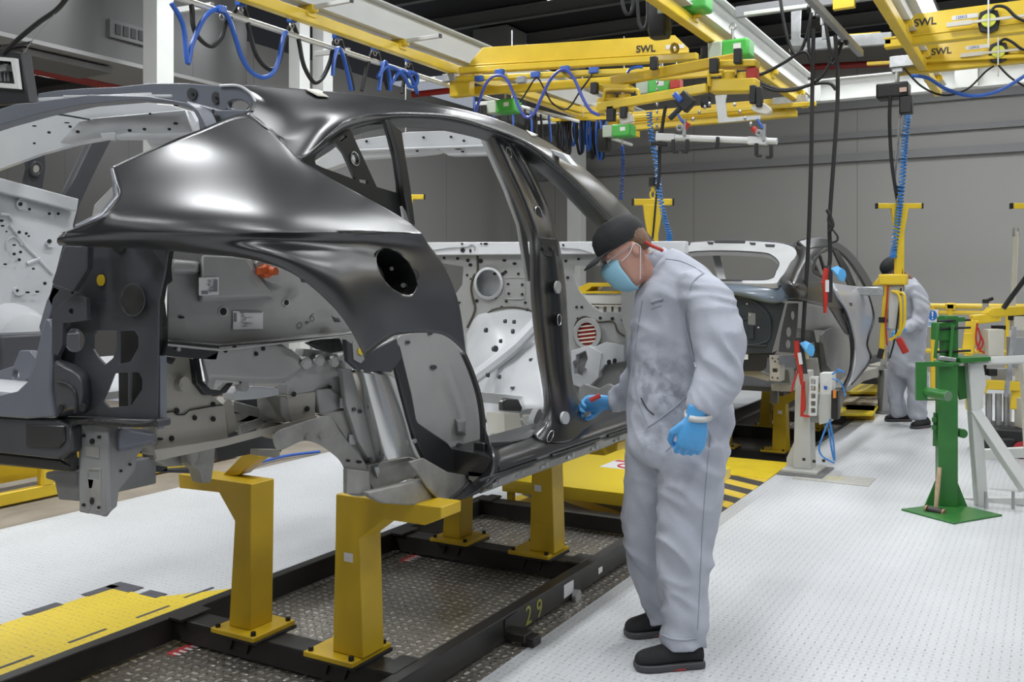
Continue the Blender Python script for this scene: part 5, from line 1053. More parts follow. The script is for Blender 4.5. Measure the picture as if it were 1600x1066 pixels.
# T handles
def thandle(px_, py_, x, w, h, lab, s=1):
    c = P(px_, py_, x=x); t = thing('handle_post', c, lab, 'lifting handle')
    b = obj('cross_bar', M().beam(c+VR*(-w/2)-V(0,0,0), c+VR*(w/2), .042*s, .048*s), yellow, t, bevel=.006)
    for k in (-1, 1): obj('bar_end_cap', M().beam(c+VR*(k*w/2), c+VR*(k*(w/2+.012)), .044*s, .05*s), black, t)
    m = M().loft([[c+VR*(a*ww)+VD*(bb*.025)+V(0,0,z) for a,bb in ((-1,-1),(1,-1),(1,1),(-1,1))] for z, ww in ((-.02,.075*s),(-.12,.06*s),(-.24,.038*s),(-h,.036*s))])
    obj('post', m, yellow, t, bevel=.004)
    obj('lifting_eye', M().tube([c+VR*(.02*math.cos(k))+V(0,0,.055+.028*math.sin(k)) for k in [j*math.pi/5 for j in range(10)]], .008, 6, closed=True).cyl(c+V(0,0,.08), c+V(0,0,.13), .012), yellow, t)
    obj('swivel_block', M().cyl(c+V(0,0,.12), c+V(0,0,.185), .03*s, 12), black, t)
    return t
thandle(1020, 316, 6.7, .29, .65, 'yellow T shaped lifting handle hanging behind the head of the man in a black cap')
th2 = thandle(1405, 322, 9.25, .40, .72, 'tall yellow T handle with gripper frame held by the farther worker')
thandle(1618, 322, 9.25, .40, .9, 'yellow T handle cut by the right edge of the view')
lt = thandle(634, 308, 7.6, .36, .55, 'small yellow bar end seen through the rear door opening')
tag(obj('lift_chain', chain([P(1027,112,x=6.6), P(1026,292,x=6.7)]), steel), 'steel lifting chain above the T handle near the man', 'chain')

hr1 = thing('hose_rail', (8.9, 3.5, 3.2), 'thin white hose rail behind the near roof rail, carrying hanging hoses', 'rail')
obj('rail', M().cyl(P(735,146,x=8.9), P(905,190,x=8.9), .016, 8), white, hr1); obj('rail_hanger', M().cyl(P(800,163,x=8.9), P(800,163,x=8.9)+V(0,0,.8), .008, 6), galv, hr1)
hr2 = thing('hose_rail', (9.6, 3.2, 3.1), 'short yellow hose rail above the gathered hose bundle', 'rail')
obj('rail', M().beam(P(862,188,x=9.6), P(958,184,x=9.6), .05, .035), yellow, hr2); obj('rail_hanger', M().cyl(P(910,186,x=9.6), P(910,186,x=9.6)+V(0,0,.5), .008, 6), galv, hr2)
for p_, l_ in ((P(975,192,x=8.6),'thin rod holding the green hoist at the left arm'),(P(1035,122,x=9.0),'thin rod holding the green hoist behind the frame'),(P(1057,124,x=8.9),'thin rod holding the small red block'),(P(1618,306,x=9.25),'thin chain line above the cut off T handle'),(P(634,292,x=7.6),'thin chain line above the small yellow bar'),(P(972,228,x=9.9),'thin cable above the dark blue coil')):
    tag(obj('suspension_rod', M().cyl(p_, V(p_.x, p_.y, 3.9), .007, 6), steel), l_, 'rod')
# ---------------- columns, pipes, vents ----------------
def column(x, y, w, lab):
    t = thing('steel_column', (x, y, 0), lab, 'column')
    obj('shaft', M().bb((x-w/2, y-w/2, .012), (x+w/2, y+w/2, 5.7)), white, t, bevel=.006)
    obj('base_plate', M().bb((x-w/2-.06, y-w/2-.06, -.012), (x+w/2+.06, y+w/2+.06, .014)), white, t); return t
column(6.25, 7.5, .20, 'single white square column left of the hanging hoses')
column(8.22, 7.5, .17, 'thinner white column, left of the close pair')
column(8.62, 7.5, .17, 'wider white column, right of the close pair')
column(15.5, 7.5, .26, 'white column far behind, seen through the front door opening')
tag(obj('ceiling_pillar', M().bb((14.2, 8.2, 4.3), (14.9, 8.9, 5.95)), mat('grey_pillar', (0.2,0.2,0.2), .6)), 'wide grey pillar hanging from the roof behind the white beam', 'pillar')
vt = thing('air_vent', P(210,55,y=8.09), 'louvred grey air vent high on the left wall beside the white column', 'vent')
c = P(212,55,y=8.085)
obj('vent_frame', M().bb((c.x-.32, 8.06, c.z-.09), (c.x+.36, 8.10, c.z+.09)), mat('vent_grey', (0.12,0.12,0.12), .5), vt)
for k in range(7): obj('louvre', M().bb((c.x-.26+k*.09, 8.05, c.z-.05), (c.x-.20+k*.09, 8.07, c.z+.05)), black, vt)
tag(obj('red_pipe', M().cyl((4.2, 9.06, 3.68), (8.0, 9.06, 3.68), .06, 12), redpipe), 'dark red pipe running along the left soffit', 'pipe')
tag(obj('red_pipe', M().cyl(P(1243,106,x=16.6), P(1700,83,x=16.6), .055, 12), redpipe), 'red pipe along the back wall behind the right girders', 'pipe')
tag(obj('red_pipe', M().cyl(P(645,148,x=13), P(725,139,x=13), .05, 12), red), 'bright red pipe piece behind the hoses above the roof rail', 'pipe')
tag(obj('flat_canopy', M().bb((5.35, 8.25, 3.60), (6.3, 8.75, 3.66)), mat('panel_grey', (0.16,0.16,0.16), .5)), 'flat grey panel under the left soffit above the red pipe', 'panel')
tag(obj('conduit_drop', M().tube(bez([P(a,b,x=8.15) for a,b in ((75,248),(120,250),(121,300),(121,330))],3), .02, 6), galv), 'grey conduit bend on the wall seen through the body windows', 'conduit') if False else None
# machine at the top left corner
mc = thing('tool_rack', P(20,130,x=2.6), 'black equipment rack with white frame at the top left edge', 'rack')
mx = 2.6
obj('rack_frame', M().prism(px([(-60,86),(8,78),(33,82),(45,160),(-60,166)], x=mx), (.05,0,0), [px([(-50,92),(6,90),(20,92),(27,138),(-50,150)], x=mx)]), mat('dark_rack', (0.012,0.013,0.015), .5), mc, bevel=.004)
obj('white_frame', M().prism(px([(-60,84),(24,91),(30,139),(-60,132)], x=mx-.02), (.015,0,0), [px([(-56,90),(17,96),(23,131),(-56,126)], x=mx-.02)]), white, mc)
obj('rack_back', M().prism(px([(-60,90),(25,90),(30,150),(-60,160)], x=mx+.05), (.01,0,0)), black, mc)
for a, w in ((2,5),(9,4),(14,3)): obj('rack_rod', M().beam(P(a,98,x=mx+.05), P(a+1,128,x=mx+.05), w*.0016, .02), greyplast, mc, bevel=.002)
obj('rack_block', M().box(P(11,107,x=mx+.04), (.04,.05,.03)), greyplast, mc)
obj('rack_arm', M().tube(bez([P(a,b,x=mx) for a,b in ((6,84),(30,60),(62,34),(90,14),(110,-12),(140,-60))],5), .011, 8), black, mc)
obj('rack_wire', M().tube(bez([P(a,b,x=mx) for a,b in ((38,82),(60,50),(85,22),(110,-20))],5), .002, 5), greyplast, mc)
obj('rack_hanger', M().cyl(P(-30,88,x=mx+.1), P(-30,-700,x=mx+.1), .012), black, mc)
tag(obj('wall_wire', M().tube(px([(0,72),(30,70),(49,66)], y=8.0), .012, 6), black), 'thin dark rod on the left wall above the rack', 'rod')
# ---------------- pendant tools ----------------
def pendant(pts, x, tool, ang, lab1, lab2, knot=None, two=True):
    tag(obj('pendant_cable', M().tube(bez([P(a,b,x=x) for a,b in pts],8), .011, 8).tube(bez([P(a-2.5,b,x=x+.02) for a,b in pts],8), .008, 8), rubber), lab1, 'cable')
    c = P(*tool, x=x); t = thing('nutrunner', c, lab2, 'power tool'); R = Matrix.Rotation(ang, 3, VD)
    def L(a, b, d=0): return c+R @ (VR*a+ZZ*b)+VD*d
    obj('tool_body', M().loft([ring(L(0,.16), VR, VD, .022,.022,12,3), ring(L(0,.10), VR, VD, .03,.03,12,3), ring(L(0,-.02), VR, VD, .03,.035,12,3), ring(L(.005,-.12), VR, VD, .024,.026,12,3)]), mat('dark_tool',(0.03,0.03,0.035),.4), t, bevel=.002)
    obj('red_shell', M().loft([ring(L(-.022,.14,-.02), VR, VD, .018,.02,10,3), ring(L(-.03,.06,-.02), VR, VD, .02,.022,10,3), ring(L(-.026,-.10,-.02), VR, VD, .016,.02,10,3), ring(L(-.03,-.20,-.015), VR, VD, .010,.014,10,3)]), red, t)
    obj('tool_label', M().loft([[L(a,b,-.045) for a,b in ((-.035,.05),(-.008,.05),(-.008,-.04),(-.035,-.04))],[L(a,b,-.043) for a,b in ((-.035,.05),(-.008,.05),(-.008,-.04),(-.035,-.04))]]), sticker, t)
    obj('knob', M().ball(L(-.048,.03,-.01), .012, 6), red, t)
    return t
pendant([(1272,45),(1270,150),(1268,260),(1264,380),(1258,480),(1255,535)], 7.4, (1252,560), -.15, 'black pendant cable pair dropping to the lower red tool', 'red and black hand tool hanging lower, before the open wheel arch')
pendant([(1306,55),(1310,130),(1307,200),(1300,300),(1297,350),(1298,400),(1296,420)], 7.4, (1294,448), 0, 'black pendant cable pair dropping to the upper red tool', 'red and black hand tool hanging higher, before the farther roof rail')
tag(obj('cable_knot', M().tube(bez([P(a,b,x=7.38) for a,b in ((1292,328),(1296,335),(1295,345),(1299,355),(1296,362),(1301,352),(1298,340))],5), .014, 8).tube(bez([P(a,b,x=7.38) for a,b in ((1300,358),(1308,368),(1308,376),(1300,379))],5), .008, 6), rubber), 'bundled cable knot with loop above the upper red tool', 'cable knot')
for a, b, l in ((1312,428,'light blue glove finger tied beside the upper red tool'),(1263,545,'light blue strip tied beside the lower red tool')):
    tag(obj('blue_rag', M().loft([ring(P(a-12,b-8,x=7.36), VR, ZZ, .008,.008,8), ring(P(a-4,b-5,x=7.36), VR+VD*.3, ZZ, .03,.035,8), ring(P(a+4,b+2,x=7.36), VR+VD*.3, ZZ, .035,.05,8), ring(P(a+6,b+8,x=7.36), VR, ZZ, .01,.02,8)]), mat('nitrile_blue', (0.10,0.38,0.72), .4)), l, 'rag')
tag(obj('red_tool_strip', M().tube(bez([P(a,b,x=7.4) for a,b in ((1248,575),(1243,590),(1239,603),(1237,613))],4), .008, 6), red), 'thin red curved strip below the lower hanging tool', 'tool strip')
# gantry for the pendants
ga = thing('strut_gantry', (7.9, 1.6, 3.55), 'galvanised strut gantry with sliding cable trolleys at the upper right', 'gantry')
obj('diagonal_strut', M().beam(P(1262,-6,x=6.5), P(1345,84,x=8.1), .045, .05), galv, ga, bevel=.002)
obj('cross_strut', M().beam(P(1150,20,x=7.7), P(1380,-12,x=7.7), .05, .09), mat('grey_strut',(0.24,0.24,0.25),.5), ga, bevel=.004)
obj('yellow_section', M().beam(P(1302,7,x=7.68), P(1336,2,x=7.68), .055, .095), yellow, ga, bevel=.004)
obj('white_edge', M().beam(P(1163,22,x=7.6), P(1265,9,x=7.6), .03, .03), white, ga, bevel=.003)
obj('lower_strut', M().beam(P(1234,72,x=8.4), P(1393,60,x=8.4), .05, .10), galv, ga, bevel=.003)
obj('yellow_strip', M().beam(P(1325,55,x=8.5), P(1376,51,x=8.5), .03, .012), yellow, ga)
obj('hanger_plate', M().prism(px([(1236,18),(1252,14),(1250,58),(1262,62),(1262,72),(1236,72)], x=8.2), (.02,0,0)), galv, ga, bevel=.003)
obj('hanger_plate', M().prism(px([(1284,36),(1292,36),(1294,60),(1284,62)], x=8.2), (.02,0,0)), galv, ga, bevel=.003)
for a, b in ((1270,13),(1284,27),(1316,64)): obj('trolley', M().cyl(P(a-8,b,x=7.6), P(a+9,b,x=7.6), .035, 12), black, ga); obj('trolley_shackle', M().cyl(P(a,b,x=7.58), P(a+1,b+12,x=7.58), .016), steel, ga)
for nm, pts in (('black cable loop at the left of the strut gantry', [(1218,-10),(1224,30),(1232,65),(1242,84),(1252,78),(1262,50),(1268,20)]),
    ('black cable loop under the middle trolley', [(1268,20),(1264,50),(1264,75),(1270,90)]), ('black cable loop at the right of the strut gantry', [(1290,36),(1296,75),(1300,100),(1308,88),(1316,66)]),
    ('black cable linking gantry and lifting frame, upper', [(1172,120),(1195,114),(1225,98),(1250,82),(1262,84),(1268,100)]), ('black cable linking gantry and lifting frame, lower', [(1186,132),(1210,141),(1240,141),(1268,132),(1295,130),(1306,140)]), ('black cable arching between lifting frame and right trolley', [(1186,128),(1220,140),(1262,134),(1285,118),(1302,90)])):
    hose('black_cable', [P(a,b,x=7.45) for a,b in pts], .013, rubber, nm, 'cable')
hose('black_hose_loop', [P(a,b,x=7.0) for a,b in ((970,-20),(974,10),(980,22),(988,15),(990,-20))], .015, rubber, 'black hose loop at the top edge, leftmost of the three')
hose('black_hose_loop', [P(a,b,x=7.0) for a,b in ((995,-20),(998,30),(1005,46),(1012,30),(1012,-20))], .015, rubber, 'black hose loop at the top edge, middle of the three')
hose('black_hose_loop', [P(a,b,x=7.0) for a,b in ((1032,-20),(1036,40),(1042,58),(1048,30),(1050,-20))], .015, rubber, 'black hose loop at the top edge, beside the top green hoist')
# ---------------- assembly fixture beside the farther car ----------------
fx = thing('clamping_stand', (7.6, 1.64, 0), 'pale grey pedestal stand with clamps, red strip and blue hoses beside the sunken track', 'stand')
fc = mat('stand_grey', (0.48,0.48,0.45), .5); bx = 7.62
obj('floor_plate', M().prism([V(7.40,1.52,.0),V(7.40,1.86,.0),V(7.86,1.86,.0),V(7.86,1.52,.0)], (0,0,.012)), MATS['panel_grey'], fx)
obj('base_plate', M().bb((7.46,1.57,.012),(7.80,1.84,.035)), fc, fx, bevel=.003)
obj('column', M().loft([[V(x,y,z) for x,y in ((bx-.07,1.70-w),(bx+.10,1.70-w),(bx+.10,1.70+w),(bx-.07,1.70+w))] for z, w in ((.035,.07),(.30,.062),(.62,.055),(.80,.05))]), fc, fx, bevel=.004)
obj('web_left', M().prism([V(bx-.01,1.76,.035),V(bx-.01,1.835,.035),V(bx-.01,1.835,.10),V(bx-.01,1.76,.27)], (.012,0,0)), fc, fx)
for a, b in ((1256,720),(1272,723),(1287,722)): obj('anchor_bolt', M().cyl(P(a,b,x=7.48), P(a,b,x=7.48)+V(0,0,.02), .012, 6), black, fx)
obj('clamp_block', M().prism(px([(1281,616),(1300,616),(1298,660),(1280,664),(1278,640)], x=7.5), (.12,0,0)), fc, fx, bevel=.004)
obj('dark_housing', M().prism(px([(1279,616),(1298,618),(1300,650),(1290,662),(1262,660),(1266,616)], x=7.56), (.14,0,0)), greyplast, fx, bevel=.004)
obj('upper_housing', M().prism(px([(1281,583),(1302,583),(1300,617),(1281,617)], x=7.5), (.12,0,0)), white, fx, bevel=.004)
obj('perforated_rail', M().prism(px([(1265,589),(1278,589),(1276,650),(1263,650)], x=7.46), (.05,0,0), [px([(1267,b),(1274,b),(1274,b+8),(1267,b+8)], x=7.46) for b in (593,603,615,627,638)]), white, fx, bevel=.002)
obj('red_strip', M().prism(px([(1252,598),(1257,596),(1258,640),(1254,648),(1265,650),(1264,653),(1250,651)], x=7.44), (.03,0,0)), red, fx, bevel=.003)
obj('pneumatic_valve', M().box(P(1306,632,x=7.5), (.1,.05,.22)), black, fx, bevel=.006)
obj('orange_fitting', M().cyl(P(1304,610,x=7.42), P(1304,622,x=7.42), .012), mat('orange_fit',(0.7,0.22,0.03),.4), fx)
obj('label_dot', M().box(P(1290,606,x=7.49), (.003,.025,.025)), blueh, fx)
for pts in ([(1300,585),(1310,580),(1320,582),(1308,577)],[(1300,592),(1312,596),(1318,608),(1320,620)],[(1294,660),(1286,680),(1280,700),(1284,712),(1296,720),(1304,724)],[(1295,670),(1299,700),(1304,720),(1302,690),(1296,655)]): obj('air_hose', M().tube(bez([P(a,b,x=7.42) for a,b in pts],6), .007, 6), bluel, fx)
obj('shock_tower', M().cyl(P(1268,560,x=7.9), P(1272,590,x=7.9), .05, 16), castm, fx)
st2 = thing('floor_stand', P(1388,645,z=0), 'grey trapezoid floor stand left of the farther worker', 'stand')
b_ = P(1388,645,z=0)
obj('column', M().loft([[b_+VR*(a*w)+VD*(d*.09)+V(0,0,z) for a,d in ((-1,-1),(1,-1),(1,1),(-1,1))] for z, w in ((.02,.11),(.50,.075))]), greyplast, st2, bevel=.004)
obj('column_face', M().loft([[b_+VR*(a*w-.03)+VD*(-.10)+V(0,0,z) for a,d in ((-1,-1),(1,-1),(1,1),(-1,1))] for z, w in ((.02,.03),(.50,.02))]), MATS['panel_grey'], st2) if False else None
obj('base_plate', M().box(b_+V(0,0,.01), (.3,.3,.02), YAW), MATS['panel_grey'], st2)
obj('top_fork', M().beam(b_+VR*-.22+V(0,0,.52), b_+VR*.10+V(0,0,.50), .10, .05).beam(b_+VR*-.05+V(0,0,.54), b_+VR*-.05+V(0,0,.78), .06, .12), castm, st2, bevel=.004)
# yellow step in front of the farther car
ys = thing('step_platform', (11.6, 1.5, 0), 'yellow two-level step platform under the silver door of the farther car', 'platform')
for nm, poly, zz in (('upper_step', [(1322,612),(1330,599),(1374,601),(1374,612)], .22), ('lower_step', [(1312,646),(1316,630),(1372,634),(1364,646)], .10)):
    obj(nm, M().prism([P(a,b,z=zz) for a,b in poly], (0,0,-.03)), MATS['glossy_yellow'], ys, bevel=.004)
obj('patterned_riser', M().prism([P(a,b,z=.16) for a,b in ((1318,628),(1320,614),(1372,616),(1371,630))], (0,0,-.03)), mat('worn_tape', (0.42,0.36,0.26), .6, noise_amt=.5, nscale=16), ys)
obj('support_frame', M().prism([P(a,b,z=.10) for a,b in ((1322,640),(1326,606),(1372,606),(1366,642))], (0,0,-.10)), yellow2, ys)
# ---------------- gripper held by the farther worker ----------------
gx = 9.3
gr = th2
obj('gripper_head', M().box(P(1396,437,x=gx-.05), (.14,.24,.10)), yellow, gr, bevel=.015)
obj('gripper_jaw', M().prism(px([(1362,446),(1372,434),(1390,432),(1390,446)], x=gx-.05), (.1,0,0)), yellow, gr, bevel=.008)
obj('gripper_column', M().beam(P(1386,445,x=gx-.05), P(1377,560,x=gx-.05), .05, .06), yellow, gr, bevel=.006)
obj('column_sleeve', M().box(P(1380,500,x=gx-.05), (.07,.07,.05)), black, gr)
obj('control_cabinet', M().box(P(1401,480,x=gx), (.14,.13,.40)), mat('cabinet_grey',(0.5,0.5,0.48),.5), gr, bevel=.008)
obj('guard_loop', M().tube(bez([P(a,b,x=gx-.1) for a,b in ((1393,455),(1402,458),(1407,470),(1407,510),(1400,525),(1390,532))],6), .014, 8).tube(bez([P(a,b,x=gx-.1) for a,b in ((1400,455),(1412,460),(1414,475),(1413,505),(1404,525))],6), .012, 8), yellow, gr)
obj('red_grip', M().beam(P(1404,528,x=gx-.15), P(1416,552,x=gx-.15), .05, .06), red, gr, bevel=.012)
obj('gripper_foot', M().beam(P(1378,545,x=gx-.08), P(1374,560,x=gx-.08), .03, .05), black, gr, bevel=.004)
for k, pts in enumerate(([(1388,440),(1386,470),(1384,500),(1386,540)],[(1408,450),(1400,520),(1390,560)])): obj('gripper_cable', M().tube(bez([P(a,b,x=gx-.1) for a,b in pts],5), .008, 6), (red, rubber)[k], gr)
tag(obj('pendant_cable', M().tube(bez([P(a,b,x=9.25) for a,b in ((1391,150),(1390,190),(1393,250),(1400,300),(1407,340),(1408,400),(1410,455))],6), .016, 8), rubber), 'thick black cable beside the tall yellow T handle of the farther worker', 'cable')
tag(obj('door_clamp', M().box(P(1362,455,x=gx), (.2,.24,.08)), galv, bevel=.01), 'grey clamp on the edge of the silver door', 'clamp')
# ---------------- yellow railing and sign ----------------
rl = thing('safety_railing', (13.2, 1.0, 0), 'yellow tubular safety railing near the back wall', 'railing')
rx = 13.2
for b in (479, 489): obj('rail', M().cyl(P(1430,b-1,x=rx), P(1800,b+2,x=rx), .035 if b < 485 else .028, 10), yellow, rl)
for a in (1458, 1485, 1575): obj('post', M().cyl((rx, P(a,480,x=rx).y, 0), (rx, P(a,480,x=rx).y, 1.18), .035, 10), yellow, rl); obj('joint', M().box(P(a+28 if a==1458 else a,479,x=rx), (.1,.12,.09)), yellow, rl, bevel=.02)
obj('mid_rail', M().cyl(P(1430,548,x=rx), P(1800,552,x=rx), .03, 10), yellow, rl)
sg = thing('safety_sign', P(1457,498,x=rx-.05), 'white and blue mandatory action sign with exclamation mark on the yellow railing', 'sign')
obj('sign_panel', M().prism(px([(1448,484),(1466,484),(1466,511),(1448,511)], x=rx-.06), (.01,0,0)), sticker, sg)
obj('blue_disc', M().prism(px(ell(1457,493,7,8,20), x=rx-.066), (.004,0,0)), mat('sign_blue', (0.02,0.15,0.5), .4), sg)
obj('exclamation_mark', M().prism(px([(1455.6,487),(1458.4,487),(1457.8,495),(1456.2,495)], x=rx-.07), (.003,0,0)).prism(px(ell(1457,498,1.2,1.3,10), x=rx-.07), (.003,0,0)), sticker, sg)
obj('blue_text_band', M().prism(px([(1449,503),(1465,503),(1465,509),(1449,509)], x=rx-.066), (.004,0,0)), mat('sign_text', (0.25,0.4,0.65), .5), sg)
# ---------------- green stand with mallet ----------------
gs = thing('green_press_stand', (6.68, .56, 0), 'green steel pedestal stand with round bar arms, on the white floor', 'stand')
g0 = P(1487,800,z=0)
obj('base_plate', M().prism([P(a,b,z=.0) for a,b in ((1408,798),(1490,820),(1566,807),(1486,788))], (0,0,.012)), green, gs, bevel=.003)
DC = P(1480,790,z=0); dd = (DC-V(0,0,0)).dot(VD)
def GD(a, b, d=0): return P(a, b, D=dd+d)
colp = M().loft([[DC+VR*a+VD*b+V(0,0,z) for a, b in ((-.085,-.06),(.03,-.09),(.075,.06),(-.04,.09))] for z in (.012, .95)])
obj('column', colp, green, gs, bevel=.004)
obj('column_cap', M().loft([[DC+VR*a+VD*b+V(0,0,z) for a, b in ((-.095,-.07),(.035,-.10),(.085,.07),(-.045,.10))] for z in (.945, .965)]), green, gs, bevel=.002)
for s, poly in (('left', [(1443,797),(1462,752),(1462,797)]), ('right', [(1492,800),(1496,753),(1515,800)])): obj('gusset', M().prism([GD(a,b,-.05) for a,b in poly], VD*.012), green, gs)
obj('upper_column', M().loft([[DC+VR*(.03+a)+VD*(.05+b)+V(0,0,z) for a, b in ((-.04,-.04),(.05,-.04),(.05,.05),(-.04,.05))] for z in (.95, 1.27)]), green, gs, bevel=.004)
obj('upper_box', M().prism([GD(a,b,-.0) for a,b in ((1467,505),(1490,502),(1490,534),(1466,532))], VD*.12), green, gs, bevel=.006)
obj('upper_cap', M().prism([GD(a,b,0) for a,b in ((1478,496),(1508,496),(1508,503),(1478,503))], VD*.14), green, gs, bevel=.003)
obj('rear_plate', M().prism([GD(a,b,.02) for a,b in ((1492,572),(1513,572),(1514,622),(1500,625))], VD*.02), green, gs)
obj('c_plate', M().prism([GD(a,b,-.12) for a,b in ((1432,566),(1466,565),(1490,568),(1490,573),(1449,573),(1448,610),(1449,624),(1463,624),(1463,626),(1432,626))], VD*.02), green, gs, bevel=.002)
obj('round_bar', M().cyl(GD(1446,612,-.10), GD(1481,619,-.28), .034, 20), green, gs, bevel=.003)
obj('bar_end_face', M().cyl(GD(1481,619,-.28), GD(1482,619.2,-.285), .033, 20), mat('worn_green',(0.16,0.26,0.16),.4,.3), gs)
obj('lower_round_bar', M().cyl(GD(1490,674,.10), GD(1506,678,-.02), .030, 18), green, gs, bevel=.003)
for b in (500, 512, 548): obj('clamp_rod', M().cyl(GD(1465,b+2,-.02), GD(1516,b,.03), .008), black, gs)
obj('side_strut', M().beam(GD(1466,508,-.02), GD(1461,560,-.02), .02, .02).beam(GD(1489,508,-.02), GD(1485,560,-.02), .02, .02), green, gs, bevel=.003)
obj('grey_clamp', M().beam(GD(1466,559,-.05), GD(1492,563,-.05), .05, .03), galv, gs, bevel=.006)
obj('rear_clips', M().box(GD(1460,656,0), (.02,.03,.03)).box(GD(1460,668,0), (.02,.03,.03)).beam(GD(1461,645,.02), GD(1460,697,.02), .02, .02), green, gs)
ml = thing('mallet', GD(1462,765,-.22), 'wooden handled mallet with copper head leaning on the foot of the green stand', 'mallet')
wood = mat('pale_wood', (0.42,0.30,0.19), .6, noise_amt=.15, nscale=20)
obj('handle', M().tube([GD(1462,798,-.19), GD(1465,760,-.16), GD(1468,731,-.12)], [.012,.016,.014], 10), wood, ml)
obj('head', M().cyl(GD(1450,796,-.20), GD(1473,801,-.26), .024, 16), mat('iron',(0.06,0.05,0.045),.5,.5), ml, bevel=.003)
obj('striking_face', M().cyl(GD(1449,796,-.20), GD(1446,795,-.19), .026, 16).cyl(GD(1473,801,-.26), GD(1476,802,-.27), .026, 16), mat('copper',(0.4,0.25,0.16),.45,.5), ml, bevel=.003)
# ---------------- white trestle and yellow jig at the right edge ----------------
tz = thing('white_trestle', P(1540,790,z=0), 'white tubular trestle at the right edge beside the green stand', 'trestle')
TD = P(1540,790,z=0).dot(VD)
def TP(a, b, d=0): return P(a, b, D=TD+d)
for nm, a, b, w in (('front_leg', TP(1517,565), TP(1533,790), .07), ('diagonal_leg', TP(1520,640), TP(1604,765,-.2), .07), ('top_bar', TP(1515,565), TP(1640,560,-.2), .05), ('rear_leg', TP(1600,560,.1), TP(1610,760,.1), .05)): obj(nm, M().beam(a, b, w, w, VR), cream if nm=='rear_leg' else white, tz, bevel=.006)
obj('shoulder_plate', M().prism([TP(a,b,-.04) for a,b in ((1515,568),(1536,566),(1542,600),(1528,650),(1518,640))], VD*.06), white, tz, bevel=.004)
obj('cross_tube', M().beam(TP(1505,783,.2), TP(1600,783,.0), .05, .05), white, tz, bevel=.004)
for a in (1540, 1583): obj('levelling_foot', M().cyl(TP(a,768,-.1), TP(a,800,-.1), .010, 8).cyl(TP(a,798,-.1), TP(a,801,-.1), .022), galv, tz)
obj('green_top_piece', M().prism([TP(a,b,-.1) for a,b in ((1500,560),(1548,558),(1548,564),(1502,568))], VD*.15), green, tz)
obj('second_beam', M().beam(TP(1530,710,.5), TP(1640,705,.3), .06, .07), white, tz, bevel=.004)
obj('strut_tube', M().beam(TP(1585,510,.1), TP(1572,620,.1), .03, .035), galv, tz, bevel=.003)
yj = thing('yellow_assembly_jig', P(1575,650,D=8.6), 'yellow and grey assembly jig on dark castors at the right edge', 'jig')
JD = 8.2
def JP(a, b, d=0): return P(a, b, D=JD+d)
for a, b, w in ((JP(1520,500),JP(1512,553),.10),(JP(1518,500),JP(1560,495),.09),(JP(1545,488),JP(1640,482),.12),(JP(1528,600),JP(1640,606),.10),(JP(1592,598),JP(1588,640),.10),(JP(1530,612),JP(1536,598),.1)): obj('yellow_frame_member', M().beam(a, b, w, .08), yellow, yj, bevel=.008)
obj('frame_web', M().prism([JP(a,b,-.05) for a,b in ((1540,490),(1552,480),(1600,480),(1600,487),(1560,498))], VD*.1), yellow, yj, bevel=.006)
obj('yellow_column', M().beam(JP(1513,520), JP(1516,850,0).lerp(JP(1516,640),1), .07, .07), yellow, yj, bevel=.006)
for a, b, w, h, m_ in ((1552,535,26,44,cream),(1590,505,20,24,cream),(1590,550,26,50,greyplast),(1565,585,30,20,greyplast),(1600,590,20,40,white),(1560,512,22,8,black),(1534,575,10,24,black),(1550,582,14,12,black),(1588,495,24,12,black),(1600,645,20,50,cream),(1525,630,18,16,cream)):
    obj('jig_fixture_block', M().box(JP(a,b,random.uniform(-.1,.15)), (h*.002+.03, w*.0052, h*.0052), YAW-math.pi), m_, yj, bevel=.008)
for a in (1560, 1573, 1545): obj('grey_rod', M().cyl(JP(a,615,.1), JP(a,680,.1), .028, 10), galv, yj)
for pts in ([(1527,505),(1525,530),(1530,545),(1538,552)],[(1530,520),(1536,535),(1530,550)],[(1528,512),(1532,528),(1527,548)]): obj('red_wire', M().tube(bez([JP(a,b,-.1) for a,b in pts],5), .008, 6), red, yj)
obj('castor_base', M().box(JP(1575,675,.1), (.5,.5,.12)), black, yj, bevel=.02); obj('castor_base', M().beam(JP(1530,690), JP(1640,688), .3, .1), black, yj, bevel=.02)
obj('castor_wheel', M().cyl(JP(1597,703,-.2), JP(1600,704,-.1), .07, 16), mat('castor_red',(0.4,0.02,0.03),.4), yj); obj('castor_tyre', M().cyl(JP(1598,703,-.18), JP(1599,704,-.12), .085, 16), black, yj)
obj('castor_leg', M().beam(JP(1540,690), JP(1540,718), .05, .05).beam(JP(1600,690), JP(1600,718), .05, .05), black, yj)
tp = thing('sensor_pole', P(1583,470,D=9), 'tall cream pole with a grey fork tip at the right edge', 'pole')
obj('pole', M().beam(P(1588,362,D=9), P(1577,600,D=9), .045, .045), cream, tp, bevel=.004); obj('pole_base', M().beam(P(1577,600,D=9), P(1574,690,D=9), .06, .06), cream, tp)
obj('fork_tip', M().beam(P(1584,356,D=9), P(1584,368,D=9), .02, .03).beam(P(1591,356,D=9), P(1591,368,D=9), .02, .03).beam(P(1583,367,D=9), P(1592,367,D=9), .03, .03), greyplast, tp)
hp = thing('toggle_clamp', P(1540,472,D=8.4), 'grey clamp with black lever on top of the yellow jig', 'clamp')
obj('clamp_stem', M().beam(P(1540,474,D=8.3), P(1540,490,D=8.3), .05, .05), greyplast, hp, bevel=.004); obj('clamp_lever', M().beam(P(1539,471,D=8.3), P(1551,466,D=8.3), .04, .03).box(P(1540,471,D=8.3), (.05,.05,.04)), black, hp, bevel=.006)
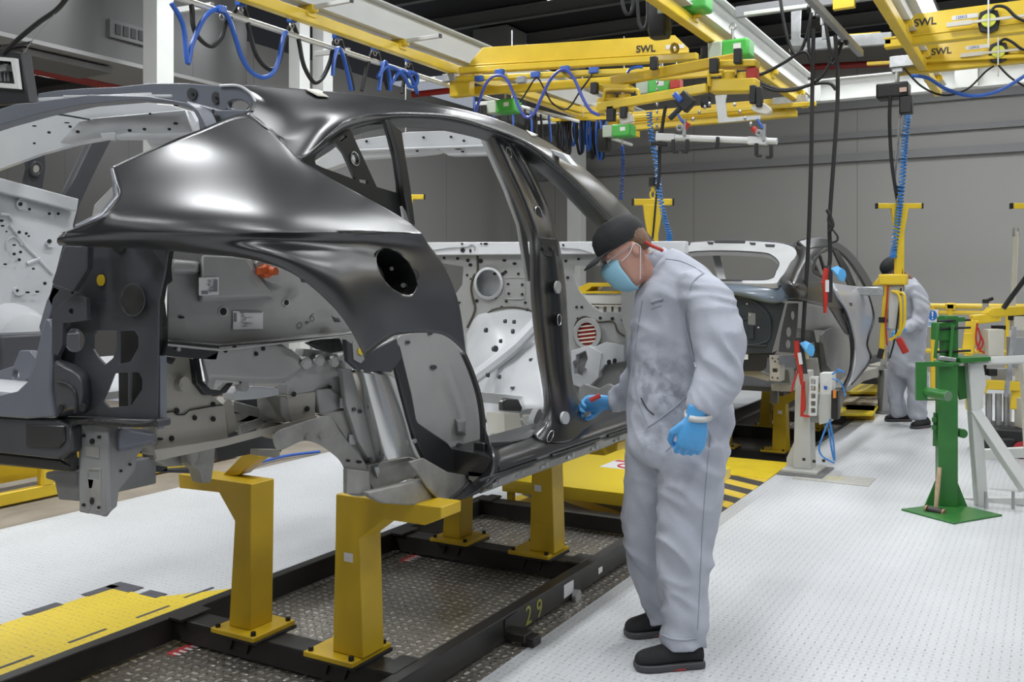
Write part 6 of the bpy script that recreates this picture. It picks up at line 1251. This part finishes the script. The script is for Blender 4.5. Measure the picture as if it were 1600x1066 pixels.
tag(obj('black_lever_arm', M().tube(bez([P(a,b,D=7.6) for a,b in ((1568,482),(1580,465),(1600,438),(1630,395))],4), [.03]+[.02]*12 if False else .02, 8), black), 'slanting black cable arm entering from the right edge above the jig', 'cable')
# ---------------- equipment beyond the bulkhead, seen through its opening ----------------
eq = thing('white_conveyor', (9.5, 4.9, 0), 'white conveyor bench with yellow guard seen through the bulkhead opening', 'conveyor')
ex = 9.0
obj('yellow_guard', M().prism(px([(898,452),(918,442),(980,442),(980,448),(925,448),(916,455),(985,455),(985,459),(900,459)], x=ex), (.3,0,0)), yellow, eq, bevel=.006)
obj('white_top', M().prism(px([(880,462),(985,462),(985,476),(880,474)], x=ex-.05), (.6,0,0)), white, eq, bevel=.006)
obj('cream_edge', M().prism(px([(880,476),(985,477),(985,480),(880,478)], x=ex-.08), (.6,0,0)), cream, eq)
obj('bench_front', M().prism(px([(880,480),(985,480),(985,560),(880,560)], x=ex), (.4,0,0)), mat('bench_grey',(0.25,0.25,0.25),.5), eq)
for a in (940, 952, 963): obj('bench_bolt_plate', M().box(P(a,483,x=ex-.03), (.02,.05,.06)), white, eq)
obj('bench_leg', M().prism(px([(880,560),(890,560),(890,670),(880,670)], x=ex), (.1,0,0)).prism(px([(975,560),(985,560),(985,670),(975,670)], x=ex), (.1,0,0)), white, eq)
# ---------------- people ----------------
cloth = mat('grey_overalls', (0.42, 0.44, 0.50), .8, noise_amt=.07, nscale=7, bump=.25, bscale=260, spec=.2)
skin = mat('skin', (0.55, 0.30, 0.23), .5, noise_amt=.06, nscale=14)
hairm = mat('brown_hair', (0.17, 0.10, 0.06), .7, bump=.7, bscale=120)
capm = mat('black_cap', (0.009, 0.010, 0.012), .75, bump=.2, bscale=200)
glove = mat('nitrile_glove', (0.08, 0.33, 0.66), .42, noise_amt=.08, nscale=20)
maskm = mat('mask_blue', (0.27, 0.52, 0.66), .7)
shoem = mat('black_suede', (0.012, 0.012, 0.013), .85, bump=.3, bscale=200)
solem = mat('grey_sole', (0.06, 0.06, 0.065), .6)
def A(a, b, D): return P(a, b, D=D)
def frame(t):
    t = Vector(t).normalized(); u = VR-t*VR.dot(t); u.normalize(); return u, t.cross(u)
def limb(m, pts, n=16):
    """pts: (px,py,D,r_across,r_depth)"""
    c = [A(q[0], q[1], q[2]) for q in pts]; rings = []
    for i, q in enumerate(pts):
        t = c[min(i+1, len(c)-1)]-c[max(i-1, 0)]; u, w = frame(t); rings.append(ring(c[i], u, w, q[3], q[4], n, 2.3))
    # smooth between the stations
    out = []
    cols = [bez([r[k] for r in rings], 5) for k in range(n)]
    for i in range(len(cols[0])): out.append([cols[k][i] for k in range(n)])
    return m.loft(out)
def folds(o, amp, seedv=0.0, zones=()):
    """press cloth folds into a remeshed garment along its normals"""
    me = o.data; me.update()
    nr = [v.normal.copy() for v in me.vertices]
    base = BASES.get(o, Vector())
    for v, n in zip(me.vertices, nr):
        p = v.co+base
        q = Vector((p.dot(VR)*5, p.dot(VD)*5, p.z*7+p.dot(VR)*4+seedv))
        warp = noise.noise(q*.7)*1.8
        f = noise.noise(Vector((q.x*1.1+warp, q.y*1.1, q.z*1.8+warp)))
        g_ = 1-abs(noise.noise(Vector((q.x*.9-warp, q.y, q.z*1.2+3.1+warp*.6))))*2.4
        k = 1.0
        for (c, r, s) in zones:
            d = (p-c).length
            if d < r: k += s*(1-d/r)
        v.co += n*amp*k*(.55*f+.55*g_-.25)
    me.polygons.foreach_set('use_smooth', [True]*len(me.polygons)); me.update()
def garment(name, m, par, vox, amp, zones=(), sv=0.0, mt=None):
    o = obj(name, m, mt or cloth, par, remesh=vox); bake(o)
    o.data.materials.clear(); o.data.materials.append(mt or cloth)
    bm = bmesh.new(); bm.from_mesh(o.data)
    for _ in range(6): bmesh.ops.smooth_vert(bm, verts=bm.verts, factor=.5, use_axis_x=True, use_axis_y=True, use_axis_z=True)
    bm.to_mesh(o.data); bm.free(); folds(o, amp, sv, zones); return o
def hand(par, wrist, fwd, palm_n, side, s=1.0, curl=1.0, mt=None, name='gloved_hand'):
    """palm, four bent fingers of unequal length and a thumb leaving the side of the palm"""
    f = Vector(fwd).normalized(); n = Vector(palm_n); n = (n-f*n.dot(f)).normalized(); w = f.cross(n)*side; wr = Vector(wrist)
    m = M()
    m.loft([ring(wr-f*.03*s, w, n, .032*s, .026*s, 12), ring(wr+f*.01*s, w, n, .034*s, .025*s, 12), ring(wr+f*.05*s, w, n, .043*s, .024*s, 12), ring(wr+f*.088*s, w, n, .043*s, .019*s, 12), ring(wr+f*.10*s, w, n, .036*s, .012*s, 12)])
    for i, (off, L) in enumerate(((.031,.068),(.010,.078),(-.011,.072),(-.030,.056))):
        b = wr+f*.088*s+w*off*s; a0 = .45*curl+.08*i; d1 = f*math.cos(a0)+n*math.sin(a0); a1 = a0+.85*curl; d2 = f*math.cos(a1)+n*math.sin(a1); a2 = a1+.7*curl; d3 = f*math.cos(a2)+n*math.sin(a2)
        p1 = b+d1*L*.5*s; p2 = p1+d2*L*.32*s; p3 = p2+d3*L*.24*s
        m.tube([b-f*.03*s, b, p1, p2, p3], [.0095*s,.0105*s,.0098*s,.009*s,.0072*s], 8)
    tb = wr+f*.035*s+w*.034*s; m.tube([tb-f*.02*s-w*.012*s, tb, tb+f*.028*s+w*.022*s+n*.012*s, tb+f*.052*s+w*.020*s+n*.032*s, tb+f*.068*s+w*.008*s+n*.044*s], [.012*s,.0135*s,.0115*s,.010*s,.008*s], 8)
    o = obj(name, m, mt or glove, par, remesh=.0042*s); bake(o); o.data.materials.clear(); o.data.materials.append(mt or glove)
    bm = bmesh.new(); bm.from_mesh(o.data); bmesh.ops.smooth_vert(bm, verts=bm.verts, factor=.5, use_axis_x=True, use_axis_y=True, use_axis_z=True); bm.to_mesh(o.data); bm.free()
    o.data.polygons.foreach_set('use_smooth', [True]*len(o.data.polygons)); return o
def shoe(par, heel, toe, s=1.0, lab=None):
    h = Vector(heel); t = Vector(toe); h.z = t.z = 0; f = (t-h).normalized(); L = (t-h).length; w = V(-f.y, f.x, 0); r = []
    prof = ((0,.030,.055,.0),(.04,.036,.075,.0),(.18,.038,.098,.0),(.34,.038,.088,.0),(.50,.042,.070,.0),(.70,.048,.056,.0),(.86,.046,.050,.0),(.95,.036,.040,.0),(1.0,.018,.024,.0))
    m = M(); ms = M()
    for k, hw, ht, _ in prof: c = h+f*L*k; r.append([c+w*a*hw*s+V(0,0,.020+z*(ht-.0)*s) for a, z in ((-1,0),(-.97,.5),(-.75,.85),(-.35,1.02),(0,1.08),(.35,1.02),(.75,.85),(.97,.5),(1,0))])
    m.loft(r)
    rs = []
    for k, hw, ht, _ in prof: c = h+f*L*k; rs.append([c+w*a*(hw+.004)*s+V(0,0,z) for a, z in ((-.94,.002),(-1.0,.014),(-.98,.028),(.98,.028),(1.0,.014),(.94,.002))])
    ms.loft(rs)
    o = obj('shoe', m, shoem, par, sub=1); obj('sole', ms, solem, o, bevel=.004); obj('red_sole_line', M().beam(h+f*L*.30+V(0,0,.006), h+f*L*.9+V(0,0,.006), .088*s, .007), mat('red_trim',(0.35,0.03,0.03),.5), o, bevel=.003)
    c = h+f*L*.42; ml_ = M()
    for k in range(4): q = h+f*L*(.34+k*.07); ml_.tube(bez([q-w*.02+V(0,0,.118-.011*k), q+V(0,0,.126-.011*k), q+w*.02+V(0,0,.118-.011*k)], 3), .0025, 5)
    obj('laces', ml_, mat('lace',(0.12,0.02,0.02),.6), o); return o
def head(par, c, f, u, s, sk, capmat, mask=True, glasses=True, hair=hairm):
    f = Vector(f).normalized(); u = Vector(u); u = (u-f*u.dot(f)).normalized(); r = f.cross(u); c = Vector(c)
    def L(a, b, d): return c+f*a*s+r*b*s+u*d*s
    m = M(); rings = []
    for z, fx, bx_, hw in ((-.125,.030,.0,.020),(-.115,.062,.005,.036),(-.095,.078,.03,.048),(-.065,.084,.055,.058),(-.03,.086,.078,.066),(.0,.088,.092,.073),(.035,.092,.100,.077),(.07,.088,.098,.074),(.095,.070,.082,.062),(.112,.040,.050,.038)):
        cx = (fx-bx_)/2; rr_ = (fx+bx_)/2; rings.append(ring(L(cx,0,z), f, r, rr_*s, hw*s, 20, 2.2))
    m.loft(rings)
    m.loft([ring(L(-.03,0,-.02), f, r, .052*s, .052*s, 14), ring(L(-.04,0,-.08), f, r, .050*s, .052*s, 14), ring(L(-.055,0,-.16), f, r, .058*s, .060*s, 14)])       # neck
    m.loft([ring(L(.085,0,.035), u, r, .008*s, .008*s, 8), ring(L(.098,0,.012), u, r, .010*s, .011*s, 8), ring(L(.110,0,-.012), u, r, .011*s, .015*s, 8), ring(L(.088,0,-.026), u, r, .010*s, .014*s, 8)])   # nose
    m.tube([L(.086,-.022,-.058), L(.091,0,-.056), L(.086,.022,-.058)], .006*s, 6); m.tube([L(.083,-.018,-.068), L(.088,0,-.069), L(.083,.018,-.068)], .006*s, 6)                                  # lips
    m.tube([L(.078,-.055,.030), L(.088,-.03,.036), L(.088,.03,.036), L(.078,.055,.030)], .008*s, 6)
    for k in (-1, 1):
        m.loft([ring(L(-.012,k*.070,.0), f*.9-u*.2, u, .010*s, .020*s, 10), ring(L(-.018,k*.080,.004), f*.9-u*.2, u, .017*s, .030*s, 10), ring(L(-.022,k*.085,.006), f*.9-u*.2, u, .014*s, .026*s, 10)])
    o = obj('head', m, sk, par, remesh=.0045*s); bake(o); o.data.materials.clear(); o.data.materials.append(sk)
    bm = bmesh.new(); bm.from_mesh(o.data)
    for _ in range(2): bmesh.ops.smooth_vert(bm, verts=bm.verts, factor=.5, use_axis_x=True, use_axis_y=True, use_axis_z=True)
    bm.to_mesh(o.data); bm.free(); o.data.polygons.foreach_set('use_smooth', [True]*len(o.data.polygons))
    for k in (-1, 1): obj('eye', M().ball(L(.077,k*.031,.014), .012*s, 8), mat('eye_white',(0.6,0.6,0.58),.3), o); obj('iris', M().ball(L(.0865,k*.031,.012), .0055*s, 6), ink, o)
    hr = M()
    for z, fx, bx_, hw in ((-.02,-.040,.097,.072),(.0,-.030,.103,.077),(.025,.01,.107,.081),(.05,.04,.108,.0825),(.08,.04,.100,.078)):
        cx = (fx-bx_)/2; hr_ = (fx+bx_)/2; 
        hr.v += [] 
        if z == -.02: rgs = []
        rgs.append(ring(L(cx,0,z), f, r, hr_*s, hw*s, 20, 2.2))
    hr.loft(rgs); ho = obj('hair', hr, hair, par)
    # cap: crown, brim
    cr_ = []
    for z, fx, bx_, hw in ((.030,.100,.110,.086),(.055,.102,.112,.088),(.085,.096,.108,.084),(.110,.078,.094,.070),(.128,.048,.062,.044),(.134,.012,.018,.012)):
        cx = (fx-bx_)/2; cr_.append(ring(L(cx,0,z+.012), f, r, (fx+bx_)/2*s, hw*s, 24, 2.1))
    cp_ = obj('cap', M().loft(cr_), capmat, par)
    bt = []
    for k in range(13):
        a = -1.15+2.3*k/12; e = math.cos(a)
        bt.append((L(.094*math.cos(a*.9)+.0, .086*math.sin(a*1.0), .046), L(.098+.075*max(e,0)**.7, .078*math.sin(a)/math.sin(1.15), .030-.0*abs(a))))
    obj('brim', M().grid([[q[0] for q in bt], [q[0].lerp(q[1], .5)+u*.006*s for q in bt], [q[1] for q in bt]]), capmat, cp_, solid=.004)
    obj('cap_button', M().ball(L(-.003,0,.148), .006*s, 6), capmat, cp_)
    if mask:
        mg = []
        for z, fx in ((.012,.098),(-.008,.122),(-.035,.124),(-.062,.116),(-.095,.104),(-.125,.074)):
            row = []
            for k in range(11):
                a = -1.25+2.5*k/10; w_ = (.058,.066,.070,.070,.064,.050)[[.012,-.008,-.035,-.062,-.095,-.125].index(z)]
                row.append(L(.02+(fx-.02)*math.cos(a)**.8, w_*math.sin(a)/math.sin(1.25), z-(0.012*(1-math.cos(a)))))
            mg.append(row)
        mo = obj('face_mask', M().grid(cr2(mg, 2, 3)), maskm, par, solid=.002)
        for k in (-1, 1):
            obj('ear_loop', M().tube(bez([L(.045,k*.066,-.01), L(.01,k*.080,.0), L(-.025,k*.088,.022), L(-.04,k*.083,.0)], 5), .0018*s, 6), sticker, mo)
            obj('ear_loop', M().tube(bez([L(.02,k*.060,-.105), L(-.01,k*.078,-.05), L(-.04,k*.083,.0)], 5), .0018*s, 6), sticker, mo)
    if glasses:
        gm = M()
        for k in (-1, 1): gm.tube([L(.094+.0*k, k*.033+.024*math.cos(t), .010+.017*math.sin(t)) for t in [j*math.pi/7 for j in range(14)]], .0022*s, 6, closed=True).tube([L(.090,k*.058,.016), L(.03,k*.080,.02), L(-.02,k*.082,.018)], .002*s, 6)
        gm.tube([L(.096,-.010,.014), L(.096,.010,.014)], .002*s, 6); obj('safety_glasses', gm, galv, par)
    return L
man = thing('person', (3.72, 1.43, 0), 'man in grey overalls, black cap and blue face mask leaning over the sill', 'person')
m = M()
# torso, hips
limb(m, [(1058,728,3.82,.150,.125),(1060,708,3.82,.200,.150),(1062,670,3.83,.212,.165),(1062,620,3.84,.205,.165),(1062,565,3.85,.198,.165),(1060,510,3.86,.190,.170),(1056,465,3.86,.172,.180),(1050,435,3.86,.140,.170),(1040,412,3.86,.085,.095),(1032,402,3.87,.060,.065)], 20)
# near leg, far leg
limb(m, [(1082,690,3.76,.135,.125),(1080,760,3.75,.128,.120),(1072,830,3.74,.118,.108),(1068,890,3.73,.108,.098),(1068,950,3.72,.094,.090),(1067,990,3.72,.090,.088),(1066,1006,3.72,.094,.092)])
limb(m, [(1026,690,3.92,.125,.125),(1016,760,3.95,.112,.115),(1008,830,3.98,.098,.10),(1016,890,4.0,.086,.088),(1030,940,4.02,.078,.08),(1036,966,4.03,.076,.08)])
# near arm
limb(m, [(1078,440,3.74,.075,.075),(1100,462,3.68,.098,.085),(1116,500,3.62,.098,.085),(1126,545,3.58,.092,.080),(1126,580,3.56,.092,.078),(1112,612,3.54,.078,.068),(1098,634,3.52,.060,.058),(1092,646,3.51,.052,.052)])
# far arm reaching to the sill
limb(m, [(1030,450,3.98,.08,.075),(1018,500,4.05,.085,.080),(1008,560,4.12,.080,.075),(996,602,4.18,.072,.070),(976,620,4.22,.062,.060),(958,627,4.26,.050,.050)])
E1 = [(A(1128,570,3.56), .22, 1.6), (A(1065,640,3.8), .3, .8), (A(1068,870,3.73), .2, 1.0), (A(1068,985,3.72), .18, 1.4), (A(1012,860,3.98), .2, 1.0), (A(1000,610,4.15), .2, 1.6), (A(1080,700,3.7), .22, 1.0)]
ov = garment('overalls', m, man, .009, .015, E1)
obj('collar', M().loft([ring(A(1032,418,3.86), VR*.9+ZZ*.35, VD, .074,.078,20), ring(A(1024,404,3.86), VR*.9+ZZ*.35, VD, .068,.070,20), ring(A(1014,396,3.86), VR*.9+ZZ*.35, VD, .066,.066,20)], cap=False), cloth, man, solid=.006)
obj('seam', M().tube([A(a,b,d) for a,b,d in ((1102,740,3.625),(1098,820,3.62),(1094,900,3.62),(1090,980,3.625))], .002, 5), mat('seam_grey',(0.26,0.27,0.30),.8), man) if False else None
obj('chest_badge', M().prism([A(a,b,3.672) for a,b in ((1018,468),(1036,464),(1037,472),(1019,476))], VD*.004), mat('badge_grey',(0.2,0.21,0.24),.8), man) if False else None
obj('white_cuff', M().loft([ring(A(1093,644,3.51), VR, VD*.8+ZZ*.2, .054,.056,16), ring(A(1090,654,3.505), VR, VD*.8+ZZ*.2, .050,.052,16)], cap=False), mat('glove_cuff',(0.55,0.55,0.54),.6), man, solid=.004)
obj('white_cuff', M().loft([ring(A(966,625,4.245), ZZ, VD, .052,.05,16), ring(A(955,628,4.265), ZZ, VD, .046,.044,16)], cap=False), MATS['glove_cuff'], man, solid=.004)
hand(man, A(1089,650,3.50), -ZZ*1.0-VR*.22, VD, -1, 1.28, 1.45)
hand(man, A(952,629,4.27), -VR*1.0-ZZ*.05, -ZZ*.5-VD*.6, -1, 1.15, 1.15)
obj('red_marker', M().cyl(A(938,618,4.2), A(922,626,4.2), .011, 10), red, man)
shoe(man, A(1098,0,3.70).xy.to_3d(), A(992,0,3.66).xy.to_3d(), 1.05)
shoe(man, A(1056,0,4.05).xy.to_3d(), A(977,0,4.0).xy.to_3d(), 1.05)
hf = -VR*.82-ZZ*.50-VD*.12
L_ = head(man, A(979,397,3.84), hf, ZZ*.8-VR*.45, 1.06, skin, capm)
obj('red_ear_defender_cord', M().tube(bez([A(a,b,3.76) for a,b in ((1008,378),(1018,384),(1030,389),(1036,392))],5), .007, 8), red, man)
from mathutils.bvhtree import BVHTree
def stitched(name, o, pts, r, mt, k=10):
    """a seam lying on the cloth"""
    base = BASES[man]; tree = BVHTree.FromPolygons([v.co+base for v in o.data.vertices], [p.vertices[:] for p in o.data.polygons]); out = []; eye = V(0,0,CAMH)
    for q in bez([Vector((a, b, 0)) for a, b in pts], k):
        h = tree.ray_cast(eye, (P(q.x, q.y, D=1.0)-eye).normalized())
        if h[0] is not None and (not out or (h[0]-out[-1]).length < .12): out.append(h[0]+h[1]*r*.3)
    if len(out) > 2: obj(name, M().tube(out, r, 6), mt, man)
seamm = mat('seam_grey', (0.29,0.31,0.35), .8); foldm = mat('hem_grey', (0.36,0.38,0.43), .8)
stitched('side_seam', ov, [(1110,680),(1104,740),(1098,820),(1094,900),(1090,985)], .0022, seamm)
stitched('armhole_seam', ov, [(1098,428),(1082,442),(1074,470),(1072,505),(1080,545),(1088,575)], .004, foldm)
stitched('shoulder_seam', ov, [(1040,405),(1062,408),(1085,418),(1100,428)], .0022, seamm)
stitched('pocket_edge', ov, [(1040,705),(1058,690),(1078,682)], .0035, foldm)
stitched('zip_line', ov, [(1004,470),(996,520),(992,570),(996,620),(1010,660)], .003, seamm)
stitched('waist_crease', ov, [(1012,668),(1040,648),(1066,626),(1084,606)], .0035, seamm)
stitched('hem', ov, [(1034,992),(1050,998),(1068,1000),(1090,996)], .005, foldm)
stitched('chest_badge', ov, [(1018,473),(1026,470),(1036,467)], .006, seamm)
stitched('badge_line', ov, [(1018,483),(1026,480),(1034,478)], .0022, seamm)
stitched('tear_mark', ov, [(1002,622),(1008,634),(1014,642),(1022,648)], .003, ink)
# oil stains on the front of the overalls are part of the cloth colour
def stained(m_, spots, col, name):
    m2 = m_.copy(); m2.name = name; nt = m2.node_tree; b = nt.nodes['Principled BSDF']
    g = nt.nodes.new('ShaderNodeNewGeometry'); prev = b.inputs['Base Color'].links[0].from_socket
    nz = nt.nodes.new('ShaderNodeTexNoise'); nz.inputs['Scale'].default_value = 22; nz.inputs['Detail'].default_value = 4; nt.links.new(g.outputs['Position'], nz.inputs['Vector'])
    for c, r, s in spots:
        d = nt.nodes.new('ShaderNodeVectorMath'); d.operation = 'DISTANCE'; nt.links.new(g.outputs['Position'], d.inputs[0]); d.inputs[1].default_value = c
        mr = nt.nodes.new('ShaderNodeMapRange'); nt.links.new(d.outputs['Value'], mr.inputs['Value']); mr.inputs['From Min'].default_value = 0; mr.inputs['From Max'].default_value = r; mr.inputs['To Min'].default_value = s; mr.inputs['To Max'].default_value = 0
        mu = nt.nodes.new('ShaderNodeMath'); mu.operation = 'MULTIPLY'; nt.links.new(mr.outputs[0], mu.inputs[0])
        nr = nt.nodes.new('ShaderNodeMapRange'); nt.links.new(nz.outputs['Fac'], nr.inputs['Value']); nr.inputs['From Min'].default_value = .42; nr.inputs['From Max'].default_value = .62; nt.links.new(nr.outputs[0], mu.inputs[1])
        mx = nt.nodes.new('ShaderNodeMix'); mx.data_type = 'RGBA'; nt.links.new(mu.outputs[0], mx.inputs[0]); nt.links.new(prev, mx.inputs[6]); mx.inputs[7].default_value = (*col, 1); prev = mx.outputs[2]
    nt.links.new(prev, b.inputs['Base Color']); return m2
ov.data.materials.clear(); ov.data.materials.append(stained(cloth, [(A(1010,600,3.68), .22, .75), (A(1015,690,3.66), .12, .6), (A(1060,630,3.66), .10, .5), (A(1060,760,3.6), .12, .3), (A(1045,620,3.66), .05, .8)], (0.10,0.11,0.13), 'stained_overalls'))
# the farther worker
m2_ = thing('person', P(1425,660,z=0), 'farther worker in grey overalls and dark cap bending over the yellow gripper', 'person')
k2 = 9.9/3.85
def limb2(m, pts): return limb(m, [(a-5, b, d, r1*.88, r2*.88) for a, b, d, r1, r2 in pts])
m = M(); Z2 = 9.85
limb2(m, [(1420,590,Z2,.15,.15),(1422,565,Z2,.20,.17),(1424,535,Z2,.19,.17),(1427,500,Z2,.20,.18),(1426,468,Z2,.19,.19),(1418,446,Z2,.15,.17),(1409,433,Z2,.08,.09)])
limb2(m, [(1410,570,Z2+.1,.13,.12),(1406,605,Z2+.1,.11,.11),(1408,635,Z2+.1,.10,.10),(1412,650,Z2+.1,.10,.10)]); limb2(m, [(1436,570,Z2-.1,.13,.12),(1440,605,Z2-.1,.12,.11),(1438,640,Z2-.1,.11,.10),(1438,656,Z2-.1,.11,.11)])
limb2(m, [(1432,446,Z2-.15,.08,.08),(1444,470,Z2-.22,.10,.09),(1442,498,Z2-.28,.09,.08),(1428,510,Z2-.35,.075,.07),(1414,514,Z2-.42,.05,.05)]); limb2(m, [(1412,450,Z2+.1,.08,.08),(1406,480,Z2,.08,.08),(1404,500,Z2-.1,.06,.06)])
garment('overalls', m, m2_, .018, .016, [(A(1442,500,Z2-.3), .3, 1.0), (A(1412,640,Z2), .3, 1.0)], 5.0)
hand(m2_, A(1410,516,Z2-.44), -VR-ZZ*.4, -ZZ, 1, 1.0, 1.0, glove); hand(m2_, A(1403,502,Z2-.12), -ZZ*.7-VR*.6, -VR, 1, 1.0, .8, glove)
q = A(1442,0,Z2-.1); shoe(m2_, q.xy.to_3d()+VR*.06, q.xy.to_3d()-VR*.16-VD*.12); q = A(1412,0,Z2+.3); shoe(m2_, q.xy.to_3d()+VR*.08, q.xy.to_3d()-VR*.2)
head(m2_, A(1397,424,Z2-.05), -VR*.75-ZZ*.65-VD*.1, ZZ*.7-VR*.5, 1.05, mat('brown_skin',(0.16,0.09,0.06),.5), capm, False, True, ink)
obj('lanyard', M().tube(bez([A(1404,430,Z2-.2), A(1409,440,Z2-.2), A(1412,430,Z2-.15)], 5), .01, 6), mat('lime_yellow2',(0.6,0.6,0.1),.5), m2_)
# ---------------- luminaires ----------------
lampm = mat('lit_panel', (0.96, 0.98, 1.0), .5, emit=12.0)
fixm = mat('lamp_housing', (0.5, 0.5, 0.5), .5)
l0 = None
def lamp(x, y, z, lab, on=None):
    t = thing('ceiling_light', (x, y, z), lab, 'ceiling light', on or 'linear ceiling lights over the aisles')
    obj('housing', M().box((x, y, z+.05), (1.5, .36, .08)), fixm, t)
    obj('diffuser', M().box((x, y, z), (1.44, .30, .02)), lampm, t)
    for s in (-.6, .6): obj('hanging_rod', M().cyl((x+s, y, z+.09), (x+s, y, 5.98 if y < 9 else 4.2), .006, 6), steel, t)
    L = bpy.data.lights.new('tube_light', 'AREA'); L.shape = 'RECTANGLE'; L.size = 1.4; L.size_y = .28; L.energy = LPOW*(.4 if y > 9 else 1.35 if y > 4 else 1.0 if y > 0 else .68); L.color = (.95, .975, 1)
    lo = bpy.data.objects.new('tube_light', L); C.objects.link(lo); lo.parent = t; lo.location = (0, 0, -.03)
for i, (x, y) in enumerate(LIGHTS): lamp(x, y, LZ if y < 9 else 4.0, 'long white ceiling light hung above the aisle' if y < 9 else 'long white ceiling light in the side bay behind the left soffit', None if y < 9 else 'ceiling lights in the side bay')
